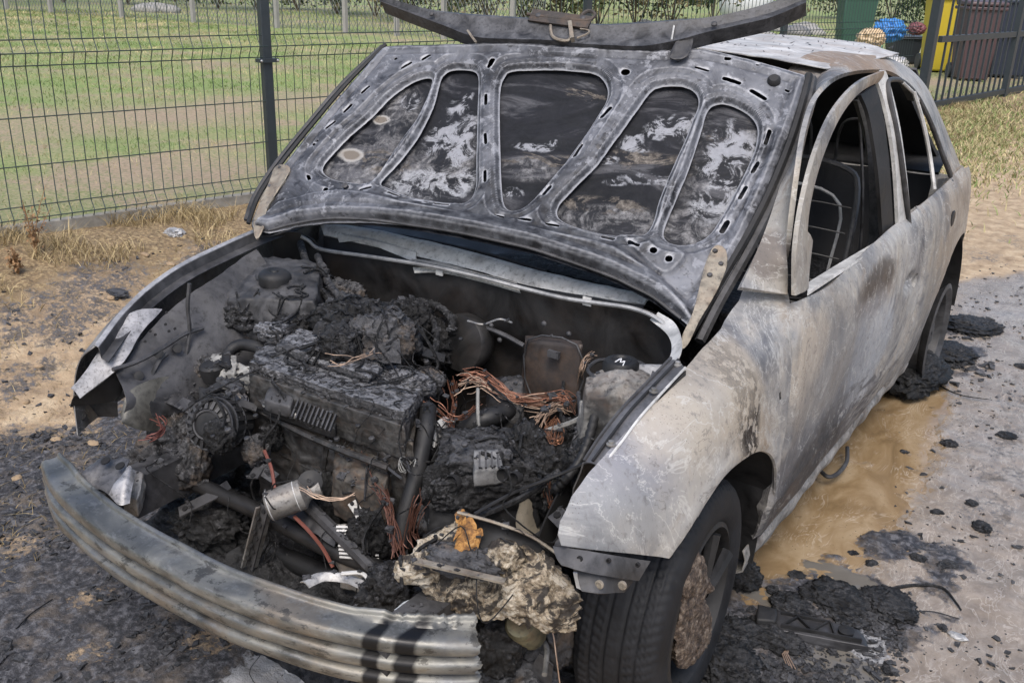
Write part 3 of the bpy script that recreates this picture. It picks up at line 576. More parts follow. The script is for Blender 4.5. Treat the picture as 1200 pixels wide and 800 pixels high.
# one tall dry weed by the fence
def weed(u, v, hgt, name, label, n=9, green=False):
    b = gz(u, v); st = MB(); lf = MB(); rr = random.Random(int(u))
    for k in range(n):
        a = rr.uniform(0, 6.28); l = rr.uniform(.05, .25) * hgt; h = hgt * rr.uniform(.5, 1)
        P = cr([b, b + np.array([math.cos(a) * l * .3, math.sin(a) * l * .3, h * .5]), b + np.array([math.cos(a) * l, math.sin(a) * l, h])], 5)
        st.tube(P, np.linspace(.004, .0015, len(P)), 4)
        for j in range(34):
            p = P[int(len(P) * .35) + rr.randrange(int(len(P) * .6))] + np.array([rr.gauss(0, .014), rr.gauss(0, .014), rr.gauss(0, .02)])
            s = rr.uniform(.006, .013); d = np.array([rr.gauss(0, 1), rr.gauss(0, 1), rr.gauss(0, 1)]); d /= np.linalg.norm(d); e = np.cross(d, [0, 0, 1.]); e /= np.linalg.norm(e) + 1e-6
            lf.add([p - d * s, p + e * s * .6, p + d * s, p - e * s * .6], [(0, 1, 2, 3)])
    t = empty(name, b); tag(t, label, 'weed')
    st.build('stem', M_WEED, t); o = lf.build('seed_head', M_WEED, t, smooth=False); o['kind'] = 'stuff'
M_WEED = mat_plain('dry_weed', (.26, .15, .07), .8, 0, .4)
weed(42, 300, .42, 'dock_weed', 'tall rust brown seed stalk standing before the mesh fence at the left', 6)
weed(20, 320, .16, 'dock_weed', 'low dry brown stalk cluster at the left edge by the kerb', 7)
# ------------------------------------------------------------------ mesh fence
M_FENCE = mat_plain('anthracite_coating', (.028, .036, .042), .45, .1, .25, 20, .1)
M_WIRE = mat_plain('dark_green_wire', (.022, .038, .036), .5, .1, .3, 40, .1)
M_KERB = mat_kerb(); M_BOLT = mat_plain('zinc_bolt', (.5, .5, .5), .35, .8)
zf = .30
fence = empty('mesh_fence', (FP[0], FP[1], zf)); tag(fence, 'anthracite welded mesh fence on a low concrete kerb beside the burnt car', 'fence')
posts = [-2.84, 0.0, 2.84, 5.68, 8.5]
def fpt(s, d=0.0, z=0.0): return (FP[0] + FD[0] * s + FN[0] * d, FP[1] + FD[1] * s + FN[1] * d, z)
Rz = np.array([[FD[0], FN[0], 0], [FD[1], FN[1], 0], [0, 0, 1]])    # columns: along, across, up
pb = MB().box((0, 0, .98), (.062, .045, 2.2), Rz).box((0, 0, 2.09), (.07, .052, .02), Rz).build('post', M_FENCE, fence, loc=fpt(0, 0, .1)); mod_bevel(pb, .004)
pl_ = [pb] + [again(pb, fence, fpt(s, 0, .1)) for s in (posts[0], posts[2], posts[3])]
cl = None
for p, s in zip(pl_, (0, posts[0], posts[2], posts[3])):
    for z in (.42, 1.16, 1.9):
        if cl is None:
            cm = MB(); cm.box((0, 0, 0), (.13, .058, .022), Rz)
            cl = cm.build('clamp', M_FENCE, p, loc=fpt(s, .012, z)); cl.parent = p; cl.location = Vector((0, 0, z - .1)) + Vector((FN[0] * .012, FN[1] * .012, 0)); c = cl
            bm_ = MB().lathe([(.008, 0), (.008, .006), (.004, .009)], (0, 0, 0), (FN[0], FN[1], 0), 8); bo = bm_.build('bolt', M_BOLT); bo.parent = cl; bo.location = (FD[0] * .055 + FN[0] * .03, FD[1] * .055 + FN[1] * .03, 0); bolt0 = bo
            b2 = again(bolt0); b2.parent = cl; b2.location = (-FD[0] * .055 + FN[0] * .03, -FD[1] * .055 + FN[1] * .03, 0)
        else:
            c = again(cl); c.parent = p; c.location = Vector((FN[0] * .012, FN[1] * .012, z - .1))
            if z > 1.5: continue
            for sg in (1, -1): b2 = again(bolt0); b2.parent = c; b2.location = (sg * FD[0] * .055 + FN[0] * .03, sg * FD[1] * .055 + FN[1] * .03, 0)
ztrip = [(.395, .455), (1.18, 1.245, 1.31), (2.07, 2.13, 2.19)]
hz = [.34, .395, .455, .67, .92, 1.18, 1.245, 1.31, 1.57, 1.82, 2.07, 2.13]
def prof(z):
    return .035 * max(0, 1 - abs(z - 1.245) / .065) + .035 * max(0, 1 - abs(z - .395) / .055) + .03 * max(0, 1 - abs(z - 2.10) / .05)
zz = [.31, .34, .395, .45, .80, 1.18, 1.245, 1.31, 1.7, 2.05, 2.10, 2.15, 2.2]
vw = MB().tube(np.array([[FN[0] * prof(z), FN[1] * prof(z), z] for z in zz]), .0032, 4).build('upright_wire', M_WIRE, fence, loc=fpt(-2.78, .01)); first = True
hw_ = None
for k in range(4):
    s0, s1 = posts[k], posts[k + 1]; nv = 47
    for i in range(1, nv):
        s = s0 + (s1 - s0) * i / nv
        if first: vw.location = Vector(fpt(s, .01)) - Vector(fence['_root']); first = False; continue
        again(vw, fence, fpt(s, .01))
    for z in hz:
        if hw_ is None: hw_ = MB().tube(np.array([[FD[0] * a, FD[1] * a, 0] for a in (-1.41, 0, 1.41)]), .0032, 4).build('cross_wire', M_WIRE, fence, loc=fpt((s0 + s1) / 2, .016 + prof(z), z))
        else: again(hw_, fence, fpt((s0 + s1) / 2, .016 + prof(z), z))
kb = MB()
kerb0 = None
for k in range(4):
    s0, s1 = posts[k], posts[k + 1]
    if kerb0 is None: kerb0 = mod_bevel(MB().box((0, 0, 0), (2.74, .055, .25), Rz).build('kerb_board', M_KERB, fence, loc=fpt((s0 + s1) / 2, 0, .235)), .006)
    else: again(kerb0, fence, fpt((s0 + s1) / 2, 0, .235))

# ------------------------------------------------------------------ sliding gate
gate = empty('bar_gate', fpt(8.5, 0, zf)); tag(gate, 'dark metal bar gate on the right behind the burnt car', 'gate')
G0 = np.array(gz(1090, 131)); G0[2] = .34
GA = R_(9.5); GD = np.array([math.sin(GA), math.cos(GA)]); GR = np.array([[GD[0], GD[1], 0], [GD[1], -GD[0], 0], [0, 0, 1]]).T
def gp(s, z): return (G0[0] + GD[0] * s, G0[1] + GD[1] * s, z)
gp0 = MB().box((0, 0, 1.05), (.10, .10, 2.3), GR).box((0, 0, 2.22), (.11, .11, .02), GR).build('gate_post', M_FENCE, gate, loc=gp(-.35, .1)); mod_bevel(gp0, .006)
gr1 = mod_bevel(MB().box((0, 0, 0), (8.6, .05, .07), GR).build('bottom_rail', M_FENCE, gate, loc=gp(4.2, .37)), .004)
again(gr1, gate, gp(4.2, 1.12)).name = 'middle_rail'; again(gr1, gate, gp(4.2, 1.95)).name = 'top_rail'
gs = MB().box((0, 0, .78), (.10, .07, 1.72), GR).build('gate_stile', M_FENCE, gate, loc=gp(2.55, .35)); again(gs, gate, gp(8.4, .35))
MB().tube([gp(2.2, .40), gp(2.2, .24)], .012, 8).build('drop_bolt', M_FENCE, gate)
gb = MB().box((0, 0, .78), (.022, .022, 1.56), GR).build('bar', M_FENCE, gate, loc=gp(.1, .38))
for i in range(1, 42):
    s = .1 + i * .198
    if abs(s - 2.55) > .08: again(gb, gate, gp(s, .38))

# ------------------------------------------------------------------ things behind the fence
def pbin(u, v, w, h, mat, name, label, lidm=None, wheels=False, zb=.3, yaw=0.0, group=None):
    b = ZP(u, v, zb); dist = (b - CAM_P) @ AF; W = w * dist / FPX; H = h * dist / FPX / .93; D = W * 1.1
    t = empty(name, b); t.rotation_euler[2] = yaw; tag(t, label, 'bin', group)
    B = MB(); B.add([(x * W * k, y * D * k, z * H) for z, k in ((.02, .40), (.88, .5)) for x, y in ((-1, -1), (1, -1), (1, 1), (-1, 1))], [(3, 2, 1, 0), (4, 5, 6, 7), (0, 1, 5, 4), (1, 2, 6, 5), (2, 3, 7, 6), (3, 0, 4, 7)])
    o = B.build('body', mat); o.parent = t; mod_bevel(o, W * .05)
    r = MB().box((0, 0, .88 * H), (W * 1.1, D * 1.1, .04 * H)).build('rim', mat); r.parent = t; mod_bevel(r, W * .02)
    l = MB(); l.add([(x * W * .54, y * D * .54, H * (.905 if k == 0 else .99 - .03 * (y < 0))) for k in (0, 1) for x, y in ((-1, -1), (1, -1), (1, 1), (-1, 1))], [(3, 2, 1, 0), (4, 5, 6, 7), (0, 1, 5, 4), (1, 2, 6, 5), (2, 3, 7, 6), (3, 0, 4, 7)])
    lo = l.build('lid', lidm or mat); lo.parent = t; mod_bevel(lo, W * .05)
    wl = MB().lathe([(.02 * H, -.03 * W), (.10 * H, -.03 * W), (.10 * H, .06 * W), (.02 * H, .06 * W)], (W * .40, D * .46, .10 * H), (1, 0, 0), 16); o = wl.build('wheel', M_FENCE); o.parent = t
    wl = MB().lathe([(.02 * H, -.06 * W), (.10 * H, -.06 * W), (.10 * H, .03 * W), (.02 * H, .03 * W)], (-W * .40, D * .46, .10 * H), (1, 0, 0), 16); o = wl.build('wheel', M_FENCE); o.parent = t
    return t
mp = lambda n, c: mat_plain(n, c, .5, 0, .12, 4, .05)
pbin(996, 62, 38, 66, mp('green_plastic', (.028, .08, .055)), 'wheelie_bin', 'green bin with a green lid behind the fence, left of the gate post', yaw=.5)
pbin(1100, 84, 44, 86, mp('yellow_plastic', (.50, .38, .03)), 'wheelie_bin', 'yellow bin behind the bars right next to the gate post', yaw=.5)
pbin(1134, 94, 40, 84, mp('brown_plastic', (.075, .045, .048)), 'wheelie_bin', 'brown bin behind the gate bars, in front of the yellow bin', yaw=.5)
pbin(1172, 90, 48, 88, mp('dark_blue_plastic', (.02, .028, .05)), 'wheelie_bin', 'dark blue black bin behind the gate, right of the brown bin', yaw=.5)
pbin(1055, 74, 34, 30, mp('black_plastic', (.02, .024, .03)), 'crate_bin', 'low black bin heaped with bags behind the mesh fence', yaw=.5)
def bag(u, v, r, c, label, seed, zb):
    b = ZP(u, v, zb); d = (b - CAM_P) @ AF; s = r * d / FPX
    o = blob('rubbish_bag', b, (s * 1.15, s, s * .8), mp('bag', c), None, 16, .75, 2.6, seed, 'r'); tag(o, label, 'bag')
bag(1042, 36, 13, (.04, .20, .52), 'bright blue plastic bag on top of the low black bin', 3, 1.0)
bag(1021, 45, 11, (.55, .42, .27), 'beige paper bag just left of the blue bag', 4, .9)
bag(1019, 60, 10, (.07, .42, .32), 'turquoise plastic bag left of the low black bin', 5, .6)
bag(1049, 76, 10, (.62, .62, .64), 'white crumpled bag on the ground below the black bin', 6, .38)
bag(1074, 34, 7, (.16, .05, .06), 'dark red bag between the blue bag and the gate post', 9, 1.0)
# far chain link fence and its concrete posts
M_PALE = mat_plain('pale_concrete', (.27, .26, .245), .9, 0, .3, 6)
far = empty('wire_fence', (-18, 15, .3)); tag(far, 'old chain link fence on pale posts at the far edge of the field', 'fence')
def on_far(u, v): return ZP(u, v, .3)
fa, fb = on_far(-60, 8), on_far(700, 58); fdv = (fb - fa)
fp0 = None
for u in (8, 60, 143, 227, 325, 405, 465, 520, 600):
    k = (u + 60) / 760; p = on_far(u, 8 + 50 * k)
    if fp0 is None: fp0 = MB().box((0, 0, .8), (.09, .09, 1.7)).build('fence_post', M_PALE, far, loc=p)
    else: again(fp0, far, p)
wm = MB(); nseg = 170; a0 = on_far(-60, 8); a1 = on_far(640, 52)
for i in range(nseg):
    for sg in (1, -1):
        p = a0 + (a1 - a0) * (i / nseg); q = a0 + (a1 - a0) * min(1, max(0, (i + sg * 7) / nseg)); p = p.copy(); q = q.copy(); q[2] += 1.4; wm.tube([p, q], .007, 3, cap=False)
wm.build('chain_link', mat_plain('grey_wire', (.25, .26, .26), .5, .4), far)['kind'] = 'stuff'
# shrubs and dry plants of the far edge
M_LEAF = mat_grass('hedge_leaf', (.018, .035, .014), (.055, .08, .03), (.16, .13, .07))
M_BARK = mat_plain('bark', (.09, .07, .05), .9)
def shrub(u, v, w, h, label, seed, tone=.35, zb=.3, n=1500, name='shrub', leaf=.09):
    b = ZP(u, v, zb); rr = np.random.default_rng(seed); t = empty(name, b); tag(t, label, 'shrub')
    k = rr.normal(size=(n, 3)); k /= np.linalg.norm(k, axis=1)[:, None]; k *= rr.uniform(.25, 1, n)[:, None] ** .5
    cl_ = rr.normal(size=(14, 3)) * np.array([.45, .45, .35]); a = k * .38 + cl_[rr.integers(0, 14, n)]
    P = a * np.array([w / 2, w / 2, h / 2]) + np.array([0, 0, h * .52]); P[:, 2] = np.clip(P[:, 2], .02, None)
    d = rr.normal(size=(n, 3)); d /= np.linalg.norm(d, axis=1)[:, None]; e = np.cross(d, rr.normal(size=(n, 3))); e /= np.linalg.norm(e, axis=1)[:, None]; s = leaf * rr.uniform(.5, 1.2, n)[:, None]
    Vv = np.stack([P - d * s, P + e * s * .4, P + d * s, P - e * s * .4], 1).reshape(-1, 3); Fv = np.arange(n * 4).reshape(-1, 4)
    o = obj('crown', Vv, Fv, M_LEAF, None, False); o.parent = t
    at = o.data.attributes.new('tone', 'FLOAT', 'POINT'); at.data.foreach_set('value', np.repeat(np.clip(tone + rr.normal(0, .22, n) + .3 * fbm(P * 1.2 + seed, 2), 0, 1), 4).astype(np.float32)); o['kind'] = 'stuff'
    sm = MB()
    for q in range(7):
        a_ = rr.uniform(0, 6.28); r = rr.uniform(.1, .38) * w; sm.tube(cr([(0, 0, -.05), (math.cos(a_) * r * .4, math.sin(a_) * r * .4, h * .35), (math.cos(a_) * r, math.sin(a_) * r, h * rr.uniform(.6, .95))], 4), .02, 5)
    o = sm.build('stem', M_BARK); o.parent = t
lab = ['dark leafy', 'dry reddish', 'grey green', 'tangled brown', 'pale green', 'brown and olive', 'dusty', 'dense dark']
sh = [(-10, 4, 4.5, 2.2, .15), (75, 3, 4.5, 2.6, .25), (150, 6, 3.5, 2.2, .1), (205, 3, 4, 2.6, .55), (255, 10, 4, 2.4, .3), (300, 12, 4, 2.8, .2), (350, 13, 4.2, 2.6, .5), (395, 17, 3.6, 2.4, .3), (440, 20, 4, 2.6, .65), (485, 24, 3.6, 2.2, .45), (530, 27, 3.6, 2.4, .75), (572, 32, 3.4, 2.2, .5), (615, 30, 3.4, 2.6, .7), (655, 34, 3.2, 2.4, .6), (700, 34, 3.4, 2.6, .4), (745, 34, 3.2, 2.6, .75), (785, 33, 3.2, 2.4, .3), (835, 26, 3, 2.4, .55), (930, 22, 3.5, 2.6, .35), (985, 22, 3.5, 2.4, .5), (1045, 26, 3.5, 2.4, .25), (1110, 30, 3.5, 2.4, .3), (1185, 32, 3.5, 2.4, .3)]
where = ['at the far left corner of the field', 'second from the left along the far edge', 'left of the rubble heap beyond the field', 'behind the long pale stone in the field', 'by the fourth far post from the left', 'just left of the near fence post', 'just right of the near fence post top', 'beyond the bright grass right of the near post', 'left of where the bent strip starts', 'behind the left end of the bent strip', 'behind the rising left arm of the bent strip', 'behind the bent strip before its middle', 'above the dip of the bent strip', 'behind the latch of the bent strip', 'just right of the second fence post', 'beyond the strip right of the second fence post', 'left of the white tank', 'below the white tank', 'behind the third fence post', 'behind the green bin', 'behind the blue bag', 'behind the yellow bin', 'behind the gate at the right edge']
for i, (u, v, w, h, tn) in enumerate(sh): shrub(u, v, w, h, lab[i % 8] + ' shrub ' + where[i], 20 + i, tn, n=1900)
tank = ZP(872, 22, .3); tk = empty('water_tank', tank); tag(tk, 'white rounded tank beyond the fence above the car roof', 'tank')
o = MB().lathe([(.02, 0), (.75, .02), (.95, .25), (1.0, .8), (.85, 1.2), (.45, 1.4), (.02, 1.42)], (0, 0, 0), (0, 0, 1), 28).build('tank_shell', mp('white_plastic', (.62, .63, .66))); o.parent = tk
o = MB().lathe([(.18, 1.38), (.2, 1.5), (.02, 1.52)], (0, 0, 0), (0, 0, 1), 16).build('cap', M_FENCE); o.parent = tk
# heap of stones and planks
for i in range(20):
    u = RNG.uniform(755, 975); v = RNG.uniform(28, 56); b = ZP(u, v, .3); s = RNG.uniform(.08, .28)
    o = blob('rubble_stone', b + np.array([0, 0, s * .25]), (s * 1.3, s, s * .6), M_PALE if i % 3 else mp('grey_rubble', (.16, .155, .15)), None, 5, .5, 1.6, i); tag(o, 'pale rubble stone in the loose heap beyond the fence over the car roof', 'stone', 'rubble stones beyond the fence')
for (u, v, L, lb) in ((185, 12, 1.6, 'long pale stone block at the far field edge, left'), (170, 14, .9, 'grey stone slab lying left of the long pale block'), (560 - 360, 15, .5, 'small pale stone right of the long block at the far edge')):
    b = ZP(u, v, .3); o = blob('field_stone', b + np.array([0, 0, .05]), (L / 2, .25, .14), M_PALE, None, 6, .3, 2, int(u)); tag(o, lb, 'stone')
# ------------------------------------------------------------------ the burnt car: outer body
M_BODY = mat_body(); M_HOOD = mat_hood(); M_SKIN = mat_skin(); M_BEAM = mat_beam(); M_TYRE = mat_tyre(); M_MRIM = mat_melt_rim(); M_MELT = mat_melt(); M_AMB = mat_amber()
M_CHAR = mat_char(ashamt=.55); M_CHAR2 = mat_char('charred_flakes', .012, .05, .17, .45, 1.6); M_CHARB = mat_char('brown_char', .02, .07, .2, .4, 1.0, True)
M_SOOT = mat_metal('sooty_metal', .014, .10, (1, 1, 1.06), .5, .3, .55); M_DARK = mat_metal('blackened_metal', .006, .03, (1, 1, 1.05), .6, .2, .55)
M_FIRE = mat_metal('scorched_firewall', .008, .045, (1, .97, .97), .5, .2, .42, .7, .05); M_PALEM = mat_metal('ash_white_metal', .34, .66, (1, 1, .98), .35, .15, .6)
M_ALU = mat_metal('scorched_aluminium', .14, .36, (1, .99, .96), .6, .5, .45, 1.5, .25); M_BLK = mat_metal('engine_block_metal', .010, .10, (1, .985, .97), .8, .4, .5, 3.0, .08)
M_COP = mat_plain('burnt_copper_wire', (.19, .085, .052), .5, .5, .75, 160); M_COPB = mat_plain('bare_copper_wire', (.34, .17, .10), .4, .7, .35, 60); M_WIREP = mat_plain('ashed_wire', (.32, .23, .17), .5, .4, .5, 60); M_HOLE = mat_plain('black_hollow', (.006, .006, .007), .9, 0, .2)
M_TAN = mat_metal('tan_scorched_bracket', .14, .34, (1, .9, .74), .6, .3, .55, 1.5, .3); M_GLEAM = mat_metal('bright_metal', .22, .55, (1, 1, 1), .6, .35, .45, 2); M_ORNG = mat_plain('faded_red_cable', (.14, .045, .032), .6, 0, .35, 50)
M_INT = mat_metal('burnt_interior', .008, .035, (1, 1.02, 1.1), .5, .1, .7)

car = empty('burnt_car', (0.0, 2.1, 0.0)); tag(car, 'burnt out pale grey four door car with raised hood and bare engine bay', 'car')

# --- body side as a height field x(y, z)
YS = [.20, .30, .40, .52, .66, .90, 1.25, 1.5, 2.0, 2.7, 3.3, 3.75, 4.02, 4.2]
TX = [[.60, .62, .62, .61, .59, .56, .52], [.66, .69, .71, .70, .67, .63, .58], [.70, .74, .775, .765, .735, .69, .64], [.75, .80, .83, .82, .79, .745, .69], [.80, .845, .872, .862, .832, .785, .725], [.83, .87, .892, .882, .855, .80, .73],
      [.82, .86, .884, .878, .858, .805, .735], [.82, .857, .882, .877, .862, .825, .765], [.82, .857, .885, .88, .868, .845, .80], [.82, .857, .888, .883, .868, .845, .80], [.82, .857, .888, .882, .866, .842, .80], [.78, .82, .855, .848, .832, .805, .765], [.68, .72, .76, .752, .735, .71, .67], [.52, .56, .60, .595, .58, .56, .53]]
TZ = [[.18, .35, .55, .62, .67, .70, .72], [.18, .35, .56, .64, .70, .735, .755], [.18, .35, .57, .665, .73, .765, .79], [.18, .35, .58, .69, .765, .805, .83], [.18, .35, .60, .72, .80, .845, .87], [.18, .35, .60, .745, .84, .89, .915],
      [.18, .35, .60, .76, .87, .93, .965], [.18, .35, .60, .78, .885, .945, 1.0], [.18, .35, .60, .78, .875, .925, .96], [.18, .35, .60, .79, .885, .94, .975], [.18, .35, .60, .80, .91, .965, 1.0], [.18, .35, .60, .80, .92, .98, 1.02], [.18, .35, .60, .80, .92, .98, 1.02], [.18, .35, .60, .80, .92, .98, 1.02]]
TX, TZ, YS = np.array(TX), np.array(TZ), np.array(YS)
_yd = np.linspace(YS[0], YS[-1], 161)
def _crn(t, x, y):    # smooth interpolation through knots
    m = np.gradient(y, x, axis=0); i = np.clip(np.searchsorted(x, t) - 1, 0, len(x) - 2); h = (x[i + 1] - x[i]); s = (t - x[i]) / h
    if y.ndim > 1: s, h = s[:, None], h[:, None]
    return (2 * s ** 3 - 3 * s ** 2 + 1) * y[i] + (s ** 3 - 2 * s ** 2 + s) * h * m[i] + (-2 * s ** 3 + 3 * s ** 2) * y[i + 1] + (s ** 3 - s ** 2) * h * m[i + 1]
_Xd, _Zd = _crn(_yd, YS, TX), _crn(_yd, YS, TZ)
_zg = np.linspace(.10, 1.04, 189); _tab = np.zeros((len(_yd), len(_zg)))
for _i in range(len(_yd)):
    _b = np.linspace(0, 6, 121); _xx = _crn(_b, np.arange(7.), _Xd[_i]); _zz = _crn(_b, np.arange(7.), _Zd[_i])
    _tab[_i] = np.interp(_zg, _zz, _xx) - np.clip(_zg - _zz[-1], 0, 1) * 2.0
def side_x(Y, Z):
    a = np.clip((Y - _yd[0]) / (_yd[1] - _yd[0]), 0, len(_yd) - 1.001); b = np.clip((Z - _zg[0]) / (_zg[1] - _zg[0]), 0, len(_zg) - 1.001)
    i, j = a.astype(int), b.astype(int); fa, fb = a - i, b - j
    x = _tab[i, j] * (1 - fa) * (1 - fb) + _tab[i + 1, j] * fa * (1 - fb) + _tab[i, j + 1] * (1 - fa) * fb + _tab[i + 1, j + 1] * fa * fb
    return x + .004 * perlin(np.stack([Y * 3.3, Z * 4.1, 0 * Y + 2.2], -1)) + .0016 * perlin(np.stack([Y * 11, Z * 13, 0 * Y], -1)) + .0012 * perlin(np.stack([Y * 26 + Z * 9, Z * 22, 0 * Y], -1))
_sy, _sz = np.meshgrid(np.linspace(.2, 4.2, 900), np.linspace(.1, 1.03, 300), indexing='ij')
_sp = proj(np.stack([side_x(_sy, _sz), _sy, _sz], -1))
def tside(px):
    out = []
    for (u, v) in px:
        k = np.argmin((_sp[..., 0] - u) ** 2 + (_sp[..., 1] - v) ** 2); out.append((_sy.flat[k], _sz.flat[k]))
    return np.array(out)
AC, AR = (.90, .315), .385      # front arch
RC = (3.47, .31)
def arch_r(A, B): d = A - AC[0]; return np.hypot(np.where(d > 0, d / 1.10, d), B - AC[1])
def f_side(sgn=1, off=0.0):
    return lambda A, B: (sgn * (side_x(A, B) + off), A, B)
fender_px = [(652, 636), (656, 612), (670, 582), (690, 553), (718, 522), (745, 492), (772, 462), (800, 434), (824, 408), (845, 385), (866, 352), (882, 318), (890, 306), (905, 308), (918, 325), (925, 350), (927, 400), (927, 450), (921, 500), (909, 556), (893, 600), (884, 640), (876, 655)]
fy = tside(fender_px)
fend = np.concatenate([fy, [[AC[0] + .36, .20], [AC[0] + .30, .30]], [[.575, .50], [.56, .632]]])
fend[-1] = tside([(783, 653)])[0]; fend = np.concatenate([fend, tside([(740, 648), (690, 643)])])
def s_fender(A, B):
    d = sdf_poly(A, B, fend)
    arch = arch_r(A, B) - AR
    arch = np.minimum(arch, sdf_poly(A, B, [(AC[0] - AR + .01, AC[1]), (AC[0] + AR * 1.10 - .01, AC[1]), (AC[0] + AR * 1.10 - .02, -.5), (AC[0] - AR, -.5)]))
    side = sdf_capsule(A, B, tside([(914, 458)])[0], tside([(915, 472)])[0], .006)
    return np.maximum(np.maximum(d, -arch), -side)
def f_fender(A, B):
    x = side_x(A, B); arch = arch_r(A, B) - AR
    x = x + .010 * np.exp(-(arch / .022) ** 2) - .006 * sstep(.012, 0, arch)
    d = dist_line(A, B, fend[2:12]); x = x - .0 * d
    return (x, A, B)
fo = panel('front_fender', (.2, 1.6, .15, 1.02), .012, s_fender, f_fender, M_BODY, car, .0025)
fo['label'] = 'pale scorched front fender with a flaking brown patch'
# rolled lip of the wheel arch
lip = MB(); th = np.linspace(R_(8), R_(118), 40)
ek = lambda a: 1.10 if math.cos(a) > 0 else 1.0
lip.tube([(float(side_x(np.array(AC[0] + ek(a) * AR * math.cos(a)), np.array(AC[1] + AR * math.sin(a)))) - .001, AC[0] + ek(a) * AR * math.cos(a), AC[1] + AR * math.sin(a)) for a in th], .006, 6)
lip.build('arch_lip', M_BODY, fo)
# --- doors
door_px_front = [(928, 346), (929, 400), (929, 452), (924, 502), (912, 556), (897, 602), (889, 628)]
door_px_low = [(925, 592), (962, 556), (1005, 512), (1034, 470)]
door_px_rear = [(1047, 443), (1063, 402), (1073, 364), (1079, 325), (1078, 292), (1069, 270)]
_df, _dl, _dr = tside(door_px_front), tside(door_px_low), tside(door_px_rear)
YG = float(np.median(_dr[:, 0]))            # gap between the doors
belt = lambda y: np.interp(y, [1.45, 1.62, 2.7, 3.4, 3.9], [.935, .93, .955, .985, 1.0])
yf = lambda z: np.interp(z, _df[::-1, 1], _df[::-1, 0])
def low(y): return np.interp(y, [1.2, 1.45, 2.6, 3.4], [.30, .225, .225, .24])
def s_door(A, B): return np.maximum.reduce([yf(B) - A, A - YG, B - belt(A), low(A) - B])
def dent(A, B):
    x = side_x(A, B)
    x = x - .012 * np.exp(-(((A - 1.95) / .28) ** 2 + ((B - .52) / .17) ** 2)) + .006 * perlin(np.stack([A * 2.5 + B, B * 3 - A, 0 * A + 7], -1))
    c = tside([(1066, 331)])[0]; x = x - .032 * np.exp(-(((A - c[0]) / .07) ** 2 + ((B - c[1]) / .032) ** 2) ** 1.6)
    x = x + .006 * np.exp(-((B - .40) / .02) ** 2) - .02 * sstep(.30, .20, B)
    return x
def f_door(A, B):
    x = dent(A, B) + .003; e = np.minimum(np.minimum(A - yf(B), YG - A), B - low(A)); return (x - .012 * np.exp(-(np.clip(e, 0, 1) / .007) ** 2), A, B)
hk = tside([(1072, 329)])[0]
fd_ = panel('front_door', (1.2, YG + .05, .15, 1.02), .0125, lambda A, B: np.maximum(s_door(A, B), -sdf_capsule(A, B, (hk[0] - .01, hk[1] - .008), (hk[0] + .01, hk[1] + .012), .016)), f_door, M_BODY, car, .03)
fd_['label'] = 'front door streaked with ash and soot, empty window'
lx = MB().lathe([(.004, -.02), (.014, -.02), (.014, .002), (.004, .002)], (float(side_x(hk[0], hk[1])) - .02, hk[0] + .03, hk[1] + .002), (1, 0, 0), 12); lx.build('door_lock', M_SOOT, fd_)
def s_rdoor(A, B):
    arch = np.hypot(A - RC[0], B - RC[1]) - .40
    return np.maximum.reduce([YG + .008 - A, A - 3.56, B - belt(A), low(A) - B, -arch])
rd = panel('rear_door', (YG, 3.7, .15, 1.03), .0125, s_rdoor, lambda A, B: (side_x(A, B) + .003 - .012 * np.exp(-((A - YG - .008) / .008) ** 2) - .01 * np.exp(-((A - 3.56) / .008) ** 2), A, B), M_BODY, car, .03)
kr = tside([(1115, 256)])[0]
MB().lathe([(.012, 0), (.03, 0), (.034, .004), (.03, .008), (.004, .008)], (float(side_x(kr[0], kr[1])) + .0, kr[0], kr[1]), (1, 0, 0), 14).build('handle_recess', M_DARK, rd)
def s_quart(A, B):
    arch = np.hypot(A - RC[0], B - RC[1]) - .40; top = np.interp(A, [3.5, 3.7, 3.9, 4.2], [.985, .965, .90, .80])
    return np.maximum.reduce([3.565 - A, A - 4.18, B - top, .24 - B, -arch, -(np.minimum(A - 3.2, 3.95 - A)) * 0 + np.where(B < RC[1], RC[0] + .40 - A, -1)])
panel('quarter_panel', (3.5, 4.2, .15, 1.03), .0125, s_quart, f_side(), M_BODY, car, .003)
# sill under the doors
ys = np.linspace(1.27, 3.08, 60)
loft('sill', [[(float(side_x(y, .235)) - .012 + .004 * math.sin(y * 9), y, .250) for y in ys], [(float(side_x(y, .22)) + .001 + .003 * math.sin(y * 23), y, .222) for y in ys], [(float(side_x(y, .2)) - .004 + .003 * math.sin(y * 31), y, .185) for y in ys], [(.80, y, .165 + .006 * math.sin(y * 17)) for y in ys], [(.70, y, .17) for y in ys]], mat_metal('dirty_sill', .10, .40, (1, .97, .92), .6, .1, .7, 1.5, .2), car, .004)
ae = MB(); ae.lathe([(.0, 0)], (0, 0, 0)) if 0 else None
loft('rear_bumper_panel', [[(x, 4.16 + .05 * math.cos(x * 1.7) - .25 * max(0, abs(x) - .55), z) for x in np.linspace(-.78, .78, 25)] for z in (.3, .45, .62, .75, .84)], M_BODY, car, .004)
loft('boot_lid', [[(x, 4.10 - .3 * t - .15 * max(0, abs(x) - .5), .86 + .08 * t) for x in np.linspace(-.62, .62, 15)] for t in (0, .5, 1)], M_PALEM, car, .004)

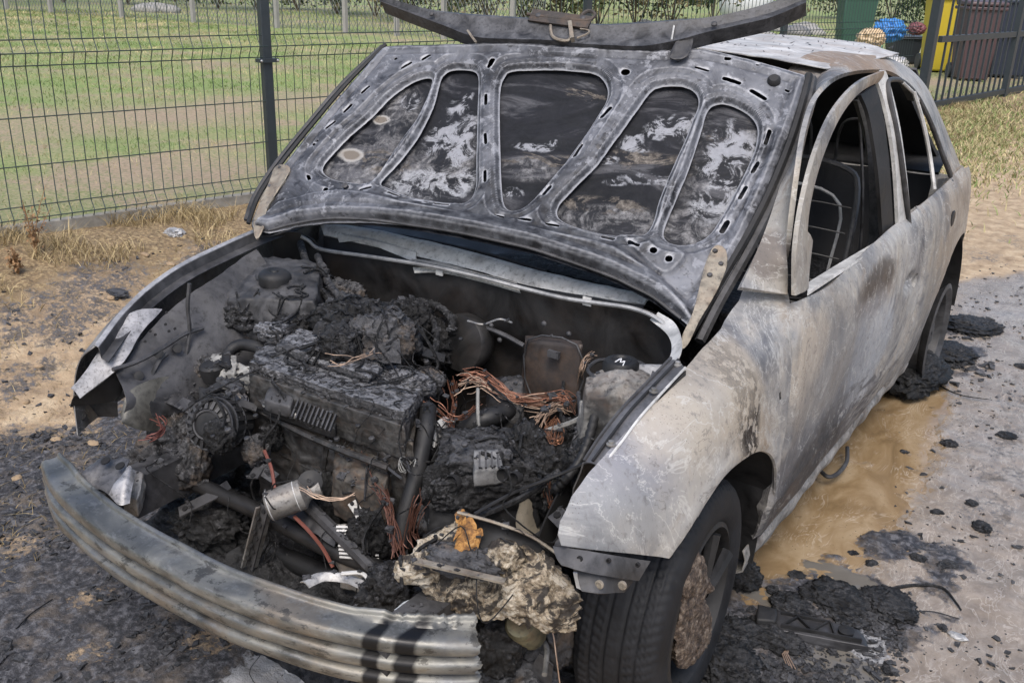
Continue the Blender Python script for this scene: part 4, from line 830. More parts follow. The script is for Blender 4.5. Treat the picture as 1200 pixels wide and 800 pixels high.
# --- glasshouse of the near side
def strip(name, a, b, xa, xb, mat, par, th=.02, n=8, mid=.006, seg=4):
    "band between two sketched edges; xa, xb give the real sideways position of each point"
    A = np.array([XP(u, v, x) for (u, v), x in zip(a, xa)]); B = np.array([XP(u, v, x) for (u, v), x in zip(b, xb)])
    A, B = cr(A, n), cr(B, n); rows = []
    for k in range(seg + 1):
        t = k / seg; r = A * (1 - t) + B * t; r[:, 0] += mid * 4 * t * (1 - t); rows.append(r)
    return loft(name, rows, mat, par, th)
roof_in = [(866, 338), (901, 262), (926, 190), (948, 128), (962, 91), (988, 69), (1030, 68), (1060, 79), (1082, 100), (1096, 127), (1112, 165), (1124, 196)]
xi = [.74, .71, .67, .62, .585, .57, .57, .585, .62, .66, .72, .775]
roof_out = [(920, 345), (924, 285), (932, 215), (942, 150), (958, 110), (990, 88), (1034, 84), (1056, 94), (1076, 114), (1092, 145), (1106, 182), (1118, 212)]
xo = [.81, .79, .755, .71, .675, .655, .65, .66, .69, .735, .785, .82]
rail = strip('roof_rail', roof_in, roof_out, xi, xo, M_BODY, car, .014, 8, .006, 6)
# base of the windscreen pillar: closes the gap between hood edge, fender and pillar
fr_out = [(930, 346), (931, 290), (939, 235), (954, 178), (975, 130), (1004, 97), (1034, 83)]
fr_in = [(945, 336), (943, 290), (947, 240), (961, 186), (983, 136), (1007, 107), (1031, 94)]
frx = [.838, .828, .81, .79, .755, .725, .70]
d1 = strip('window_frame', fr_out, fr_in, frx, [x - .008 for x in frx], M_BODY, fd_, .012, 8, .003, 3)
up_o = [(1030, 86), (1036, 84), (1044, 110), (1053, 150), (1060, 200), (1067, 270)]; up_i = [(1026, 98), (1027, 97), (1034, 118), (1042, 155), (1048, 205), (1052, 282)]
ux = [.70, .70, .725, .765, .80, .838]
strip('window_upright', up_o, up_i, ux, [x - .006 for x in ux], M_PALEM, fd_, .012, 8, .002, 3)
# dark channel behind the frame and the outer sill of the window
strip('window_channel', [(1024, 100), (1031, 125), (1038, 170), (1042, 215), (1046, 285)], [(1007, 112), (1016, 135), (1024, 180), (1029, 225), (1033, 292)], [.70, .725, .76, .79, .82], [.69, .715, .75, .78, .81], M_DARK, fd_, .012, 8, 0, 2)
strip('window_sill', [(944, 334), (985, 309), (1022, 287), (1053, 269)], [(946, 345), (985, 319), (1022, 296), (1056, 278)], [.80, .80, .80, .80], [.835, .84, .84, .84], M_PALEM, fd_, .008, 8, .003, 2)
strip('mirror_corner', [(941, 268), (936, 300), (932, 345)], [(950, 282), (946, 318), (945, 338)], [.80, .815, .825], [.80, .815, .825], M_BODY, fd_, .012, 6, .004, 2)
MB().box(XP(935, 336, .838), (.004, .045, .032)).build('mirror_socket', M_HOLE, fd_)
# post between the doors
strip('centre_pillar', [(1002, 118), (1013, 160), (1019, 215), (1020, 290), (1014, 360)], [(1024, 112), (1033, 150), (1039, 205), (1043, 260), (1042, 330)], [.60, .64, .69, .72, .74], [.64, .68, .74, .78, .80], mat_metal('pillar_ash', .04, .15, (1, .98, .95), .5, .2, .7, 3), car, .03, 8, .012, 4)
strip('pillar_flange', [(1014, 112), (1024, 150), (1031, 205), (1034, 262)], [(1021, 110), (1032, 150), (1039, 205), (1042, 262)], [.66, .70, .75, .79], [.665, .705, .755, .795], M_PALEM, car, .008, 6, 0, 1)
# rear door window frame with its quarter light bar
rwf = MB()
rw = cr([XP(u, v, x) for (u, v), x in zip([(1066, 268), (1060, 215), (1052, 160), (1041, 105), (1043, 94), (1058, 96), (1074, 112), (1088, 138), (1101, 172), (1114, 207)], [.845, .82, .78, .725, .71, .70, .715, .75, .79, .83])], 8)
rwf.tube(rw, .009, 8); rwf.build('window_frame', M_SOOT, rd)
MB().tube(cr([XP(u, v, x) for (u, v), x in zip([(1071, 108), (1082, 145), (1090, 185), (1095, 222)], [.715, .755, .79, .83])], 6), .008, 6).build('quarter_bar', M_PALEM, rd)
MB().tube(cr([XP(u, v, x) for (u, v), x in zip([(1058, 97), (1076, 116), (1091, 146), (1104, 180), (1114, 205)], [.705, .72, .755, .79, .825])], 6), .006, 6).build('pale_trim', M_PALEM, rd)
strip('window_sill', [(1064, 268), (1090, 235), (1114, 208)], [(1069, 277), (1094, 240), (1117, 211)], [.81, .81, .81], [.845, .845, .84], M_DARK, rd, .008, 6, .002, 2)

# --- roof
_ri = np.array([XP(u, v, x) for (u, v), x in zip(roof_in, xi)])
def f_roof(A, B):
    e = np.abs(A) / .60; z = 1.462 + .035 * (1 - e ** 2.2) - .05 * np.clip((B - 3.0) / .8, 0, 1) ** 2
    return (A, B, z + .004 * perlin(np.stack([A * 3, B * 3, 0 * A], -1)) + .0025 * perlin(np.stack([A * 13, B * 13, 0 * A], -1)))
panel('roof', (-.62, .62, 2.05, 3.8), .02, lambda A, B: np.maximum.reduce([np.abs(A) - .598, 2.12 + .1 * A * A - B, B - 3.55 + .5 * sstep(.25, .6, A)]), f_roof, mat_metal('ash_coated_roof', .28, .60, (1, .99, .97), .35, .15, .65, .8, .3), car, .003)
_a = cr([XP(u, v, x) for (u, v), x in zip(roof_in, xi)], 8)[26:72]
loft('roof_edge', [_a, _a + [-.05, 0, .006], _a + [-.11, .0, .010]], M_BODY, car, .003)
fl = MB()
for k in range(160):
    x, y = RNG.uniform(-.56, .56), RNG.uniform(2.25, 3.6); z = float(f_roof(np.array(x), np.array(y))[2]); s = RNG.uniform(.004, .012); a = RNG.uniform(0, 3); fl.add([(x - s * math.cos(a), y - s * math.sin(a), z + .001), (x, y + s * .5, z + .004), (x + s * math.cos(a), y + s * math.sin(a), z + .002 + s * RNG.uniform(0, .8)), (x, y - s * .5, z + .001)], [(0, 1, 2, 3)])
o = fl.build('paint_flakes', M_CHAR2, car, smooth=False); o['kind'] = 'stuff'
# far side of the glasshouse and body (mirrored rail, pillars, windows open)
Mx = lambda P: [(-p[0], p[1], p[2]) for p in P]
A_, B_ = cr([XP(u, v, x) for (u, v), x in zip(roof_in, xi)], 6), cr([XP(u, v, x) for (u, v), x in zip(roof_out, xo)], 6)
loft('roof_rail', [Mx(A_), Mx(B_)], M_PALEM, car, .02)
loft('centre_pillar', [[(-.64, 2.62, 1.42), (-.76, 2.66, 1.1), (-.80, 2.70, .9)], [(-.64, 2.78, 1.42), (-.76, 2.80, 1.1), (-.80, 2.82, .9)]], M_SOOT, car, .03)
def s_far(A, B): return np.maximum.reduce([1.38 - A, A - 4.18, B - belt(A), .24 - B, -(np.hypot(A - RC[0], B - RC[1]) - .40)])
panel('far_side_panel', (1.3, 4.2, .15, 1.02), .03, s_far, f_side(-1), M_BODY, car, .004)
loft('rear_window_frame', [[(x, 3.62 + .0 * x, 1.40 - .06 * abs(x)) for x in np.linspace(-.55, .55, 9)], [(x, 3.68, 1.35 - .06 * abs(x)) for x in np.linspace(-.56, .56, 9)]], M_SOOT, car, .01)

# --- interior: floor, tunnel, scuttle, bare seat frames
fi = MB(); fi.box((0, 2.6, .22), (1.56, 2.6, .03)); fi.box((0, 2.1, .30), (.26, 1.6, .16)); mod_bevel(fi.build('floor_pan', M_INT, car), .02)
lump('instrument_carrier', [(-.66, 1.66, .88), (.68, 1.66, .88), (.68, 1.42, .86), (-.66, 1.42, .86)], (0, -.02, -.3), M_CHAR, car, 14, .15, .03, 6, 3)
MB().tube(cr([(-.68, 1.72, .72), (0, 1.74, .74), (.70, 1.72, .72)], 6), .025, 10).build('dashboard_beam', M_INT, car)
MB().tube(cr([(.36 + .18 * math.cos(a), 1.95 + .06 * math.sin(a), .80 + .17 * math.sin(a)) for a in np.linspace(0, 6.28, 13)], 4), .008, 6).build('steering_ring', M_SOOT, car)
def seat(x, y, w=.25):
    m = MB(); b = .50; h = .58; lean = .20
    P = [(x - w, y, .38), (x - w, y + .03, b), (x - w * .95, y + lean, b + h * .8), (x - w * .6, y + lean + .03, b + h), (x + w * .6, y + lean + .03, b + h), (x + w * .95, y + lean, b + h * .8), (x + w, y + .03, b), (x + w, y, .38)]
    m.tube(cr(P, 5), .011, 7)
    for k in range(5):
        z = b + .08 + k * .09; yy = y + .03 + lean * (z - b) / h; m.tube(cr([(x - w * .9, yy, z), (x - w * .3, yy - .02, z - .01), (x + w * .3, yy - .02, z + .01), (x + w * .9, yy, z)], 4), .003, 5)
    s = m.build('seat_frame', mat_metal('seat_tube', .05, .16, (1, 1, 1), .4, .4, .5), car)
    q = MB(); q.tube(cr([(x - w * .7, y + lean * .9, b + .18), (x - w * .7, y + lean + .01, b + .44), (x, y + lean + .0, b + .5), (x + w * .7, y + lean + .01, b + .44), (x + w * .7, y + lean * .9, b + .18)], 4), .006, 6); q.build('wire_loop', M_PALEM, s)
    c = MB(); c.box((x, y - .25, .36), (2 * w, .5, .05)); c.build('seat_pan', M_INT, s)
    for k in range(6): pass
seat(.40, 2.42); seat(-.36, 2.42)
loft('rear_seat_panel', [[(x, 3.45 - .02 * math.cos(x * 20), .45) for x in np.linspace(-.66, .70, 30)], [(x, 3.62 - .02 * math.cos(x * 20), .92) for x in np.linspace(-.66, .70, 30)]], M_INT, car, .02)
loft('parcel_shelf', [[(x, 3.62, .93) for x in (-.7, 0, .72)], [(x, 4.0, .97) for x in (-.66, 0, .68)]], M_INT, car, .01)
loft('tailgate', [[(x, 3.98 - .10 * abs(x), .95) for x in np.linspace(-.70, .66, 9)], [(x, 3.78 - .10 * abs(x), 1.12) for x in np.linspace(-.66, .60, 9)], [(x * .82, 3.58 - .08 * abs(x), 1.38) for x in np.linspace(-.66, .60, 9)]], M_INT, car, .02)
loft('far_rear_pillar', [[(-.80, 3.2, .98), (-.74, 3.3, 1.15), (-.62, 3.35, 1.42)], [(-.80, 3.7, .98), (-.76, 3.75, 1.15), (-.60, 3.66, 1.40)]], M_INT, car, .03)
for xx in (-.35, .05, .42):
    MB().tube(cr([(xx - .13, 3.50, .93), (xx - .11, 3.47, 1.12), (xx, 3.46, 1.15), (xx + .11, 3.47, 1.12), (xx + .13, 3.50, .93)], 5), .007, 6).build('headrest_wire', M_SOOT, car)
for (a, b) in (((.55, 2.72, 1.36), (.66, 2.75, .5)), ((.50, 2.4, .62), (.62, 2.72, .55))):
    MB().tube(cr([a, (np.array(a) + b) / 2 + [.02, .03, -.01], b], 6), .006, 5).build('belt_cable', M_SOOT, car)
lump('burnt_seat_foam', [(-.60, 3.42, .52), (.64, 3.42, .50), (.64, 2.98, .44), (-.6, 2.98, .44)], (0, 0, -.2), M_CHAR, car, 16, .2, .05, 6, 8)

# --- wheels
def tyre_mesh(c, R=.315, w=.20, rr=.208):
    prof = []   # (x along axle, r)
    hw2 = w / 2
    pts = [(-hw2 * .86, rr), (-hw2 * 1.0, rr + .012), (-hw2 * 1.06, rr + .045), (-hw2 * 1.03, R - .03), (-hw2 * .93, R - .011), (-hw2 * .80, R - .003)]
    grooves = (-.055, -.02, .018, .053)
    tread = np.linspace(-hw2 * .78, hw2 * .78, 45)
    P = cr(pts, 3).tolist() + [(x, R) for x in tread] + [(-a, b) for a, b in cr(pts, 3).tolist()[::-1]]
    P = np.array(P); n = 360; a = np.linspace(0, 2 * np.pi, n, endpoint=False); V = []
    for k, (x, r) in enumerate(P):
        g = sum(np.exp(-((x - q) / .0032) ** 4) for q in grooves) if abs(x) < hw2 * .8 else 0
        ph = (a * 84 / (2 * np.pi) + x * 22 * (1 if x > 0 else -1)) % 1.0
        s = np.exp(-((ph - .5) / .10) ** 4) * (1.0 if hw2 * .30 < abs(x) < hw2 * .97 else .35 * (abs(x) < hw2 * .3))
        rrr = r - .0075 * g - .0045 * s * (r > R - .02) * (1 - min(1, g)) + .0012 * perlin(np.stack([np.cos(a) * 9, np.sin(a) * 9, 0 * a + x * 30], -1))
        V.append(np.stack([np.full(n, x), rrr * np.cos(a), rrr * np.sin(a)], -1))
    V = np.concatenate(V); M = len(P); F = [(i * n + j, (i + 1) * n + j, (i + 1) * n + (j + 1) % n, i * n + (j + 1) % n) for i in range(M - 1) for j in range(n)]
    return V + np.array(c), F
WC = np.array([.758, .885, .308]); steer = R_(4)
Vt, Ft = tyre_mesh((0, 0, 0), .308, .20, .203); ca, sa = math.cos(steer), math.sin(steer); Rs = np.array([[ca, -sa, 0], [sa, ca, 0], [0, 0, 1]])
whl = obj('front_wheel', Vt @ Rs.T + WC, Ft, M_TYRE, car); whl['label'] = 'front wheel with tyre still on and half melted rim'
rm = MB(); rm.lathe([(.204, .085), (.210, .095), (.197, .10), (.189, .085), (.182, .05), (.178, -.08), (.207, -.09), (.210, -.085)], WC, (ca, sa, 0), 48, False)
rm.build('rim', M_DARK, whl)
hb = MB(); hb.lathe([(.02, .05), (.135, .05), (.14, .02), (.14, -.02), (.02, -.02)], WC, (ca, sa, 0), 36); hb.lathe([(.01, .09), (.05, .088), (.062, .07), (.062, .04)], WC, (ca, sa, 0), 20); hb.build('brake_disc', M_DARK, whl)
for k in range(7):
    a = R_(18 + k * 51.4)
    if 195 < math.degrees(a) % 360 < 345: continue
    p = WC + np.array([.07, 0, 0]); q = p + np.array([.015, .182 * math.cos(a), .182 * math.sin(a)]); s = MB()
    s.tube([p + np.array([.01, .05 * math.cos(a), .05 * math.sin(a)]), (p + q) / 2 + np.array([.012, 0, 0]), q], [.022, .016, .02], 7); s.build('spoke', M_DARK, whl)
# melted alloy that ran down and set against the wheel
def slab(name, px, x, mat, par, th=.03, amp=.012, h=.006, fr=16, sd=3, bulge=.0):
    pl = np.array([XP(u, v, x)[1:] for u, v in px]); pl = cr(pl, 4, True); r = (pl[:, 0].min() - .01, pl[:, 0].max() + .01, pl[:, 1].min() - .01, pl[:, 1].max() + .01)
    def f(A, B):
        d = np.clip(-sdf_poly(A, B, pl), 0, .03) / .03; q = np.stack([A * fr, B * fr, 0 * A + sd], -1)
        return (x + amp * (ridged(q, 4) - .3) + bulge * np.sqrt(d) - .0, A, B)
    return panel(name, r, h, lambda A, B: sdf_poly(A, B, pl) + .006 * perlin(np.stack([A * 45, B * 45, 0 * A], -1)), f, mat, par, th)
slab('melted_rim', [(806, 660), (812, 646), (822, 652), (828, 676), (834, 690), (822, 698), (830, 716), (828, 748), (814, 772), (800, 782), (790, 774), (790, 740), (794, 708), (798, 684)], .862, M_MRIM, whl, .03, .012, .004, 30, 3, .012)
slab('melted_rim', [(797, 690), (812, 664), (822, 672), (818, 690), (806, 700)], .872, M_MRIM, whl, .02, .010, .004, 30, 9, .010)
wa = MB()
wl_rows = []
for xx in (.62, .74, .86): wl_rows.append([(xx if xx < .8 else float(side_x(AC[0] + (AR + .0) * math.cos(a), AC[1] + (AR + .0) * math.sin(a))) - .01, AC[0] + ek(a) * (AR + .004) * math.cos(a), AC[1] + (AR + .004) * math.sin(a)) for a in np.linspace(R_(-8), R_(128), 36)])
loft('wheel_arch', wl_rows, M_DARK, car, .004)
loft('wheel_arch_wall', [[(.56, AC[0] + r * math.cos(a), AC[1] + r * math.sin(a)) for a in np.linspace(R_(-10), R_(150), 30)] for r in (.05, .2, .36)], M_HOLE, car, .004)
loft('arch_liner_rest', [[(x_, 1.305 + .012 * math.sin(z_ * 30), z_) for x_ in (.60, .70, .80, .84)] for z_ in (.20, .27, .34, .42, .50)], M_DARK, car, .004)
# rear wheel burnt down to its rim
rw_ = obj('rear_wheel', *[(lambda m: (np.concatenate(m.V), m.F))(MB().lathe([(.20, -.09), (.232, -.085), (.20, -.06), (.195, .06), (.225, .085), (.235, .095), (.215, .10), (.19, .08), (.18, .0), (.06, .02), (.05, .07), (.01, .07)], (.775, RC[0], .245), (1, 0, 0), 44, False))][0], M_SOOT, car, sharp=40)
rw_['label'] = 'rear wheel burnt down to the bare rim'
loft('rear_arch', [[(xx, RC[0] + .395 * math.cos(a), RC[1] + .395 * math.sin(a)) for a in np.linspace(R_(-5), R_(185), 30)] for xx in (.55, .72, .86)], M_DARK, car, .004)
blob('tyre_residue', (.80, RC[0] - .02, .05), (.12, .22, .06), M_CHAR, car, 18, .5, 3, 5)
far_w = obj('front_wheel', Vt * np.array([1, 1, 1]) + np.array([-.772, AC[0], .315]), Ft, M_TYRE, car); far_w['label'] = 'front wheel on the far side, hidden in the shade of the engine bay'
# ------------------------------------------------------------------ raised hood: stamped inner frame, outer skin, latch strip, hinges
hood_out_px = [(297, 270), (293, 258), (304, 232), (330, 193), (370, 143), (410, 96), (446, 56), (452, 52), (500, 50), (550, 49), (590, 47), (633, 49), (700, 53), (767, 56), (822, 54), (880, 67), (948, 87), (951, 95), (938, 135), (922, 178), (902, 228), (880, 275), (858, 315), (835, 352), (812, 386), (797, 373), (767, 350), (740, 336), (717, 325), (692, 315), (667, 307), (625, 293), (587, 284), (535, 273), (477, 264), (430, 259), (385, 258), (345, 263), (315, 273)]
HOUT = np.array([hp(u, v) for u, v in hood_out_px])
ops_px = [
 [(503, 87), (484, 90), (460, 106), (433, 132), (400, 162), (380, 184), (375, 195), (384, 204), (402, 208), (428, 210), (440, 200), (466, 162), (484, 138), (495, 115), (502, 98)],
 [(517, 84), (528, 77), (549, 77), (558, 84), (558, 110), (557, 140), (556, 180), (555, 213), (547, 230), (534, 233), (484, 227), (452, 215), (444, 208), (466, 185), (490, 152), (505, 122), (512, 98)],
 [(600, 78), (640, 76), (690, 80), (706, 89), (711, 105), (702, 126), (667, 177), (634, 216), (614, 237), (601, 242), (590, 237), (586, 217), (584, 167), (584, 105), (590, 84)],
 [(775, 96), (798, 96), (814, 103), (818, 117), (810, 138), (800, 163), (786, 194), (772, 228), (764, 256), (752, 270), (720, 271), (680, 263), (655, 252), (652, 238), (668, 219), (700, 186), (738, 134), (760, 104)],
 [(838, 117), (853, 117), (876, 128), (887, 143), (886, 163), (878, 186), (864, 214), (848, 244), (832, 268), (812, 280), (790, 281), (778, 274), (778, 262), (790, 232), (806, 194), (820, 152), (828, 126)]]
OPS = [cr([hp(u, v) for u, v in o], 4, True) for o in ops_px]
slots = [((496, 71), (504, 66), .0055), ((472, 81), (482, 75), .0055), ((425, 110), (433, 103), .0055), ((404, 132), (412, 124), .0055), ((569, 111), (569, 121), .0055), ((568, 156), (569, 167), .005), ((568, 200), (568, 211), .005),
 ((574, 77), (577, 72), .010), ((705, 136), (715, 126), .006), ((673, 181), (681, 169), .006), ((637, 226), (644, 218), .006), ((422, 222), (434, 219), .0045), ((454, 224), (466, 227), .0045), ((485, 231), (500, 235), .0035), ((508, 236), (526, 239), .0035), ((580, 252), (590, 254), .003),
 ((608, 257), (622, 259), .004), ((640, 262), (654, 264), .004), ((706, 276), (718, 279), .006), ((738, 285), (748, 290), .006), ((849, 93), (866, 99), .007), ((881, 108), (896, 117), .007), ((815, 80), (830, 84), .004), ((897, 167), (902, 153), .006), ((882, 200), (888, 190), .006), ((867, 231), (874, 219), .006), ((383, 151), (393, 144), .005),
 ((361, 206), (363, 211), .0055), ((846, 270), (852, 260), .008), ((757, 176 - 60), (757, 116), .0001), ((851, 71), (855, 71), .006), ((921, 107), (924, 107), .0045), ((887, 78), (889, 78), .004)]
circ = [((733, 86), .013), ((766, 296), .0095), ((784, 306), .0095), ((382, 223), .008), ((368, 170), .0055), ((372, 166), .004), ((458, 58), .004), ((464, 70), .006), ((405, 219), .009), ((660, 55), .0001)]
CAP = [(hp(*a), hp(*b), r) for a, b, r in slots] + [(hp(*a), hp(a[0] + .5, a[1]), r) for a, r in circ]
rails_px = [(338, 262), (400, 240), (477, 252), (560, 266), (640, 284), (705, 300), (760, 322), (800, 352)]
LIPL = cr([hp(u, v) for u, v in hood_out_px[25:]] , 2)
BOT = cr([hp(u, v) for u, v in [(330, 240), (400, 226), (470, 238), (560, 256), (650, 275), (720, 292), (775, 330), (805, 362)]], 5)
def s_hood(A, B):
    d = sdf_poly(A, B, HOUT)
    for o in OPS: d = np.maximum(d, -sdf_poly(A, B, o))
    for p, q, r in CAP: d = np.maximum(d, -sdf_capsule(A, B, p, q, r))
    return d
TRI = cr([hp(u, v) for u, v in [(722, 268), (762, 282), (802, 296), (793, 316), (775, 322), (750, 300)]], 3, True)
def f_hood(A, B):
    z = crown(A, B); dd = np.full(A.shape, 9.)
    for o in OPS: dd = np.minimum(dd, sdf_poly(A, B, o))
    dd = np.clip(dd, 0, 9)
    z = z - .012 * sstep(.013, .008, dd) - .006 * sstep(.006, .0, dd) - .005 * sstep(.024, .019, dd) + .0025 * np.exp(-((dd - .0165) / .003) ** 2)
    z = z + .007 * sstep(.040, .050, dd)
    de = -sdf_poly(A, B, HOUT); z = z - .018 * sstep(.020, .004, de) + .004 * np.exp(-((de - .03) / .006) ** 2) - .005 * np.exp(-((de - .052) / .006) ** 2)
    db = sdf_poly(A, B, np.concatenate([BOT, [(1.2, -.8), (-1.2, -.8)]])); z = z + .020 * sstep(.012, -.012, db) * sstep(0, .04, de + .02) - .012 * sstep(-.05, -.11, db)
    z = z + .008 * sstep(.006, -.006, sdf_poly(A, B, TRI))
    for p, q, r in CAP:
        dc = sdf_capsule(A, B, p, q, r); z = z - .003 * np.exp(-(np.clip(dc, 0, 1) / .005) ** 2)
    z = z + .003 * perlin(np.stack([A * 13, B * 13, 0 * A], -1)) + .0011 * perlin(np.stack([A * 60, B * 60, 0 * A], -1))
    P = HO[:, None, None] + HX[:, None, None] * A + HY[:, None, None] * B + HC[:, None, None] * z if A.ndim == 2 else None
    return (P[0], P[1], P[2])
lo, hi = HOUT.min(0) - .01, HOUT.max(0) + .01
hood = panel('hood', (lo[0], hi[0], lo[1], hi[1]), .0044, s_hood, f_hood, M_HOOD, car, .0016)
hood['label'] = 'raised hood, stamped inner frame towards the camera'
def f_skin(A, B):
    z = crown(A, B) - .040 + .004 * perlin(np.stack([A * 4, B * 4, 0 * A + 4], -1)) + .0015 * perlin(np.stack([A * 14, B * 22, 0 * A + 4], -1)) + .002 * ridged(np.stack([A * 5 + B * 3, B * 7, 0 * A + 8], -1), 3)
    de = -sdf_poly(A, B, HOUT); z = z + .026 * sstep(.03, .0, de)
    P = HO[:, None, None] + HX[:, None, None] * A + HY[:, None, None] * B + HC[:, None, None] * z
    return (P[0], P[1], P[2])
panel('outer_skin', (lo[0] - .01, hi[0] + .01, lo[1] - .01, hi[1] + .01), .012, lambda A, B: sdf_poly(A, B, HOUT) - .004, f_skin, M_SKIN, hood, .0016)
# hem flanges along both sides
for name, px, offs in (('side_flange', [(948, 88), (940, 120), (925, 168), (903, 222), (880, 268), (857, 308), (832, 350), (808, 392)], (.012, .012)), ('side_flange', [(952, 92), (946, 125), (932, 172), (911, 226), (889, 272), (866, 314), (842, 356), (820, 400)], (-.005, .014)), ('side_flange', [(452, 52), (410, 94), (370, 141), (328, 193), (303, 230), (291, 262)], (.012, .007)), ('side_flange', [(448, 54), (405, 94), (364, 141), (322, 193), (298, 230), (288, 258)], (-.006, .007))):
    m = MB(); m.tube(cr([hq(u, v, offs[0] - .012) for u, v in px], 6), offs[1], 6); m.build(name, M_DARK if offs[0] > 0 else M_SOOT, hood)
m = MB(); m.tube(cr([hq(u, v, .002) for u, v in [(315, 270), (345, 262), (385, 256), (430, 257), (477, 263), (535, 272), (587, 283), (625, 292), (667, 306), (717, 324), (740, 335), (767, 349), (798, 373)]], 6), .005, 6); m.build('rear_hem', M_SOOT, hood)
# rubber stop, bolts
def hood_disc(u, v, r, h, mat, name, n=18):
    a, b = hp(u, v, 0); p = hw(a, b, float(crown(a, 0)) + .006)
    return MB().lathe([(r, 0), (r, h * .6), (r * .7, h), (r * .15, h)], p, HC, n).build(name, mat, hood)
hood_disc(907, 98, .019, .018, M_DARK, 'rubber_stop')
for (u, v) in ((330, 199), (318, 221), (838, 297), (845, 312), (832, 325)): hood_disc(u, v, .008, .010, M_SOOT, 'bolt', 8)
hood_disc(405, 219, .010, .004, M_SOOT, 'washer')
# hinges
def hinge(px, y, name='hinge', mat=M_TAN, w=.03):
    P = cr([YP(u, v, yy) for (u, v), yy in zip(px, y)], 5); m = MB()
    for a, b in zip(P[:-1], P[1:]): m.bar(a, b + (b - a) * .15, w, .006, (0, -1, .6))
    return m.build(name, mat, car)
def hplate(px, off, mat, name, par=hood, th=.006):
    pl = np.array([hp(u, v, off) for u, v in px]); pl = cr(pl, 3, True); r = (*[pl[:, 0].min() - .005, pl[:, 0].max() + .005], pl[:, 1].min() - .005, pl[:, 1].max() + .005)
    def f(A, B):
        d = -sdf_poly(A, B, pl); z = off + crown(A, B) + .003 * np.exp(-((d - .004) / .003) ** 2) + .002 * perlin(np.stack([A * 40, B * 40, 0 * A], -1)); P = HO[:, None, None] + HX[:, None, None] * A + HY[:, None, None] * B + HC[:, None, None] * z
        return (P[0], P[1], P[2])
    return panel(name, r, .005, lambda A, B: sdf_poly(A, B, pl), f, mat, par, th)
hg = hplate([(333, 193), (340, 200), (325, 225), (313, 245), (309, 268), (300, 280), (297, 262), (303, 240), (316, 212), (322, 196)], .014, M_TAN, 'hinge')
hg = hplate([(838, 288), (850, 292), (852, 310), (845, 330), (834, 352), (820, 375), (806, 404), (797, 408), (800, 392), (812, 366), (820, 335), (828, 305)], .012, M_TAN, 'hinge')
# latch strip (front edge beam of the car front, hanging on the hood latch)
top = [(440, -6), (470, 3), (505, 12), (540, 16), (580, 19), (625, 22), (668, 26), (705, 29), (745, 27), (790, 24), (830, 21), (870, 13), (905, 3), (945, -12)]
bot = [(446, 2), (482, 16), (520, 30), (556, 43), (600, 46), (640, 47), (676, 51), (712, 53), (752, 54), (790, 48), (828, 38), (868, 29), (905, 20), (945, 3)]
T_ = cr([PPl(u, v, HO + HC * .02, HN) for u, v in top], 6); B_ = cr([PPl(u, v, HO + HC * .02, HN) for u, v in bot], 6)
ledge = T_ + (-HC * .055 + np.array([0, 0, .022]))[None, :]; fold = B_ * .12 + T_ * .88 + HC * .006
Bl = B_ - HC * .05
ls = loft('latch_strip', [ledge, T_, fold, B_ * .55 + T_ * .45 - HC * .008, B_, Bl], mat_metal('sooty_strip', .015, .12, (1, 1.02, 1.1), .8, .3, .5, 2.0), car, .003)
ls['label'] = 'bent soot black cross strip hanging on the hood latch'
lt = MB(); q = lambda u, v, o=.03: PPl(u, v, HO + HC * o, HN)
lt.tube(cr([q(618, 17), (q(640, 20)), q(668, 23), q(690, 24), q(697, 17), q(690, 13), q(682, 18), q(684, 24)], 4), .006, 6); lt.bar(q(622, 18), q(692, 27), .05, .006, HC); 
lb = lt.build('latch_bracket', mat_metal('rusty_dark', .02, .08, (1, .88, .8), .6, .3, .6, 3, .25), ls)
MB().bar(q(668, 27), q(671, 47), .012, .02, HC).build('latch_tongue', M_TAN, ls); MB().tube(cr([q(680, 34), q(690, 36), q(688, 40), q(676, 45)], 4), .003, 5).build('hook', M_TAN, ls); MB().tube(cr([q(548, 36), q(552, 42), q(558, 50)], 4), .004, 5).build('hanging_tab', M_TAN, ls); lc = MB(); lc.tube(cr([q(645, 30), q(647, 42), q(656, 47), q(668, 46), q(668, 28)], 4), .005, 6); lc.build('latch_catch', M_TAN, ls)
for (u, v) in ((631, 19), (683, 22), (837, 29), (506, 17)): MB().lathe([(.009, 0), (.009, .005), (.004, .008)], q(u, v, .03), HC, 10).build('bolt', M_SOOT, ls)
hplate([(795, 45), (812, 42), (806, 66), (785, 68)], .03, M_SOOT, 'buffer_bracket')
MB().tube([q(790, 30, .02), q(787, 47, .02)], .003, 5).build('pin', M_PALEM, ls)
# ------------------------------------------------------------------ engine bay and front end
def zs(px, z): 
    z = np.broadcast_to(np.asarray(z, float), (len(px),)); return np.array([ZP(u, v, k) for (u, v), k in zip(px, z)])
def yss(px, y):
    y = np.broadcast_to(np.asarray(y, float), (len(px),)); return np.array([YP(u, v, k) for (u, v), k in zip(px, y)])
def xs(px, x):
    x = np.broadcast_to(np.asarray(x, float), (len(px),)); return np.array([XP(u, v, k) for (u, v), k in zip(px, x)])
def band(name, A, B, mat, par=car, th=.003, n=6, seg=4, bulge=(0, 0, 0), noise=.0, fr=12):
    A, B = cr(A, n), cr(B, n); rows = []
    for k in range(seg + 1):
        t = k / seg; r = A * (1 - t) + B * t + np.array(bulge) * 4 * t * (1 - t)
        if noise: r = r + (np.array(bulge) / (np.linalg.norm(bulge) + 1e-9) if any(bulge) else np.array([0, 0, 1.])) * (noise * fbm(r * fr, 3))[:, None]
        rows.append(r)
    return loft(name, rows, mat, par, th)
def pipe(name, P, r, mat, par=car, n=8, sm=6): return MB().tube(cr(P, sm), r, n).build(name, mat, par)

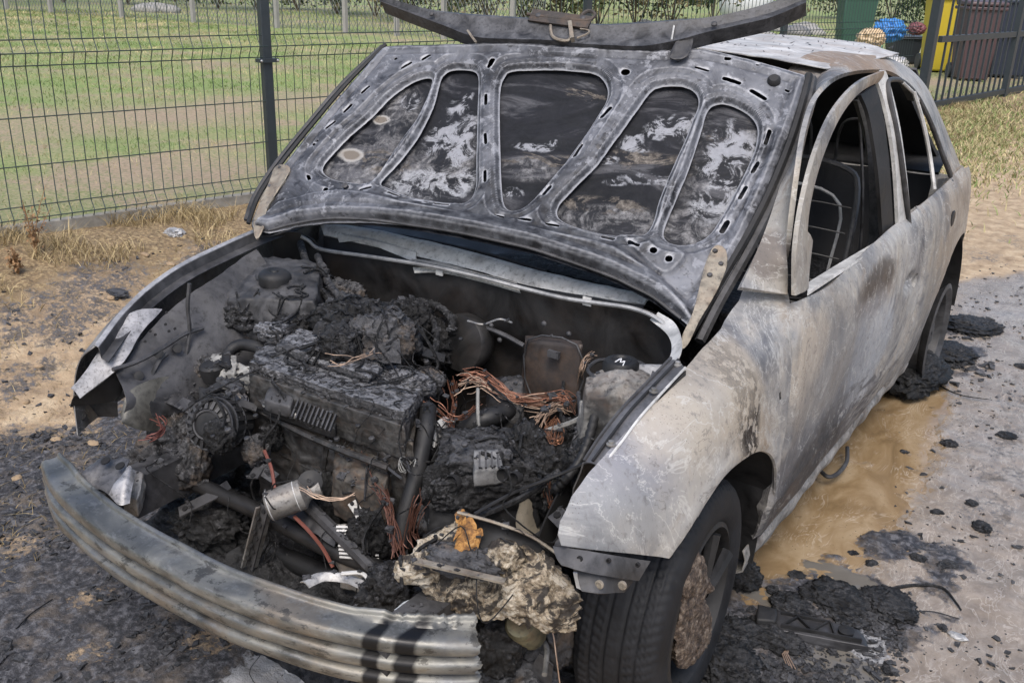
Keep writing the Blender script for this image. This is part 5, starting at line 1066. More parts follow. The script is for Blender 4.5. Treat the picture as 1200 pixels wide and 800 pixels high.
# far front fender, seen from inside over its edge
def s_ffar(A, B):
    arch = np.hypot(A - AC[0], B - AC[1]) - AR
    return np.maximum.reduce([.32 + .12 * (B - .5) - A, A - 1.5, B - np.interp(A, [.25, .40, .66, .9, 1.25, 1.5], [.73, .775, .85, .895, .945, .975]), .50 - .2 * sstep(1.2, 1.3, A) - B, -arch])
ff = panel('front_fender', (.22, 1.6, .2, 1.02), .014, s_ffar, f_side(-1, .025), M_BODY, car, .003); ff['label'] = 'far front fender, pale outside and sooty inside'
def fedge(d=0.0, y0=.36, y1=1.42, n=24):
    out = []
    for y in np.linspace(y0, y1, n):
        z = np.interp(y, [.25, .40, .66, .9, 1.25, 1.5], [.73, .775, .85, .895, .945, .975]); out.append((-float(side_x(np.array(y), np.array(z))) - .025 + d, y, z + .006))
    return np.array(out)
loft('fender_rail', [fedge(0), fedge(.018) - [0, 0, .002]], mat_metal('pale_rail', .16, .42, (1, 1, 1.03), .4, .3, .5, 1.5), car, .003); loft('fender_rail', [fedge(.018) - [0, 0, .003], fedge(.024) - [0, 0, .03], fedge(.055) - [0, 0, .034]], M_SOOT, car, .003)
# torn pale front tip of the far fender
tipA = zs([(152, 368), (128, 396), (104, 430), (83, 455)], [.80, .76, .71, .66]); tipB = zs([(190, 362), (165, 392), (140, 430), (94, 467)], [.80, .76, .71, .64])
band('fender_tip', tipA, tipB, mat_metal('silver_grey_tip', .13, .40, (1, 1, 1.04), .7, .3, .5, 2), ff, .003, 6, 5, (0, 0, .006), .008, 14)
band('fender_fold', zs([(165, 392), (140, 430), (94, 467)], [.76, .71, .64]), zs([(146, 452), (132, 470), (82, 475)], [.64, .60, .58]), M_DARK, ff, .003, 6, 4, (0, 0, .02), .01, 9)
band('end_plate', zs([(85, 476), (110, 466), (138, 472)], [.56, .58, .58]), zs([(90, 496), (112, 488), (138, 488)], [.5, .5, .5]), M_SOOT, ff, .004, 5, 3, (0, 0, .012), .006, 20)
MB().lathe([(.012, 0), (.012, .006), (.004, .007)], ZP(98, 489, .53), (0, -.6, .8), 10).build('bolt', M_SOOT, ff)
# inner wing sheets, far side
ap = band('inner_wing', xs([(300, 292), (272, 312), (240, 332), (214, 350), (190, 372), (165, 396), (142, 420), (131, 432)], [-.69, -.69, -.69, -.69, -.685, -.68, -.66, -.65]),
     xs([(345, 400), (318, 425), (290, 445), (262, 462), (235, 476), (200, 486), (165, 488), (143, 486)], [-.50, -.50, -.50, -.52, -.53, -.54, -.56, -.57]), mat_metal('ashy_wing_metal', .012, .085, (1, 1, 1.07), .85, .25, .55, .9), car, .003, 8, 18, (0.03, 0, .0), .018, 9)
for px in ([(132, 433), (160, 424), (190, 408), (215, 392), (238, 384)], [(160, 480), (172, 452), (186, 424), (196, 414)], [(222, 332), (220, 360), (222, 392), (214, 440)], [(143, 484), (168, 478), (200, 476), (215, 480)]):
    pipe('stamped_rib', xs(px, -.60), .006, M_SOOT, ap, 6)
for (u, v) in ((154, 451), (186, 414), (208, 408), (163, 440), (236, 420)):
    MB().lathe([(.013, -.002), (.013, .003), (.009, .004)], XP(u, v, -.598), (.8, -.4, .4), 12).build('boss' if u != 154 else 'boss', M_PALEM if u == 154 else M_DARK, ap)
for (u, v) in ((195, 366), (194, 380), (182, 392), (198, 388), (170, 400), (176, 388), (205, 385), (160, 446), (150, 468)):
    MB().lathe([(.004, -.002), (.004, .003)], XP(u, v, -.612), (.8, -.4, .4), 8).build('hole', M_HOLE, ap)
band('front_panel', xs([(142, 486), (150, 460), (175, 445), (205, 440)], [-.58] * 4), xs([(142, 495), (158, 502), (178, 505), (205, 500)], [-.55] * 4), mat_metal('tan_grey_panel', .05, .17, (1, .97, .86), .5, .3, .5, 1.4), ap, .004, 6, 6, (.008, -.004, 0), .01, 16)
# far strut tower
tc = np.array([-.565, .92, .84])
lump('strut_tower', [ZP(278, 296, .86), ZP(372, 306, .865), ZP(372, 352, .83), ZP(262, 350, .81)], (0, 0, -.25), mat_metal('ashy_tower', .012, .09, (1, 1, 1.06), .7, .25, .6, 1.4), car, 30, .32, .022, 9, 71)
MB().tube([tc + np.array([.075 * math.cos(t), .075 * math.sin(t), .010]) for t in np.linspace(0, 2 * math.pi, 34, endpoint=False)], .004, 6, closed=True).build('tower_ring', M_SOOT, car)
cap = MB().lathe([(.046, -.02), (.048, .003), (.045, .012), (.036, .019), (.020, .021), (.012, .019), (.01, .023)], ZP(322, 325, .858), (.05, 0, 1), 28).build('strut_cap', M_DARK, car)
# plenum wall, far corner and across; its pale top edge
lipx = [(312, 276), (340, 273), (360, 281), (376, 292), (430, 300), (500, 311), (560, 324), (610, 337), (660, 349), (700, 355), (740, 361), (768, 372), (786, 390), (789, 414), (780, 430)]
lipy = [1.06, 1.12, 1.15, 1.17, 1.18, 1.18, 1.18, 1.18, 1.18, 1.18, 1.18, 1.17, 1.14, 1.08, 1.05]
LIP = cr(yss(lipx, lipy), 5)
pipe('plenum_edge', LIP[8:], .006, mat_metal('pale_edge', .22, .5, (1, 1, 1), .3, .3, .5), car, 6, 1)
rows = []
for k, zz_ in enumerate(np.linspace(0, 1, 40)):
    r = LIP.copy(); r[:, 2] = LIP[:, 2] * (1 - zz_) + .22 * zz_; r[:, 1] += .02 + .05 * zz_
    bul = .030 * np.exp(-((r[:, 0] + .02) / .16) ** 2 - ((r[:, 2] - .62) / .09) ** 2); r[:, 1] += bul - .018 * sstep(.64, .60, r[:, 2] + .10 * (r[:, 0] - .1) ** 2) + .006 * fbm(r * 7, 3)
    rows.append(r)
fw_ = loft('firewall', rows, M_FIRE, car, .003)
pipe('pressed_rib', yss([(500, 385), (530, 378), (562, 382), (590, 392), (614, 405)], 1.17), .007, M_SOOT, fw_, 6)
pipe('pressed_rib', yss([(505, 388), (503, 405), (520, 420), (560, 427)], 1.19), .005, M_DARK, fw_, 6)
for (u, v) in ((638, 379), (667, 391), (576, 381), (586, 398)): MB().lathe([(.008, 0), (.008, .004), (.003, .008)], YP(u, v, 1.175), (0, -1, 0), 10).build('stud', M_SOOT, fw_)
# scuttle: pale bar under the missing windscreen
M_SCUT = mat_metal('ash_white_scuttle', .42, .74, (1, 1, .97), .5, .1, .6, 1.4, .15)
sb = band('scuttle_bar', yss([(372, 260), (440, 270), (500, 283), (560, 298), (620, 315), (700, 334), (768, 349)], 1.30), yss([(380, 276), (440, 289), (500, 303), (560, 318), (620, 335), (700, 349), (755, 357)], 1.245), M_SCUT, car, .006, 6, 5, (0, 0, .010), .004, 20)
band('scuttle_gutter', yss([(380, 277), (440, 290), (500, 304), (560, 319), (620, 336), (700, 350), (755, 358)], 1.25), yss([(376, 290), (430, 299), (500, 310), (560, 323), (610, 336), (660, 348), (740, 360)], 1.205), M_DARK, car, .004, 6, 3, (0, 0, -.03), .004, 20)
band('scuttle_plate', yss([(483, 303), (520, 309), (560, 320), (606, 332)], 1.24), yss([(486, 320), (520, 320), (565, 330), (610, 343)], 1.19), mat_metal('speckled_plate', .30, .62, (1, .99, .93), .6, .2, .6, 2), sb, .004, 6, 3, (0, -.004, .004), .003, 30)
band('scuttle_plate', yss([(395, 274), (420, 278), (450, 285), (488, 296)], 1.245), yss([(398, 284), (424, 283), (454, 294), (488, 308)], 1.235), M_PALEM, sb, .004, 6, 2, (0, -.002, .002))
for (u, v) in ((515, 318), (688, 353)): MB().box(YP(u, v, 1.185), (.026, .004, .024)).build('clip', M_PALEM, sb)
band('dash_wall', yss([(420, 258), (500, 268), (580, 286), (660, 306), (740, 336), (765, 350)], 1.50), yss([(420, 275), (500, 290), (580, 306), (660, 330), (740, 352), (765, 362)], 1.34), M_FIRE, car, .004, 6, 3, (0, 0, -.02), .01, 9)
pipe('wiper_rod', yss([(470, 276), (520, 286), (580, 300), (640, 318)], 1.36), .006, M_SOOT, car)
# near side: plenum end, strut tower, wing rail
band('plenum_end', zs([(772, 366), (792, 380), (799, 405), (792, 428)], [.90, .90, .90, .89]), zs([(762, 375), (782, 392), (788, 410), (780, 430)], [.88, .88, .88, .87]), M_PALEM, car, .004, 6, 2)
st = ZP(727, 437, .825)
lump('strut_tower', [ZP(690, 430, .835), ZP(762, 428, .845), ZP(768, 468, .82), ZP(684, 460, .815)], (.01, .0, -.32), mat_metal('pale_tower', .05, .30, (1, .98, .93), .95, .2, .6, 1.3, .2), car, 34, .42, .020, 8, 61)
MB().tube([st + np.array([.078 * math.cos(t), .078 * math.sin(t), .004 + .002 * math.sin(5 * t)]) for t in np.linspace(0, 2 * math.pi, 34, endpoint=False)], .0045, 6, closed=True).build('tower_ring', M_SOOT, car)
c2_ = MB().lathe([(.044, -.012), (.044, .012), (.038, .022), (.024, .025), (.020, .020), (.01, .020)], st + np.array([0, 0, .012]), (-.04, 0, 1), 26).build('strut_cap', M_DARK, car)
zc = st[2] + .012; mk = MB()
mk.tube(cr([ZP(721, 424, .8615), ZP(728, 420, .8615), ZP(727, 425, .8615), ZP(732, 423, .8615), ZP(730, 428, .8615)], 4), .0016, 5); mk.build('paint_mark', mat_plain('white_mark', (.7, .7, .7), .6), c2_)
lump('tower_flange', [ZP(728, 430, .83), ZP(775, 428, .84), ZP(762, 470, .80), ZP(715, 460, .80)], (0, 0, -.03), mat_metal('pale_flange', .10, .40, (1, 1, 1), .7, .2, .6, 1.5), car, 12, .12, .012, 14, 6)
ro_px = [(803, 432), (777, 460), (750, 490), (726, 522), (704, 549)]; ri_px = [(786, 422), (757, 452), (728, 482), (703, 514), (684, 543)]
rz = [.912, .888, .862, .832, .800]; RO, RI = zs(ro_px, rz), zs(ri_px, [k - .01 for k in rz])
wr = band('wing_rail', RO, RI, mat_metal('striped_rail', .05, .18, (1, 1, 1.06), .5, .3, .5), car, .004, 6, 4, (0, 0, .006))
pipe('rail_edge', RO + [0, 0, .003], .003, M_PALEM, wr, 6); pipe('rail_edge', RI + [0, 0, .006], .004, M_SOOT, wr, 6); pipe('rail_edge', (RO + RI) / 2 + [0, 0, .012], .0035, M_DARK, wr, 6)
for (u, v, z) in ((766, 459, .892), (716, 521, .833), (794, 428, .912)): MB().lathe([(.010, 0), (.010, .003), (.006, .004), (.006, .009), (.002, .010)], ZP(u, v, z), (0, 0, 1), 10).build('bolt', M_ALU, wr)
d_ = RI.copy(); d_[:, 0] -= .03; d_[:, 2] = .45; d_[:, 1] += .06 * sstep(.9, .6, d_[:, 1])
band('inner_wing', RI, d_, mat_metal('near_wing', .03, .15, (1, 1, 1.03), .6, .2, .6, 1.3), car, .003, 6, 14, (-.02, 0, 0), .02, 8)
band('wing_gap', RO + [.001, 0, -.004], RO + [.004, 0, -.05], M_DARK, car, .003, 6, 2)
# bracket below the near fender tip
bk = band('lamp_bracket', yss([(648, 640), (690, 646), (762, 657)], [.40, .42, .52]), yss([(658, 662), (690, 671), (748, 680)], [.375, .395, .495]), M_SOOT, car, .004, 6, 4, (0, -.004, 0), .004, 20)
band('lower_bracket', yss([(676, 668), (700, 672), (742, 680)], [.405, .425, .505]), yss([(682, 692), (705, 695), (731, 693)], [.385, .405, .485]), M_SOOT, bk, .004, 6, 3, (0, -.003, 0), .003, 20)
for (u, v, r) in ((703, 684, .009), (730, 685, .009), (714, 656, .005), (748, 661, .005), (680, 654, .006)): MB().lathe([(r, 0), (r, .004), (r * .6, .005), (r * .6, .002), (.001, .002)], YP(u, v, (.372 + .0011 * (u - 655)) if v < 668 else (.375 + .0012 * (u - 676))), (0, -1, .1), 14).build('bolt_hole', M_TAN if r > .008 else M_HOLE, bk)
band('white_tab', yss([(672, 670), (684, 672), (695, 675)], .42), yss([(676, 688), (686, 692), (694, 692)], .42), M_PALEM, bk, .003)

# ---------------- floor of the bay: char, chassis rails, cross members
def f_bay(A, B):
    q = np.stack([A * 7, B * 7, 0 * A], -1); z = .24 + .05 * fbm(q * .6, 3) + .05 * (ridged(q, 4) - .2) - .06 * sstep(.5, .2, B); return (A, B, z)
o = panel('bay_char', (-.62, .64, .22, 1.2), .011, lambda A, B: np.maximum.reduce([np.abs(A) - .60, .24 - B, B - 1.18]), f_bay, M_CHAR, car, 0); o['kind'] = 'stuff'
for sx in (-1, 1):
    MB().bar((sx * .47, .16, .43), (sx * .50, 1.2, .44), .075, .11).build('chassis_rail', M_SOOT, car)
mod_bevel(lump('rail_end', [ZP(135, 545, .5), ZP(168, 552, .5), ZP(160, 585, .46), ZP(118, 572, .46)], (0, 0, -.05), M_ALU, car, 8, .2, .014, 14, 2), .002)
mc = band('crash_can', zs([(108, 545), (128, 532), (152, 538)], [.52, .54, .54]), zs([(88, 572), (118, 575), (140, 592)], [.49, .49, .48]), mat_metal('grey_can', .04, .17, (1, 1, 1.05), .6, .5, .4, 1.5), car, .004, 6, 5, (0, 0, .01), .010, 22)
for (u, v) in ((124, 540), (141, 546)): MB().lathe([(.012, 0), (.012, .003), (.006, .004)], ZP(u, v, .548), (0, -.4, 1), 14).build('bolt_hole', M_HOLE, mc)
band('torn_flange', zs([(140, 560), (152, 545), (157, 562)], [.53, .55, .52]), zs([(128, 580), (140, 592), (152, 590)], [.50, .49, .49]), mat_metal('torn_grey', .12, .40, (1, 1, 1.03), .6, .5, .35, 2), mc, .003, 6, 4, (0, 0, .006), .008, 24)
pipe('cross_tube', zs([(215, 560), (300, 598), (380, 640), (450, 668)], [.40, .39, .38, .38]), .022, M_DARK, car, 10)
pipe('cross_tube', zs([(300, 640), (380, 672), (440, 700), (520, 712)], [.25, .25, .25, .25]), .028, M_DARK, car, 10)
pipe('cross_tube', zs([(360, 590), (410, 640), (460, 690)], [.46, .42, .38]), .016, M_SOOT, car, 8)
# perforated strut
a_, b_ = ZP(310, 594, .46), ZP(292, 664, .26); sr = MB(); sr.bar(a_, b_, .032, .004, (0, -1, .4)); ps = sr.build('perforated_strut', M_SOOT, car)
for sg in (-1, 1):
    o_ = AX * .016 * sg; MB().bar(a_ + o_, b_ + o_, .005, .012, (0, -1, .4)).build('flange', M_ALU, ps)
for k in range(9):
    p = a_ * (1 - (k + .5) / 9) + b_ * (k + .5) / 9; MB().lathe([(.006, 0), (.006, .005)], p + AX * .005 * (-1) ** k - np.array([0, .004, 0]), (0, -1, .4), 8).build('hole', M_HOLE, ps)

# ---------------- front crash beam
bp = cr(zs([(50, 540), (62, 566), (85, 590), (120, 618), (165, 645), (215, 672), (270, 698), (330, 719), (395, 736), (460, 748), (515, 752), (562, 752)], [.53, .53, .53, .53, .53, .53, .528, .525, .52, .515, .51, .505]), 10)
tg = np.gradient(bp, axis=0); nn = np.stack([tg[:, 1], -tg[:, 0], 0 * tg[:, 0]], -1); nn /= np.linalg.norm(nn, axis=1)[:, None]
prof_b = cr(np.array([(-.062, .006), (-.060, .013), (-.054, .012), (-.048, .002), (-.03, 0), (-.006, -.001), (.004, -.008), (.007, -.020), (.004, -.029), (-.010, -.034), (-.012, -.038), (-.004, -.044), (.006, -.050), (.008, -.062), (.005, -.071), (-.010, -.076), (-.012, -.080), (-.003, -.086), (.006, -.092), (.007, -.104), (.003, -.112), (-.008, -.116), (-.03, -.118)]), 3)
sL = np.concatenate([[0], np.cumsum(np.linalg.norm(np.diff(bp, axis=0), axis=1))]); rows = []
for a, b in prof_b:
    w = np.ones(len(bp)); endt = sstep(.10, 0, sL); k = 1 - .15 * endt
    rows.append(bp + nn * (a * (1 - .3 * endt) + .0035 * perlin(np.stack([sL * 6, 0 * sL + b * 30, 0 * sL], -1)))[:, None] + np.array([0, 0, 1.]) * (b * k + .003 * perlin(np.stack([sL * 5, 0 * sL + a * 20, 0 * sL + 5], -1)) + (.008 * (a < -.04) * ridged(np.stack([sL * 40, 0 * sL, 0 * sL], -1), 2) * sstep(sL[-1] - .28, sL[-1] - .2, sL)))[:, None])
_jag = .012 * perlin(np.stack([np.arange(len(rows)) * .31, np.zeros(len(rows)), np.zeros(len(rows)) + 3.3], -1)) + .006 * perlin(np.stack([np.arange(len(rows)) * 1.1, np.zeros(len(rows)), np.zeros(len(rows))], -1))
for _r, _j in zip(rows, _jag): _r[-1] += tg[-1] / np.linalg.norm(tg[-1]) * _j; _r[-2] += tg[-1] / np.linalg.norm(tg[-1]) * _j * .5; _r[-1] -= nn[-1] * abs(_j) * 1.2
beam = loft('crash_beam', rows, M_BEAM, car, .0035, sharp=None); beam['label'] = 'bent ribbed steel beam across the front'
MB().lathe([(.007, 0), (.007, .004), (.004, .005)], ZP(447, 760, .445) , (0, -1, .1), 12).build('bolt_hole', M_HOLE, beam)
MB().lathe([(.022, -.1), (.022, .02)], ZP(215, 680, .30), (0, 1, 0), 12).build('tow_socket', M_DARK, car) if 0 else None

# ---------------- engine
blk = lump('engine_block', [ZP(330, 410, .66), ZP(505, 462, .66), ZP(472, 522, .66), ZP(292, 455, .66)], (.0, .02, -.40), M_BLK, car, 48, .05, .032, 9, 2)
hd = lump('cylinder_head', [ZP(325, 392, .74), ZP(500, 450, .72), ZP(474, 500, .71), ZP(292, 438, .73)], (0, 0, -.09), M_BLK, blk, 34, .08, .012, 16, 4)
lump('melted_cover', [ZP(328, 384, .755), ZP(502, 440, .735), ZP(474, 484, .735), ZP(294, 424, .755)], (0, 0, -.035), mat_char('ash_crust', .010, .045, .22, .8, 1.5, False, 1.0, .9), blk, 46, .10, .018, 15, 7)
lump('melted_cover', [ZP(350, 384, .775), ZP(450, 414, .765), ZP(430, 440, .765), ZP(325, 404, .775)], (0, 0, -.02), mat_char('ash_crust_top', .012, .05, .24, .85, 1.8, False, 1.0, .95), blk, 30, .2, .016, 22, 9)
MB().lathe([(.034, 0), (.034, .012), (.024, .014), (.022, .004), (.001, .004)], ZP(462, 492, .63), (.45, -.85, .1), 20).build('core_plug', M_ALU, blk)
for i, (u, v, z) in enumerate(((340, 500, .60), (392, 525, .58), (430, 540, .58), (445, 520, .63), (470, 545, .55), (360, 540, .50), (420, 575, .48))):
    MB().lathe([(.010, 0), (.010, .014), (.006, .016)], ZP(u, v, z), (.3, -.9, .25), 6).build('bolt', M_SOOT, blk)
for px, z, r in (([(300, 478), (350, 505), (400, 527), (455, 548)], .62, .009), ([(310, 520), (360, 545), (410, 570), (460, 585)], .5, .010), ([(470, 495), (468, 530), (462, 570)], [.66, .56, .46], .012), ([(385, 510), (380, 545), (378, 575)], [.62, .52, .42], .009)):
    pipe('cast_rib', zs(px, z), r, M_BLK, blk, 6)
# finned module in front of the head
cm_ = lump('control_module', [ZP(318, 452, .70), ZP(398, 478, .69), ZP(392, 502, .66), ZP(308, 472, .67)], (0, 0, -.03), M_DARK, car, 12, .08, .006, 12, 3)
for k in range(10):
    t = k / 9; p = ZP(350 + 44 * t, 469 + 17 * t, .70); q = ZP(342 + 44 * t, 489 + 17 * t, .675); MB().bar(p, q, .004, .010).build('fin', M_SOOT, cm_)
lump('module_cap', [ZP(318, 450, .715), ZP(345, 459, .71), ZP(340, 477, .69), ZP(310, 468, .695)], (0, 0, -.03), M_SOOT, cm_, 8, .2, .006, 14, 8)
for (u, v) in ((311, 474), (346, 487)): MB().lathe([(.007, 0), (.007, .005), (.004, .006)], ZP(u, v, .672), (.3, -.8, .4), 10).build('screw', M_ALU, cm_)
# alternator with slotted end shield
ac = ZP(258, 496, .61); aa = np.array([.30, -.86, .36]); aa /= np.linalg.norm(aa)
alt = MB().lathe([(.02, .062), (.035, .062), (.060, .052), (.066, .035), (.067, .0), (.063, -.03), (.066, -.05), (.055, -.08), (.02, -.09)], ac, aa, 40).build('alternator', M_DARK, car)
_x = np.cross([0, 0, 1.], aa); _x /= np.linalg.norm(_x); _y = np.cross(aa, _x)
for k in range(18):
    a = 2 * math.pi * k / 18; d = _x * math.cos(a) + _y * math.sin(a); MB().bar(ac + d * .040 + aa * .062, ac + d * .060 + aa * .054, .0085, .008, aa).build('rib', M_SOOT, alt)
    MB().bar(ac + d * .0668 + aa * .030, ac + d * .0672 - aa * .006, .012, .005, d).build('side_slot', M_HOLE, alt); MB().bar(ac + d * .0645 - aa * .022, ac + d * .066 - aa * .048, .012, .006, d).build('side_slot', M_HOLE, alt)
for rr_, oo in ((.063, .052), (.068, .034), (.067, -.008), (.036, .064)):
    MB().tube([ac + aa * oo + (_x * math.cos(t) + _y * math.sin(t)) * rr_ for t in np.linspace(0, 2 * math.pi, 40, endpoint=False)], .0032, 5, closed=True).build('ring', M_SOOT, alt)
blob('charred_brushes', ac + aa * .055 + np.array([.038, 0, -.022]), (.036, .03, .038), M_CHAR, alt, 18, .5, 2.4, 61)
lump('alternator_bracket', [ZP(232, 452, .66), ZP(270, 462, .66), ZP(276, 474, .64), ZP(236, 470, .64)], (0, 0, -.03), M_DARK, car, 8, .15, .006, 12, 5)
pipe('bent_hose', zs([(285, 440), (268, 432), (268, 414), (282, 404), (304, 408), (312, 420)], [.66, .68, .70, .72, .72, .70]), .017, M_DARK, car, 10)
MB().lathe([(.030, 0), (.034, .012), (.034, .05), (.028, .055), (.01, .056)], ZP(252, 440, .62), (0, 0, 1), 20).build('pulley_housing', M_DARK, car)
MB().lathe([(.036, .02), (.036, .035), (.028, .04), (.028, .03), (.012, .03), (.012, .05), (.004, .05)], ZP(252, 440, .64), (0, -.1, 1), 24).build('tensioner', M_SOOT, car)
pipe('lever_arm', zs([(256, 445), (270, 452), (285, 458)], .68), .009, M_SOOT, car, 8)
# starter-like cylinder with rough pale face
cyc = ZP(334, 586, .50); cax = np.array([-.62, -.72, -.28]); cax /= np.linalg.norm(cax)
can = MB().lathe([(.004, .045), (.031, .045), (.037, .040), (.038, .0), (.038, -.045), (.030, -.05), (.02, -.06), (.02, -.09)], cyc, cax, 30).build('dryer_canister', mat_metal('pale_canister', .10, .30, (1, .98, .93), .7, .4, .5, 1.6, .15), car)
MB().lathe([(.022, 0), (.030, .006), (.030, .022), (.012, .028)], ZP(364, 566, .53), (.5, -.5, .5), 16).build('connector', M_DARK, car)
for r_, o_ in ((.0385, .038), (.0385, -.03)): MB().tube([cyc + cax * o_ + (np.cross(cax, [0, 0, 1.]) * math.cos(t) + np.cross(cax, np.cross(cax, [0, 0, 1.])) * math.sin(t)) * r_ for t in np.linspace(0, 2 * math.pi, 28, endpoint=False)], .0016, 5, closed=True).build('rolled_edge', M_PALEM, can)
# thick black pipe down the middle, gearbox and right hand masses
pipe('coolant_pipe', zs([(502, 478), (500, 500), (494, 530), (486, 565), (474, 605), (468, 640)], [.70, .68, .63, .57, .50, .44]), .021, M_DARK, car, 12)
pipe('coolant_pipe', zs([(600, 478), (578, 488), (560, 494), (545, 505)], [.66, .66, .65, .62]), .026, M_DARK, car, 12)
gbx = lump('gearbox', [ZP(512, 520, .62), ZP(612, 518, .63), ZP(628, 590, .56), ZP(505, 592, .56)], (0, 0, -.30), M_DARK, car, 34, .18, .030, 9, 11)
lump('melted_battery', [ZP(520, 505, .665), ZP(618, 505, .665), ZP(632, 560, .625), ZP(512, 566, .625)], (0, 0, -.07), M_CHAR, car, 36, .12, .035, 11, 14)
lump('battery_crust', [ZP(535, 512, .69), ZP(585, 512, .69), ZP(592, 536, .67), ZP(530, 540, .67)], (0, 0, -.03), M_CHAR2, car, 22, .2, .028, 16, 15)
bb = lump('battery_cell', [ZP(556, 528, .69), ZP(584, 526, .69), ZP(590, 548, .67), ZP(556, 552, .67)], (0, 0, -.04), mat_metal('grey_plate', .10, .26, (1, 1, 1), .5, .1, .6, 2), car, 8, .08, .005, 14, 2)
for k in range(4): MB().bar(ZP(562 + k * 7, 530, .705), ZP(562 + k * 7.6, 548, .685), .004, .008).build('plate', M_SOOT, bb)
band('pale_ring', zs([(512, 494), (521, 489), (534, 494)], .67), zs([(508, 524), (516, 515), (530, 500)], .63), mat_metal('white_ring', .4, .7, (1, 1, .97), .3, .1, .6), car, .006, 6, 3, (0, 0, .01))
eb = lump('electronics_box', [YP(616, 393, 1.10), YP(681, 399, 1.10), YP(683, 404, 1.07), YP(616, 398, 1.07)], (-.004, -.01, -.20), mat_metal('brown_box', .02, .06, (1, .84, .78), .3, .1, .5, 1, .2), car, 14, .04, .003, 10, 2)
MB().box(YP(649, 415, 1.052), (.034, .012, .018)).build('socket', M_SOOT, eb); MB().tube(cr([YP(619, 398, 1.062), YP(676, 404, 1.062), YP(678, 462, 1.055), YP(622, 462, 1.055)], 3, True), .0025, 5, closed=True).build('rim', M_SOOT, eb)
lump('servo', [ZP(575, 440, .70), ZP(612, 440, .72), ZP(612, 475, .68), ZP(578, 478, .66)], (0, 0, -.12), M_BLK, car, 16, .5, .02, 10, 9)
MB().lathe([(.004, .012), (.05, .010), (.083, .004), (.088, -.004), (.088, -.03), (.07, -.07)], YP(540, 402, 1.13), (-.1, -1, .2), 36).build('brake_servo', M_FIRE, car)
# throttle body, manifold and the other burnt lumps behind the engine
thm = MB().lathe([(.040, -.05), (.042, .0), (.040, .012), (.032, .014), (.028, .004), (.012, .004), (.008, .012)], ZP(450, 366, .80), (.1, -.15, 1), 28).build('throttle_body', M_CHAR, car)
MB().tube([np.array(ZP(450, 366, .815)) + .046 * np.array([math.cos(t), math.sin(t), .03 * math.sin(t * 5)]) for t in np.linspace(0, 2 * math.pi, 30, endpoint=False)], .006, 6, closed=True).build('clamp_ring', M_CHAR2, thm)
masses = [('charred_manifold', (415, 380, .78), (.10, .07, .06), 3), ('charred_manifold', (445, 400, .78), (.09, .06, .06), 4), ('charred_manifold', (400, 408, .78), (.06, .05, .05), 5), ('charred_duct', (478, 380, .74), (.06, .06, .06), 6), ('charred_duct', (497, 452, .68), (.045, .04, .035), 7), ('charred_duct', (360, 345, .74), (.07, .06, .05), 8), ('charred_hose', (345, 385, .74), (.05, .05, .04), 9),
 ('charred_mount', (285, 395, .69), (.04, .035, .035), 10), ('charred_mount', (262, 408, .66), (.03, .03, .03), 11), ('fibre_ash', (208, 512, .48), (.06, .055, .07), 12), ('fibre_ash', (180, 552, .42), (.065, .05, .07), 13), ('fibre_ash', (222, 545, .44), (.05, .045, .06), 14), ('fibre_ash', (225, 500, .52), (.035, .04, .04), 15), ('charred_bracket', (300, 528, .54), (.03, .03, .03), 16), ('charred_bracket', (318, 512, .56), (.025, .03, .03), 17),
 ('charred_mount', (222, 462, .54), (.05, .05, .05), 18), ('charred_mount', (395, 345, .76), (.06, .05, .04), 19), ('charred_loom', (620, 530, .62), (.05, .05, .06), 20), ('charred_loom', (645, 560, .58), (.06, .06, .08), 21), ('charred_loom', (590, 482, .62), (.04, .03, .03), 22), ('charred_loom', (662, 518, .60), (.03, .04, .05), 23), ('charred_bracket', (440, 620, .44), (.05, .05, .06), 24), ('charred_bracket', (520, 610, .48), (.06, .05, .06), 25), ('charred_bracket', (460, 700, .40), (.06, .05, .06), 26), ('charred_bracket', (585, 752, .34), (.05, .05, .06), 27), ('charred_bracket', (650, 735, .32), (.05, .07, .08), 28), ('charred_mount', (255, 362, .74), (.045, .05, .04), 62), ('charred_mount', (232, 395, .69), (.035, .05, .05), 63), ('fibre_ash', (238, 432, .63), (.05, .05, .05), 64), ('charred_mount', (285, 372, .75), (.05, .04, .035), 65), ('fibre_ash', (215, 452, .58), (.045, .05, .05), 66), ('charred_mount', (300, 352, .79), (.05, .03, .025), 67), ('charred_bracket', (520, 705, .40), (.08, .05, .05), 29), ('charred_bracket', (690, 560, .62), (.04, .06, .07), 30), ('charred_mount', (330, 365, .72), (.06, .06, .05), 31), ('charred_bracket', (258, 610, .28), (.10, .07, .06), 32), ('charred_bracket', (380, 600, .40), (.06, .05, .08), 33), ('charred_bracket', (600, 785, .24), (.09, .07, .05), 34), ('charred_loom', (505, 405, .66), (.08, .05, .06), 35)]
MFIB = mat_char('fibre_ash_grey', .012, .05, .20, .7, 1.3, True, .9, .3)
for i, (nm, (u, v, z), s, sd_) in enumerate(masses):
    blob(nm, ZP(u, v, z), s, MFIB if 'fibre' in nm else (M_CHARB if i % 3 == 1 else M_CHAR), car, 24, .62, 1.7 + .25 * (i % 4), sd_, 'm', rot=i)
lump('wing_ash_box', [ZP(250, 330, .76), ZP(315, 350, .76), ZP(330, 385, .70), ZP(240, 372, .70)], (0, 0, -.16), mat_metal('ashy_box', .05, .24, (1, 1, 1.06), .5, .2, .6, 1.2), car, 22, .25, .03, 7, 21)
lump('filter_box', [ZP(318, 340, .78), ZP(352, 352, .77), ZP(345, 392, .72), ZP(300, 372, .73)], (0, 0, -.12), M_CHARB, car, 22, .25, .03, 8, 23)
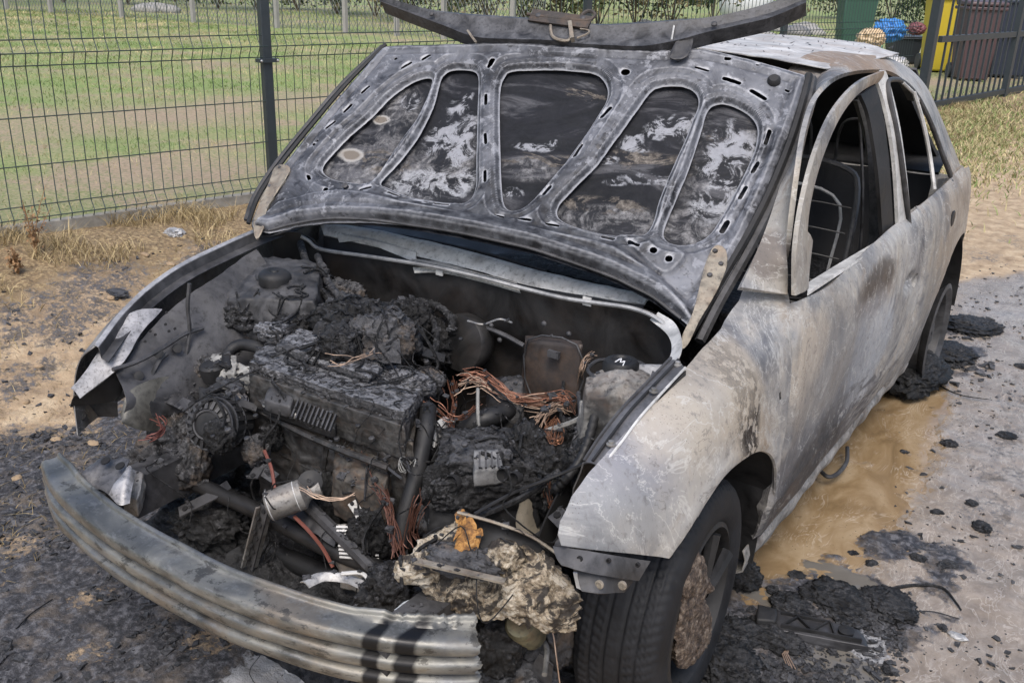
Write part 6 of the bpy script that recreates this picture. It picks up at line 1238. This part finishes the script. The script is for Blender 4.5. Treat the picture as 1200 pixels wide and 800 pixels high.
lump('radiator_core', [ZP(392, 615, .44), ZP(440, 612, .44), ZP(448, 660, .38), ZP(398, 648, .38)], (0, 0, -.10), M_ALU, car, 20, .1, .012, 11, 25)
for k in range(9): pipe('cooling_fin', zs([(394 + k * .5, 617 + k * 4.4), (418, 617 + k * 4.6), (444, 615 + k * 5)], .452 - k * .007), .0035, M_PALEM, car, 5)
band('bent_sheet', zs([(352, 682), (372, 672), (400, 671), (430, 680)], .42), zs([(362, 688), (380, 681), (402, 682), (428, 692)], .41), M_GLEAM, car, .003, 6, 3, (0, 0, .006), .006, 20)
pipe('bent_strip', zs([(400, 672), (425, 672), (436, 690), (437, 712)], [.44, .44, .42, .38]), .005, M_PALEM, car, 6)
band('torn_sheet', zs([(462, 715), (480, 705), (505, 712)], [.46, .47, .46]), zs([(470, 728), (490, 728), (508, 724)], .44), mat_metal('bluish_sheet', .3, .55, (.92, 1, 1.06), .4, .1, .5), car, .003, 6, 3, (0, 0, .01), .01, 20)
band('paper_sheet', zs([(612, 585), (625, 572), (640, 566)], [.58, .60, .60]), zs([(612, 640), (622, 648), (636, 640)], [.46, .45, .45]), mat_metal('tan_sheet', .20, .36, (1, .88, .68), .4, 0, .7, 1.3), car, .003, 6, 6, (-.01, -.01, 0), .008, 14)
# melted lamp on the near corner
lampm = lump('melted_headlamp', [ZP(528, 612, .60), ZP(632, 652, .58), ZP(664, 700, .52), ZP(466, 664, .55)], (.0, .02, -.05), M_MELT, car, 44, .10, .028, 13, 31); lampm['label'] = 'melted headlamp set into a cream and brown crust'
lump('crust', [ZP(595, 640, .60), ZP(640, 660, .60), ZP(672, 700, .54), ZP(600, 700, .54)], (0, 0, -.065), M_MELT, lampm, 34, .3, .035, 14, 33)
lump('crust', [ZP(500, 668, .545), ZP(590, 684, .54), ZP(588, 704, .51), ZP(498, 690, .51)], (0, 0, -.04), M_MELT, lampm, 30, .2, .028, 18, 37)
lump('crust', [ZP(470, 655, .57), ZP(510, 645, .58), ZP(512, 668, .56), ZP(468, 668, .56)], (0, 0, -.03), M_MELT, lampm, 18, .25, .02, 18, 39)
blob('crust', ZP(592, 652, .60), (.035, .03, .03), M_MELT, lampm, 14, .5, 2, 41); blob('crust', ZP(560, 660, .585), (.05, .03, .02), M_CHARB, lampm, 14, .6, 2, 42); blob('crust', ZP(530, 655, .58), (.05, .03, .02), M_CHARB, lampm, 14, .6, 2, 43)
MB().bar(ZP(483, 656, .600), ZP(592, 681, .590), .016, .005).build('edge_strip', M_TAN, lampm)
band('amber_shell', zs([(534, 600), (536, 615), (532, 632)], [.66, .645, .63]), zs([(546, 604), (548, 616), (544, 630)], [.66, .64, .63]), M_AMB, lampm, .003, 8, 6, (0, .01, .006), .02, 30)
band('amber_fan', zs([(538, 618), (548, 612), (566, 626)], [.65, .655, .64]), zs([(532, 645), (548, 650), (560, 642)], [.60, .60, .61]), M_AMB, lampm, .003, 8, 10, (0, .006, .012), .045, 30)
band('lamp_housing', zs([(542, 600), (580, 612), (622, 628), (640, 640)], [.67, .66, .64, .62]), zs([(552, 640), (585, 650), (620, 660), (640, 668)], [.60, .60, .58, .57]), M_DARK, lampm, .004, 6, 6, (0, .02, 0), .015, 10)
pipe('housing_edge', zs([(536, 600), (580, 612), (622, 628), (655, 650)], [.672, .662, .642, .61]), .0035, M_TAN, lampm, 6)
MB().lathe([(.034, -.06), (.036, .03), (.030, .04), (.004, .04)], ZP(615, 735, .40), (.1, -.6, .7), 24).build('olive_canister', mat_metal('olive', .07, .22, (1, .95, .6), .6, .3, .5, 1.6, .5), car)
pipe('fog_lamp_ring', zs([(602, 760), (622, 742), (640, 756), (638, 790)], .34), .006, M_ALU, car)
band('hanging_strip', zs([(690 - 58, 766), (640, 772), (648, 780)], [.34, .34, .34]), zs([(618, 800), (632, 806), (646, 806)], [.24, .24, .24]), M_SOOT, car, .003, 6, 3, (0, 0, .01), .01, 14)

# ---------------- cables
def strands(name, px, z, n, r, spread, mat, seed, label=None, flare=1.0):
    rr = np.random.default_rng(seed); C = zs(px, z); m = MB(); L = len(C)
    for k in range(n):
        o = rr.normal(0, spread, 3); P = C.copy(); w = np.linspace(0, 1, L)
        s = .35 + flare * np.abs(w - .5) * 1.7; P = P + np.outer(s, o) + rr.normal(0, spread * .5, P.shape); P = cr(P, 3); P = P + rr.normal(0, spread * .16, P.shape)
        if rr.uniform() < .4: P = P[:len(P) - rr.integers(1, 5)]
        if rr.uniform() < .3: P = P[rr.integers(1, 4):]
        m.tube(cr(P, 3), r * rr.uniform(.7, 1.15), 4, cap=False)
    o = m.build(name, mat, car); o['kind'] = 'stuff'
    if label: o['label'] = label
    return o
strands('copper_strands', [(545, 442), (562, 440), (582, 452), (605, 466), (632, 468), (662, 466), (672, 476)], [.72, .73, .72, .70, .69, .69, .68], 30, .0011, .008, M_COP, 1)
strands('copper_strands', [(540, 452), (556, 446), (574, 455), (598, 468), (640, 472)], [.71, .72, .71, .69, .68], 12, .0011, .010, M_WIREP, 2)
strands('copper_strands', [(628, 500), (636, 486), (650, 476), (662, 478)], [.68, .70, .70, .69], 16, .0012, .008, M_WIREP, 3)
strands('copper_strands', [(648, 492), (640, 505), (650, 520), (658, 506), (652, 494), (646, 520)], .68, 9, .0013, .006, M_COPB, 4)
strands('copper_strands', [(430, 535), (440, 562), (452, 590), (460, 618), (466, 646)], [.60, .57, .55, .51, .47], 22, .0014, .010, mat_plain('dull_copper', (.13, .06, .042), .5, .5, .5, 60), 5, 'frayed brown copper bundle')
strands('copper_strands', [(492, 582), (486, 600), (482, 625), (490, 638)], [.60, .56, .50, .48], 14, .0013, .008, mat_plain('dull_copper', (.13, .06, .042), .5, .5, .5, 60), 6)
strands('copper_strands', [(694, 416), (686, 420), (680, 432), (678, 444)], [.78, .78, .76, .72], 9, .0013, .005, M_WIREP, 7)
strands('copper_strands', [(528, 440), (530, 470), (528, 500), (540, 520)], [.70, .68, .66, .62], 7, .0011, .008, M_COP, 8)
strands('copper_strands', [(384, 419), (400, 422), (425, 417), (448, 409), (455, 403)], [.79, .79, .79, .79, .79], 4, .0011, .008, M_WIREP, 9)
strands('copper_strands', [(500, 470), (515, 480), (530, 492), (545, 486), (560, 478)], [.70, .69, .68, .68, .68], 8, .0011, .007, M_COP, 10)
strands('copper_strands', [(172, 515), (185, 510), (192, 500), (184, 492)], [.56, .57, .57, .57], 9, .0018, .009, mat_plain('maroon_wire', (.13, .045, .035), .6, .2, .4, 60), 11)
strands('copper_strands', [(355, 572), (372, 582), (395, 586), (415, 580)], [.55, .54, .53, .54], 5, .0012, .005, M_WIREP, 12)
strands('copper_strands', [(640, 560), (642, 580), (648, 600), (654, 612)], [.62, .58, .54, .50], 6, .0012, .006, M_COP, 13)
pipe('red_cable', zs([(310, 528), (318, 548), (322, 572)], [.58, .56, .53]), .0045, M_ORNG, car, 6)
pipe('red_cable', zs([(345, 605), (362, 622), (378, 642), (390, 664)], [.46, .44, .40, .36]), .0048, M_ORNG, car, 6)
pipe('black_cable', zs([(556, 602), (600, 578), (645, 560), (690, 540), (716, 522)], [.66, .67, .68, .72, .74]), .0038, M_DARK, car, 6)
pipe('black_cable', zs([(560, 606), (610, 584), (640, 562), (655, 552)], [.64, .65, .66, .67]), .008, M_CHAR, car, 7)
pipe('grey_cable', zs([(676, 590), (660, 560), (672, 520), (680, 490), (678, 460)], [.56, .60, .66, .70, .72]), .006, M_SOOT, car, 7)
pipe('grey_cable', zs([(470, 560), (455, 548), (450, 538), (462, 533), (476, 540), (480, 552)], .62), .0032, M_SOOT, car, 6)
pipe('wing_loom', zs([(212, 440), (216, 415), (222, 392), (240, 378), (262, 374), (285, 386), (310, 378)], [.60, .66, .70, .73, .74, .74, .74]), .0075, M_CHAR, car, 7)
pipe('wing_loom', zs([(190, 465), (200, 458), (212, 440)], [.56, .57, .60]), .006, M_CHARB, car, 6)
pipe('bay_loom', zs([(352, 285), (360, 310), (372, 335), (388, 352), (410, 365)], [.88, .85, .82, .80, .78]), .012, M_CHAR, car, 8)
pipe('bay_loom', zs([(460, 355), (480, 358), (505, 372), (512, 400), (500, 430)], [.80, .80, .77, .74, .70]), .010, M_CHAR, car, 8)
pipe('hanging_wire', zs([(640, 720), (648, 742), (652, 770), (656, 800)], [.42, .38, .34, .28]), .0018, M_WIREP, car, 5)
blob('charred_lump', (.85, .74, .08), (.04, .07, .05), M_CHAR, car, 18, .7, 2.2, 92)
# ---------------- recognisable burnt fittings round the engine
def hexbolt(u, v, z, r=.008, par=None, mat=None, ax=(0, -.3, 1)): return MB().lathe([(r, 0), (r, r * .8), (r * .7, r), (r * .2, r)], ZP(u, v, z), ax, 6).build('bolt', mat or M_SOOT, par or car)
def bracket(pts, z, w, mat, name='bracket', th=.004, holes=1):
    P = zs(pts, z); m = MB()
    for a, b in zip(P[:-1], P[1:]): m.bar(a, b + (b - a) * .04, w, th, (0, -.45, .9))
    o = m.build(name, mat, car)
    for k in range(holes): MB().lathe([(w * .22, 0), (w * .22, th)], P[0] * (.8 - .5 * k) + P[1] * (.2 + .5 * k) + np.array([0, -.002, .001]), (0, -.45, .9), 10).build('hole', M_HOLE, o)
    return o
M_GREY = mat_metal('ashy_casting', .018, .10, (1, 1, 1.06), .6, .35, .5, 1.8); M_BRN = mat_metal('heat_brown_casting', .015, .10, (1, .90, .78), .7, .3, .55, 2.2, .3); M_ASHY = mat_metal('pale_ash_piece', .10, .36, (1, .99, .94), .7, .1, .7, 2)
bracket([(178 + 10, 462), (208, 470), (232, 482)], [.60, .61, .60], .035, M_GREY); bracket([(240, 462), (262, 448), (282, 452)], [.66, .68, .68], .03, M_DARK); bracket([(268, 456), (276, 470), (300, 478)], [.67, .66, .64], .022, M_SOOT)
bracket([(466, 455), (476, 478), (478, 500)], [.70, .67, .62], .045, M_DARK); bracket([(430, 548), (426, 575), (440, 596)], [.57, .52, .48], .05, M_BRN); bracket([(700, 560), (690, 585), (668, 600)], [.66, .62, .60], .03, M_GREY, holes=2); bracket([(412, 588), (420, 600), (424, 608)], [.52, .5, .49], .022, M_ALU)
bracket([(650, 600), (668, 618), (660, 640)], [.58, .57, .55], .04, M_GREY); bracket([(210, 600), (250, 580), (268, 568)], [.36, .40, .42], .035, M_SOOT); bracket([(296, 560), (304, 548), (322, 560)], [.50, .51, .50], .03, M_GREY); bracket([(480, 400), (495, 412), (520, 420)], [.76, .74, .72], .03, M_DARK)
for (u, v, z, r) in ((245, 470, .655, .011), (276, 459, .69, .012), (268, 505, .675, .008), (290, 515, .63, .008), (250, 512, .66, .006), (300, 488, .665, .007), (420, 500, .69, .007), (395, 515, .63, .008), (436, 515, .66, .008), (478, 470, .70, .007), (545, 522, .70, .008), (600, 520, .68, .008), (664, 475, .70, .008), (640, 512, .67, .012), (655, 515, .67, .009), (540, 398, .80, .006), (395, 372, .80, .008), (412, 348, .80, .007), (500, 425, .72, .008), (460, 590, .50, .008)): hexbolt(u, v, z, r, None, M_SOOT if r > .0075 else M_DARK)
def ringpipe(name, px, z, r, mat, n=3):
    "corrugated or clamped hose with ribs"
    P = cr(zs(px, z), 10); rad = r * (1 + .10 * np.sign(np.sin(np.arange(len(P)) * 2.1))); return MB().tube(P, rad, 10).build(name, mat, car)
ringpipe('corrugated_hose', [(700, 470), (694, 500), (684, 530), (668, 556), (652, 572)], [.78, .74, .70, .66, .62], .011, M_DARK)
ringpipe('corrugated_hose', [(372, 300), (384, 330), (400, 350), (412, 362)], [.86, .83, .81, .80], .011, M_CHAR2)
ringpipe('corrugated_hose', [(470, 352), (505, 356), (528, 372), (530, 392)], [.80, .79, .77, .74], .012, M_CHAR)
ringpipe('radiator_hose', [(222, 468), (230, 480), (252, 482)], [.60, .60, .60], .014, M_DARK)
pipe('coolant_pipe', zs([(300, 388), (330, 380), (352, 366), (370, 352)], [.74, .77, .78, .78]), .013, M_GREY, car, 9)
pipe('brake_pipe', zs([(600, 398 - 20), (585, 374), (566, 380), (548, 376)], [.84, .84, .84, .84]), .003, M_ALU, car, 6); pipe('brake_pipe', zs([(560, 455), (560, 480), (561, 500)], [.74, .70, .66]), .0045, M_ASHY, car, 6)
pipe('steel_tube', zs([(640, 505), (676, 492), (712, 470)], [.68, .70, .74]), .007, M_ASHY, car, 7); pipe('steel_tube', zs([(682, 470), (681, 510), (680, 560)], [.76, .70, .62]), .006, M_ASHY, car, 7)
lump('end_casting', [ZP(462, 462, .69), ZP(490, 468, .69), ZP(484, 520, .66), ZP(456, 512, .66)], (0, 0, -.12), M_BRN, car, 20, .15, .016, 14, 51)
MB().lathe([(.026, -.01), (.027, .010), (.020, .012), (.017, .002), (.002, .002)], ZP(464, 500, .655), (.35, -.9, .25), 22).build('core_plug', M_ASHY, car)
lump('side_casting', [ZP(395, 520, .60), ZP(455, 540, .60), ZP(450, 580, .56), ZP(392, 560, .56)], (0, 0, -.10), M_BRN, car, 22, .12, .016, 13, 52)
lump('thermostat_housing', [ZP(248, 412, .70), ZP(276, 418, .70), ZP(274, 438, .68), ZP(244, 432, .68)], (0, 0, -.05), M_ASHY, car, 16, .4, .018, 14, 53)
lump('thermostat_housing', [ZP(272, 424, .69), ZP(300, 432, .69), ZP(296, 448, .67), ZP(268, 440, .67)], (0, 0, -.03), M_ASHY, car, 12, .3, .012, 18, 54)
MB().lathe([(.032, -.03), (.036, -.01), (.037, .012), (.030, .018), (.004, .018)], ZP(250, 433, .675), (0, -.1, 1), 24).build('pulley', M_DARK, car)
lump('wheelhouse_shelf', [ZP(235, 335, .78), ZP(300, 336, .80), ZP(310, 356, .77), ZP(228, 352, .76)], (0, 0, -.05), M_GREY, car, 20, .45, .012, 10, 55)
lump('wheelhouse_shelf', [ZP(222, 365, .73), ZP(252, 362, .74), ZP(250, 400, .70), ZP(222, 408, .68)], (0, 0, -.06), M_GREY, car, 16, .2, .012, 12, 56)
lump('ashed_reservoir', [ZP(318, 338, .80), ZP(336, 340, .80), ZP(334, 372, .75), ZP(302, 378, .74)], (0, 0, -.10), M_GREY, car, 18, .12, .012, 14, 57)
lump('ashed_reservoir', [ZP(338, 352, .78), ZP(360, 358, .78), ZP(356, 372, .76), ZP(334, 368, .76)], (0, 0, -.03), M_ASHY, car, 12, .4, .02, 14, 58)
blob('ash_heap', ZP(322, 390, .765), (.05, .035, .018), mat_char('loose_ash', .03, .08, .30, .8, 1.8, False, 1, .8), car, 18, .6, 2.4, 59); blob('ash_heap', ZP(478, 452, .72), (.055, .04, .03), mat_char('loose_ash', .02, .06, .26, .7, 1.8, False, 1, .6), car, 20, .6, 2.6, 60)
band('melted_sheet', zs([(384, 372), (410, 360), (432, 372)], [.80, .82, .80]), zs([(366, 396), (398, 398), (420, 392)], [.77, .775, .78]), M_CHAR, car, .003, 6, 8, (0, 0, .02), .03, 14)
band('melted_sheet', zs([(420, 392), (446, 384), (468, 398)], [.80, .815, .80]), zs([(410, 410), (440, 420), (470, 424)], [.78, .78, .77]), M_CHARB, car, .003, 6, 8, (0, 0, .02), .04, 14)
band('melted_sheet', zs([(500, 546), (560, 540), (632, 548)], [.66, .67, .65]), zs([(506, 600), (560, 596), (634, 600)], [.52, .52, .52]), M_CHAR, car, .003, 6, 14, (0, -.02, 0), .05, 10)
for (u, v, r) in ((530, 566, .020), (590, 556, .016), (603, 560, .014)): MB().lathe([(r, -.01), (r * 1.05, 0), (r * .9, .006), (r * .8, -.004), (.001, -.02)], YP(u, v, .555), (0, -1, .25), 16).build('melt_hole', M_HOLE, car)
band('scorched_flap', zs([(345, 590), (372, 600), (398, 622)], [.44, .44, .43]), zs([(332, 604), (362, 620), (392, 640)], [.42, .42, .41]), M_GREY, car, .003, 6, 4, (0, 0, .006), .01, 18)
for k in range(3): MB().tube([ZP(478, 544, .62) + np.array([.018 * (1 + .12 * k) * math.cos(t), .018 * math.sin(t) * (1 + .1 * k), .012 * math.sin(t * 2 + k)]) for t in np.linspace(0, 5.2, 22)], .0011, 5).build('wire_loop', M_ASHY, car)
# loose wires and crumbs that lie on whatever is below them
bpy.context.view_layer.update(); DG = bpy.context.evaluated_depsgraph_get()
def drop(x, y, z0=.93):
    h = SC.ray_cast(DG, Vector((x, y, z0)), Vector((0, 0, -1))); return (h[1].z, h[2], h[4]) if h[0] else (.2, Vector((0, 0, 1)), None)
rr = np.random.default_rng(77); m = MB()
for k in range(150):
    x, y = rr.uniform(-.52, .56), rr.uniform(.34, 1.08); a = rr.uniform(0, 6.28); L = rr.uniform(.05, .20); P = []; lz = None
    for j in range(7):
        xx = x + math.cos(a) * L * j / 6 + .012 * math.sin(j * 2.1 + k); yy = y + math.sin(a) * L * j / 6 + .012 * math.cos(j * 1.3 + k); a += rr.normal(0, .35)
        z = drop(np.clip(xx, -.58, .58), min(yy, 1.1))[0] + .006; z = z if lz is None else max(min(z, lz + .05), lz - .05); lz = z; P.append((xx, yy, z))
    m.tube(cr(P, 4), rr.choice([.001, .0015, .002, .003, .0045]), 5)
o = m.build('burnt_wiring', M_CHAR, car); o['kind'] = 'stuff'
m = MB(); V0_, F0_ = cs(1)
for k in range(2200):
    x, y = rr.uniform(-.56, .60), rr.uniform(.26, 1.12); z, nrm, ob = drop(x, y)
    if nrm.z < .25 or ob is None or ob.name.split('.')[0] in ('crash_beam', 'dryer_canister', 'wing_rail', 'strut_cap', 'scuttle_bar', 'electronics_box') or (ob.name.startswith('strut_tower') and rr.uniform() < .9): continue
    s = rr.uniform(.001, .005) if rr.uniform() < .95 else rr.uniform(.006, .010)
    q = V0_ * (1 + .7 * rr.normal(0, .4, V0_.shape)) * s * np.array([1.2, .9, .5]); a = rr.uniform(0, 6.28); ca, sa = math.cos(a), math.sin(a); q = q @ np.array([[ca, sa, 0], [-sa, ca, .3], [0, 0, 1]])
    m.add(q + [x, y, z + s * .2], F0_)
o = m.build('burnt_crumbs', M_CHAR2, car, smooth=False); o['kind'] = 'stuff'
# ------------------------------------------------------------------ debris on the ground
def gpt(u, v, up=0.0):
    p = gz(u, v); p[2] = float(ground_height(p[0], p[1])) + up; return p
def gline(px, up=0.004): return np.array([gpt(u, v, up) for u, v in px])
def chunk(u, v, r, flat, seed, label, mat=None, name='charred_debris', stretch=1.0, amp=.7):
    p = gpt(u, v); d = (p - CAM_P) @ AF; s = r * d / FPX; o = blob(name, p + [0, 0, s * flat * .3], (s * stretch, s * 1.15, s * flat), mat or M_CHAR, None, 30 if r > 15 else 8, amp, 1.8, seed, 'm', rot=seed, smooth=r > 15); return tag(o, label, 'debris')
chunk(1108, 418, 24, .30, 3, 'large black heap of burnt tyre remains beside the rear wheel')
chunk(1138, 383, 22, .28, 4, 'flat black crust just beyond the heap by the rear wheel', stretch=1.3)
chunk(1042, 772 - 60, 22, .22, 5, 'black crust joining the right end of the cast black housing', stretch=1.2)
chunk(985, 706, 26, .25, 6, 'dark grey crust behind the cast black housing', stretch=1.4)
chunk(930, 712, 20, .22, 7, 'small dark crust between the muddy water and the housing')
chunk(905, 745, 24, .30, 8, 'charred lump left of the cast black housing')
chunk(862, 748, 24, .35, 9, 'charred lump at the foot of the front wheel, right side')
chunk(850, 778, 30, .35, 10, 'charred lump at the bottom edge by the front wheel')
chunk(862, 678, 20, .95, 11, 'knobbly burnt piece stuck out of the front wheel')
chunk(1112, 380 + 140, 7, .5, 12, 'small black crumb in the grey mud right of the brown water')
for i, (u, v, r, lb) in enumerate([(934, 674, 7, 'small black stone lying in the brown water'), (1000, 646, 5, 'tiny black crumb on the far rim of the brown water'), (1104, 735, 5, 'tiny black crumb right of the thin curved strip'), (1042, 786, 6, 'black pebble below the curved strip'), (1110, 664, 9, 'flat black flake at the right, above the curved strip'), (1150, 618, 9, 'black flake among the specks of the right side mud'), (1180, 512, 8, 'black flake in the mud at the right edge'), (1060, 448 + 80, 4, 'tiny black speck beside the door edge of the water'), (905, 690, 6, 'black crumb in the muddy corner behind the front wheel'), (1075, 655, 7, 'dark crumb left of the flat black flake'), (1022, 660, 6, 'dark crumb close to the brown water'), (1138, 590, 6, 'dark crumb above the black flake'), (1198, 430, 7, 'dark crumb cut by the right edge of the photo'), (1098, 600, 5, 'dark crumb on the pale mud ridge')]):
    chunk(u, v, r * .85, .28, 30 + i, lb, amp=1.1)
# thousands of small crumbs of charcoal
m = MB(); rr = np.random.default_rng(5); V0, F0 = cs(1)
def scat(n, poly, smin, smax, zones=None):
    P = gpoly(poly); lo, hi = P.min(0), P.max(0); c = 0
    X_, Y_ = rr.uniform(lo[0], hi[0], n * 3), rr.uniform(lo[1], hi[1], n * 3); ok = sdf_poly(X_, Y_, P) < 0
    dn = fbm(np.stack([X_ * 3, Y_ * 3, 0 * X_], -1), 3); ok &= rr.uniform(-.22, .3, n * 3) < dn
    for x, y in zip(X_[ok][:n], Y_[ok][:n]):
        s = smin + (smax - smin) * rr.uniform() ** 3; z = float(ground_height(x, y)); a = rr.uniform(0, 6.28); ca, sa = math.cos(a), math.sin(a); m.add((V0 * (1 + rr.normal(0, .35, V0.shape)) * s * np.array([1.2, .8, .45])) @ np.array([[ca, sa, .2], [-sa, ca, .2], [0, 0, 1]]) + [x, y, z + s * .15], F0)
scat(4500, [(-40, 520), (90, 500), (200, 560), (420, 700), (640, 800), (640, 880), (-60, 880)], .002, .011)
scat(1600, [(820, 720), (1060, 690), (1060, 840), (780, 860)], .002, .011)
scat(1300, [(1110, 330), (1230, 290), (1240, 840), (1000, 840), (1000, 640)], .0015, .009)
scat(260, [(1080, 390), (1160, 360), (1170, 440), (1070, 460)], .003, .02)
scat(350, [(0, 340), (240, 280), (140, 460), (0, 520)], .002, .010)
o = m.build('charcoal_crumbs', M_CHAR2, smooth=False); tag(o, 'charcoal crumbs strewn over the soil and mud around the car', 'crumbs', kind='stuff')
# pale ash crumbs by the beam
m = MB(); scat(420, [(285, 745), (330, 760), (480, 792), (480, 860), (300, 860)], .003, .018)
o = m.build('ash_crumbs', mat_metal('white_ash', .30, .60, (1, 1, 1), .4, 0, .9, 2), smooth=False); tag(o, 'white ash crumbs on the soil below the front beam', 'ash', kind='stuff')
# cast black housing (burnt lamp base)
p0 = gpt(950, 745, .0); bx = (gpt(1010, 750) - gpt(905, 730)); bx[2] = 0; L_ = np.linalg.norm(bx); bx /= L_; by = np.array([-bx[1], bx[0], 0]); H_ = empty('lamp_base', p0); tag(H_, 'black ribbed burnt lamp base lying in the mud right of the front wheel', 'car part')
def hb_(a, b, z): return p0 + bx * a + by * b + np.array([0, 0, z])
body = lump('base_plate', [hb_(-.10, .05, .035), hb_(.13, .035, .03), hb_(.15, -.03, .028), hb_(-.09, -.035, .03)], (0, 0, -.04), mat_metal('black_cast', .02, .07, (1, 1, 1.08), .3, .2, .42, 1.2), H_, 20, .14, .006, 16, 3)
for (a, b, c, d) in ((-.08, -.02, -.04, .03), (-.04, .03, 0, -.02), (0, -.02, .04, .03), (-.085, .035, .05, .035), (-.085, -.022, .13, -.022), (.05, .03, .06, -.02)):
    MB().bar(hb_(a, b, .037), hb_(c, d, .036), .005, .012).build('rib', M_DARK, H_)
MB().lathe([(.02, 0), (.022, .014), (.004, .018)], hb_(.09, .005, .03), (0, 0, 1), 20).build('dome', M_DARK, H_)
lump('socket_block', [hb_(-.15, .04, .045), hb_(-.10, .04, .045), hb_(-.10, -.01, .04), hb_(-.15, -.02, .04)], (0, 0, -.045), M_DARK, H_, 8, .12, .006, 20, 4)
MB().lathe([(.018, 0), (.02, .012), (.012, .014), (.012, .006), (.002, .006)], hb_(-.075, -.055, .004), (0, 0, 1), 18).build('cap', M_SOOT, H_)
m = MB()
for k in range(4): m.tube(gline([(936, 745), (926, 758), (916 + k * 2, 770), (920 + k * 4, 782 + k)], .012 - .001 * k) , .0016, 5)
o = m.build('wire', M_WIREP, H_); o.location = -Vector(p0)
o['kind'] = 'stuff'
def curve_thing(name, px, r, mat, label, cat, up=.006, taper=False):
    P = cr(gline(px, up), 6); rad = np.linspace(r, r * .3, len(P)) if taper else r; return tag(MB().tube(P, rad, 7).build(name, mat), label, cat)
curve_thing('rubber_strip', [(1022, 712), (1036, 700), (1052, 690), (1078, 687), (1104, 691), (1120, 708), (1126, 716)], .008, M_CHAR, 'thin curved black strip on the pale mud at the lower right', 'strip', .006, True)
curve_thing('bent_stick', [(1093, 445), (1110, 458), (1130, 466), (1162, 472)], .005, M_CHAR, 'black bent stick trailing from the heap by the rear wheel', 'stick', .01, True)
curve_thing('thin_wire', [(20, 742), (38, 724), (62, 706)], .002, M_CHAR, 'thin dark wire on the scorched soil at the lower left', 'wire')
curve_thing('thin_wire', [(1060, 720), (1090, 718), (1124, 726)], .0015, M_CHAR, 'hair thin wire in the mud below the curved strip', 'wire')
curve_thing('hose_hook', [(957, 562), (968, 570), (980, 566), (990, 552), (991, 536)], .008, M_SOOT, 'grey bent strap hanging at the sill under the front door', 'strap', .05)
curve_thing('root', [(640 + 20, 790), (700, 800), (760, 806)], .006, M_CHAR, 'charred stalk under the front wheel', 'stick')
# white scrap and foil
o = blob('foil_scrap', gpt(205, 275, .01), (.05, .035, .02), M_GLEAM, None, 8, .8, 2.2, 5, smooth=False); tag(o, 'crumpled silver foil scrap near the concrete kerb', 'foil')
o = blob('foil_scrap', gpt(138, 345, .005), (.05, .03, .012), M_SOOT, None, 8, .8, 2.2, 6, smooth=False); tag(o, 'grey foil flake on the burnt soil left of the car', 'foil')
o = blob('paper_scrap', gpt(1122, 745, .004), (.022, .012, .006), M_GLEAM, None, 6, .6, 2, 7); tag(o, 'tiny white scrap on the pale mud near the lower right', 'scrap')
for i in range(10):
    u, v = [(30, 470), (66, 515), (110, 520), (20, 560), (130, 350), (170, 300), (100, 420), (45, 430), (200, 310), (150, 420)][i]
    o = blob('clod', gpt(u, v, .0), (.014 + .006 * (i % 3), .014, .008), mat_plain('soil_clod', (.30, .22, .14), .95, 0, .3) if i == 0 else CLOD, None, 8, .5, 2, 50 + i)
    if i == 0: CLOD = o.data.materials[0]
    tag(o, ['sandy clod at the far left, level with the fender tip', 'sandy clod below the fender tip plate', 'sandy clod beside the left end of the front beam', 'clod at the left edge beside the scorched patch', 'brown clod in the burnt grass, halfway to the kerb', 'brown clod close to the dry grass by the kerb', 'clod just outside the far fender tip', 'clod on the trodden sand at the left', 'small clod nearest the foil scrap', 'clod touching the scorched soil under the far fender'][i], 'clod')
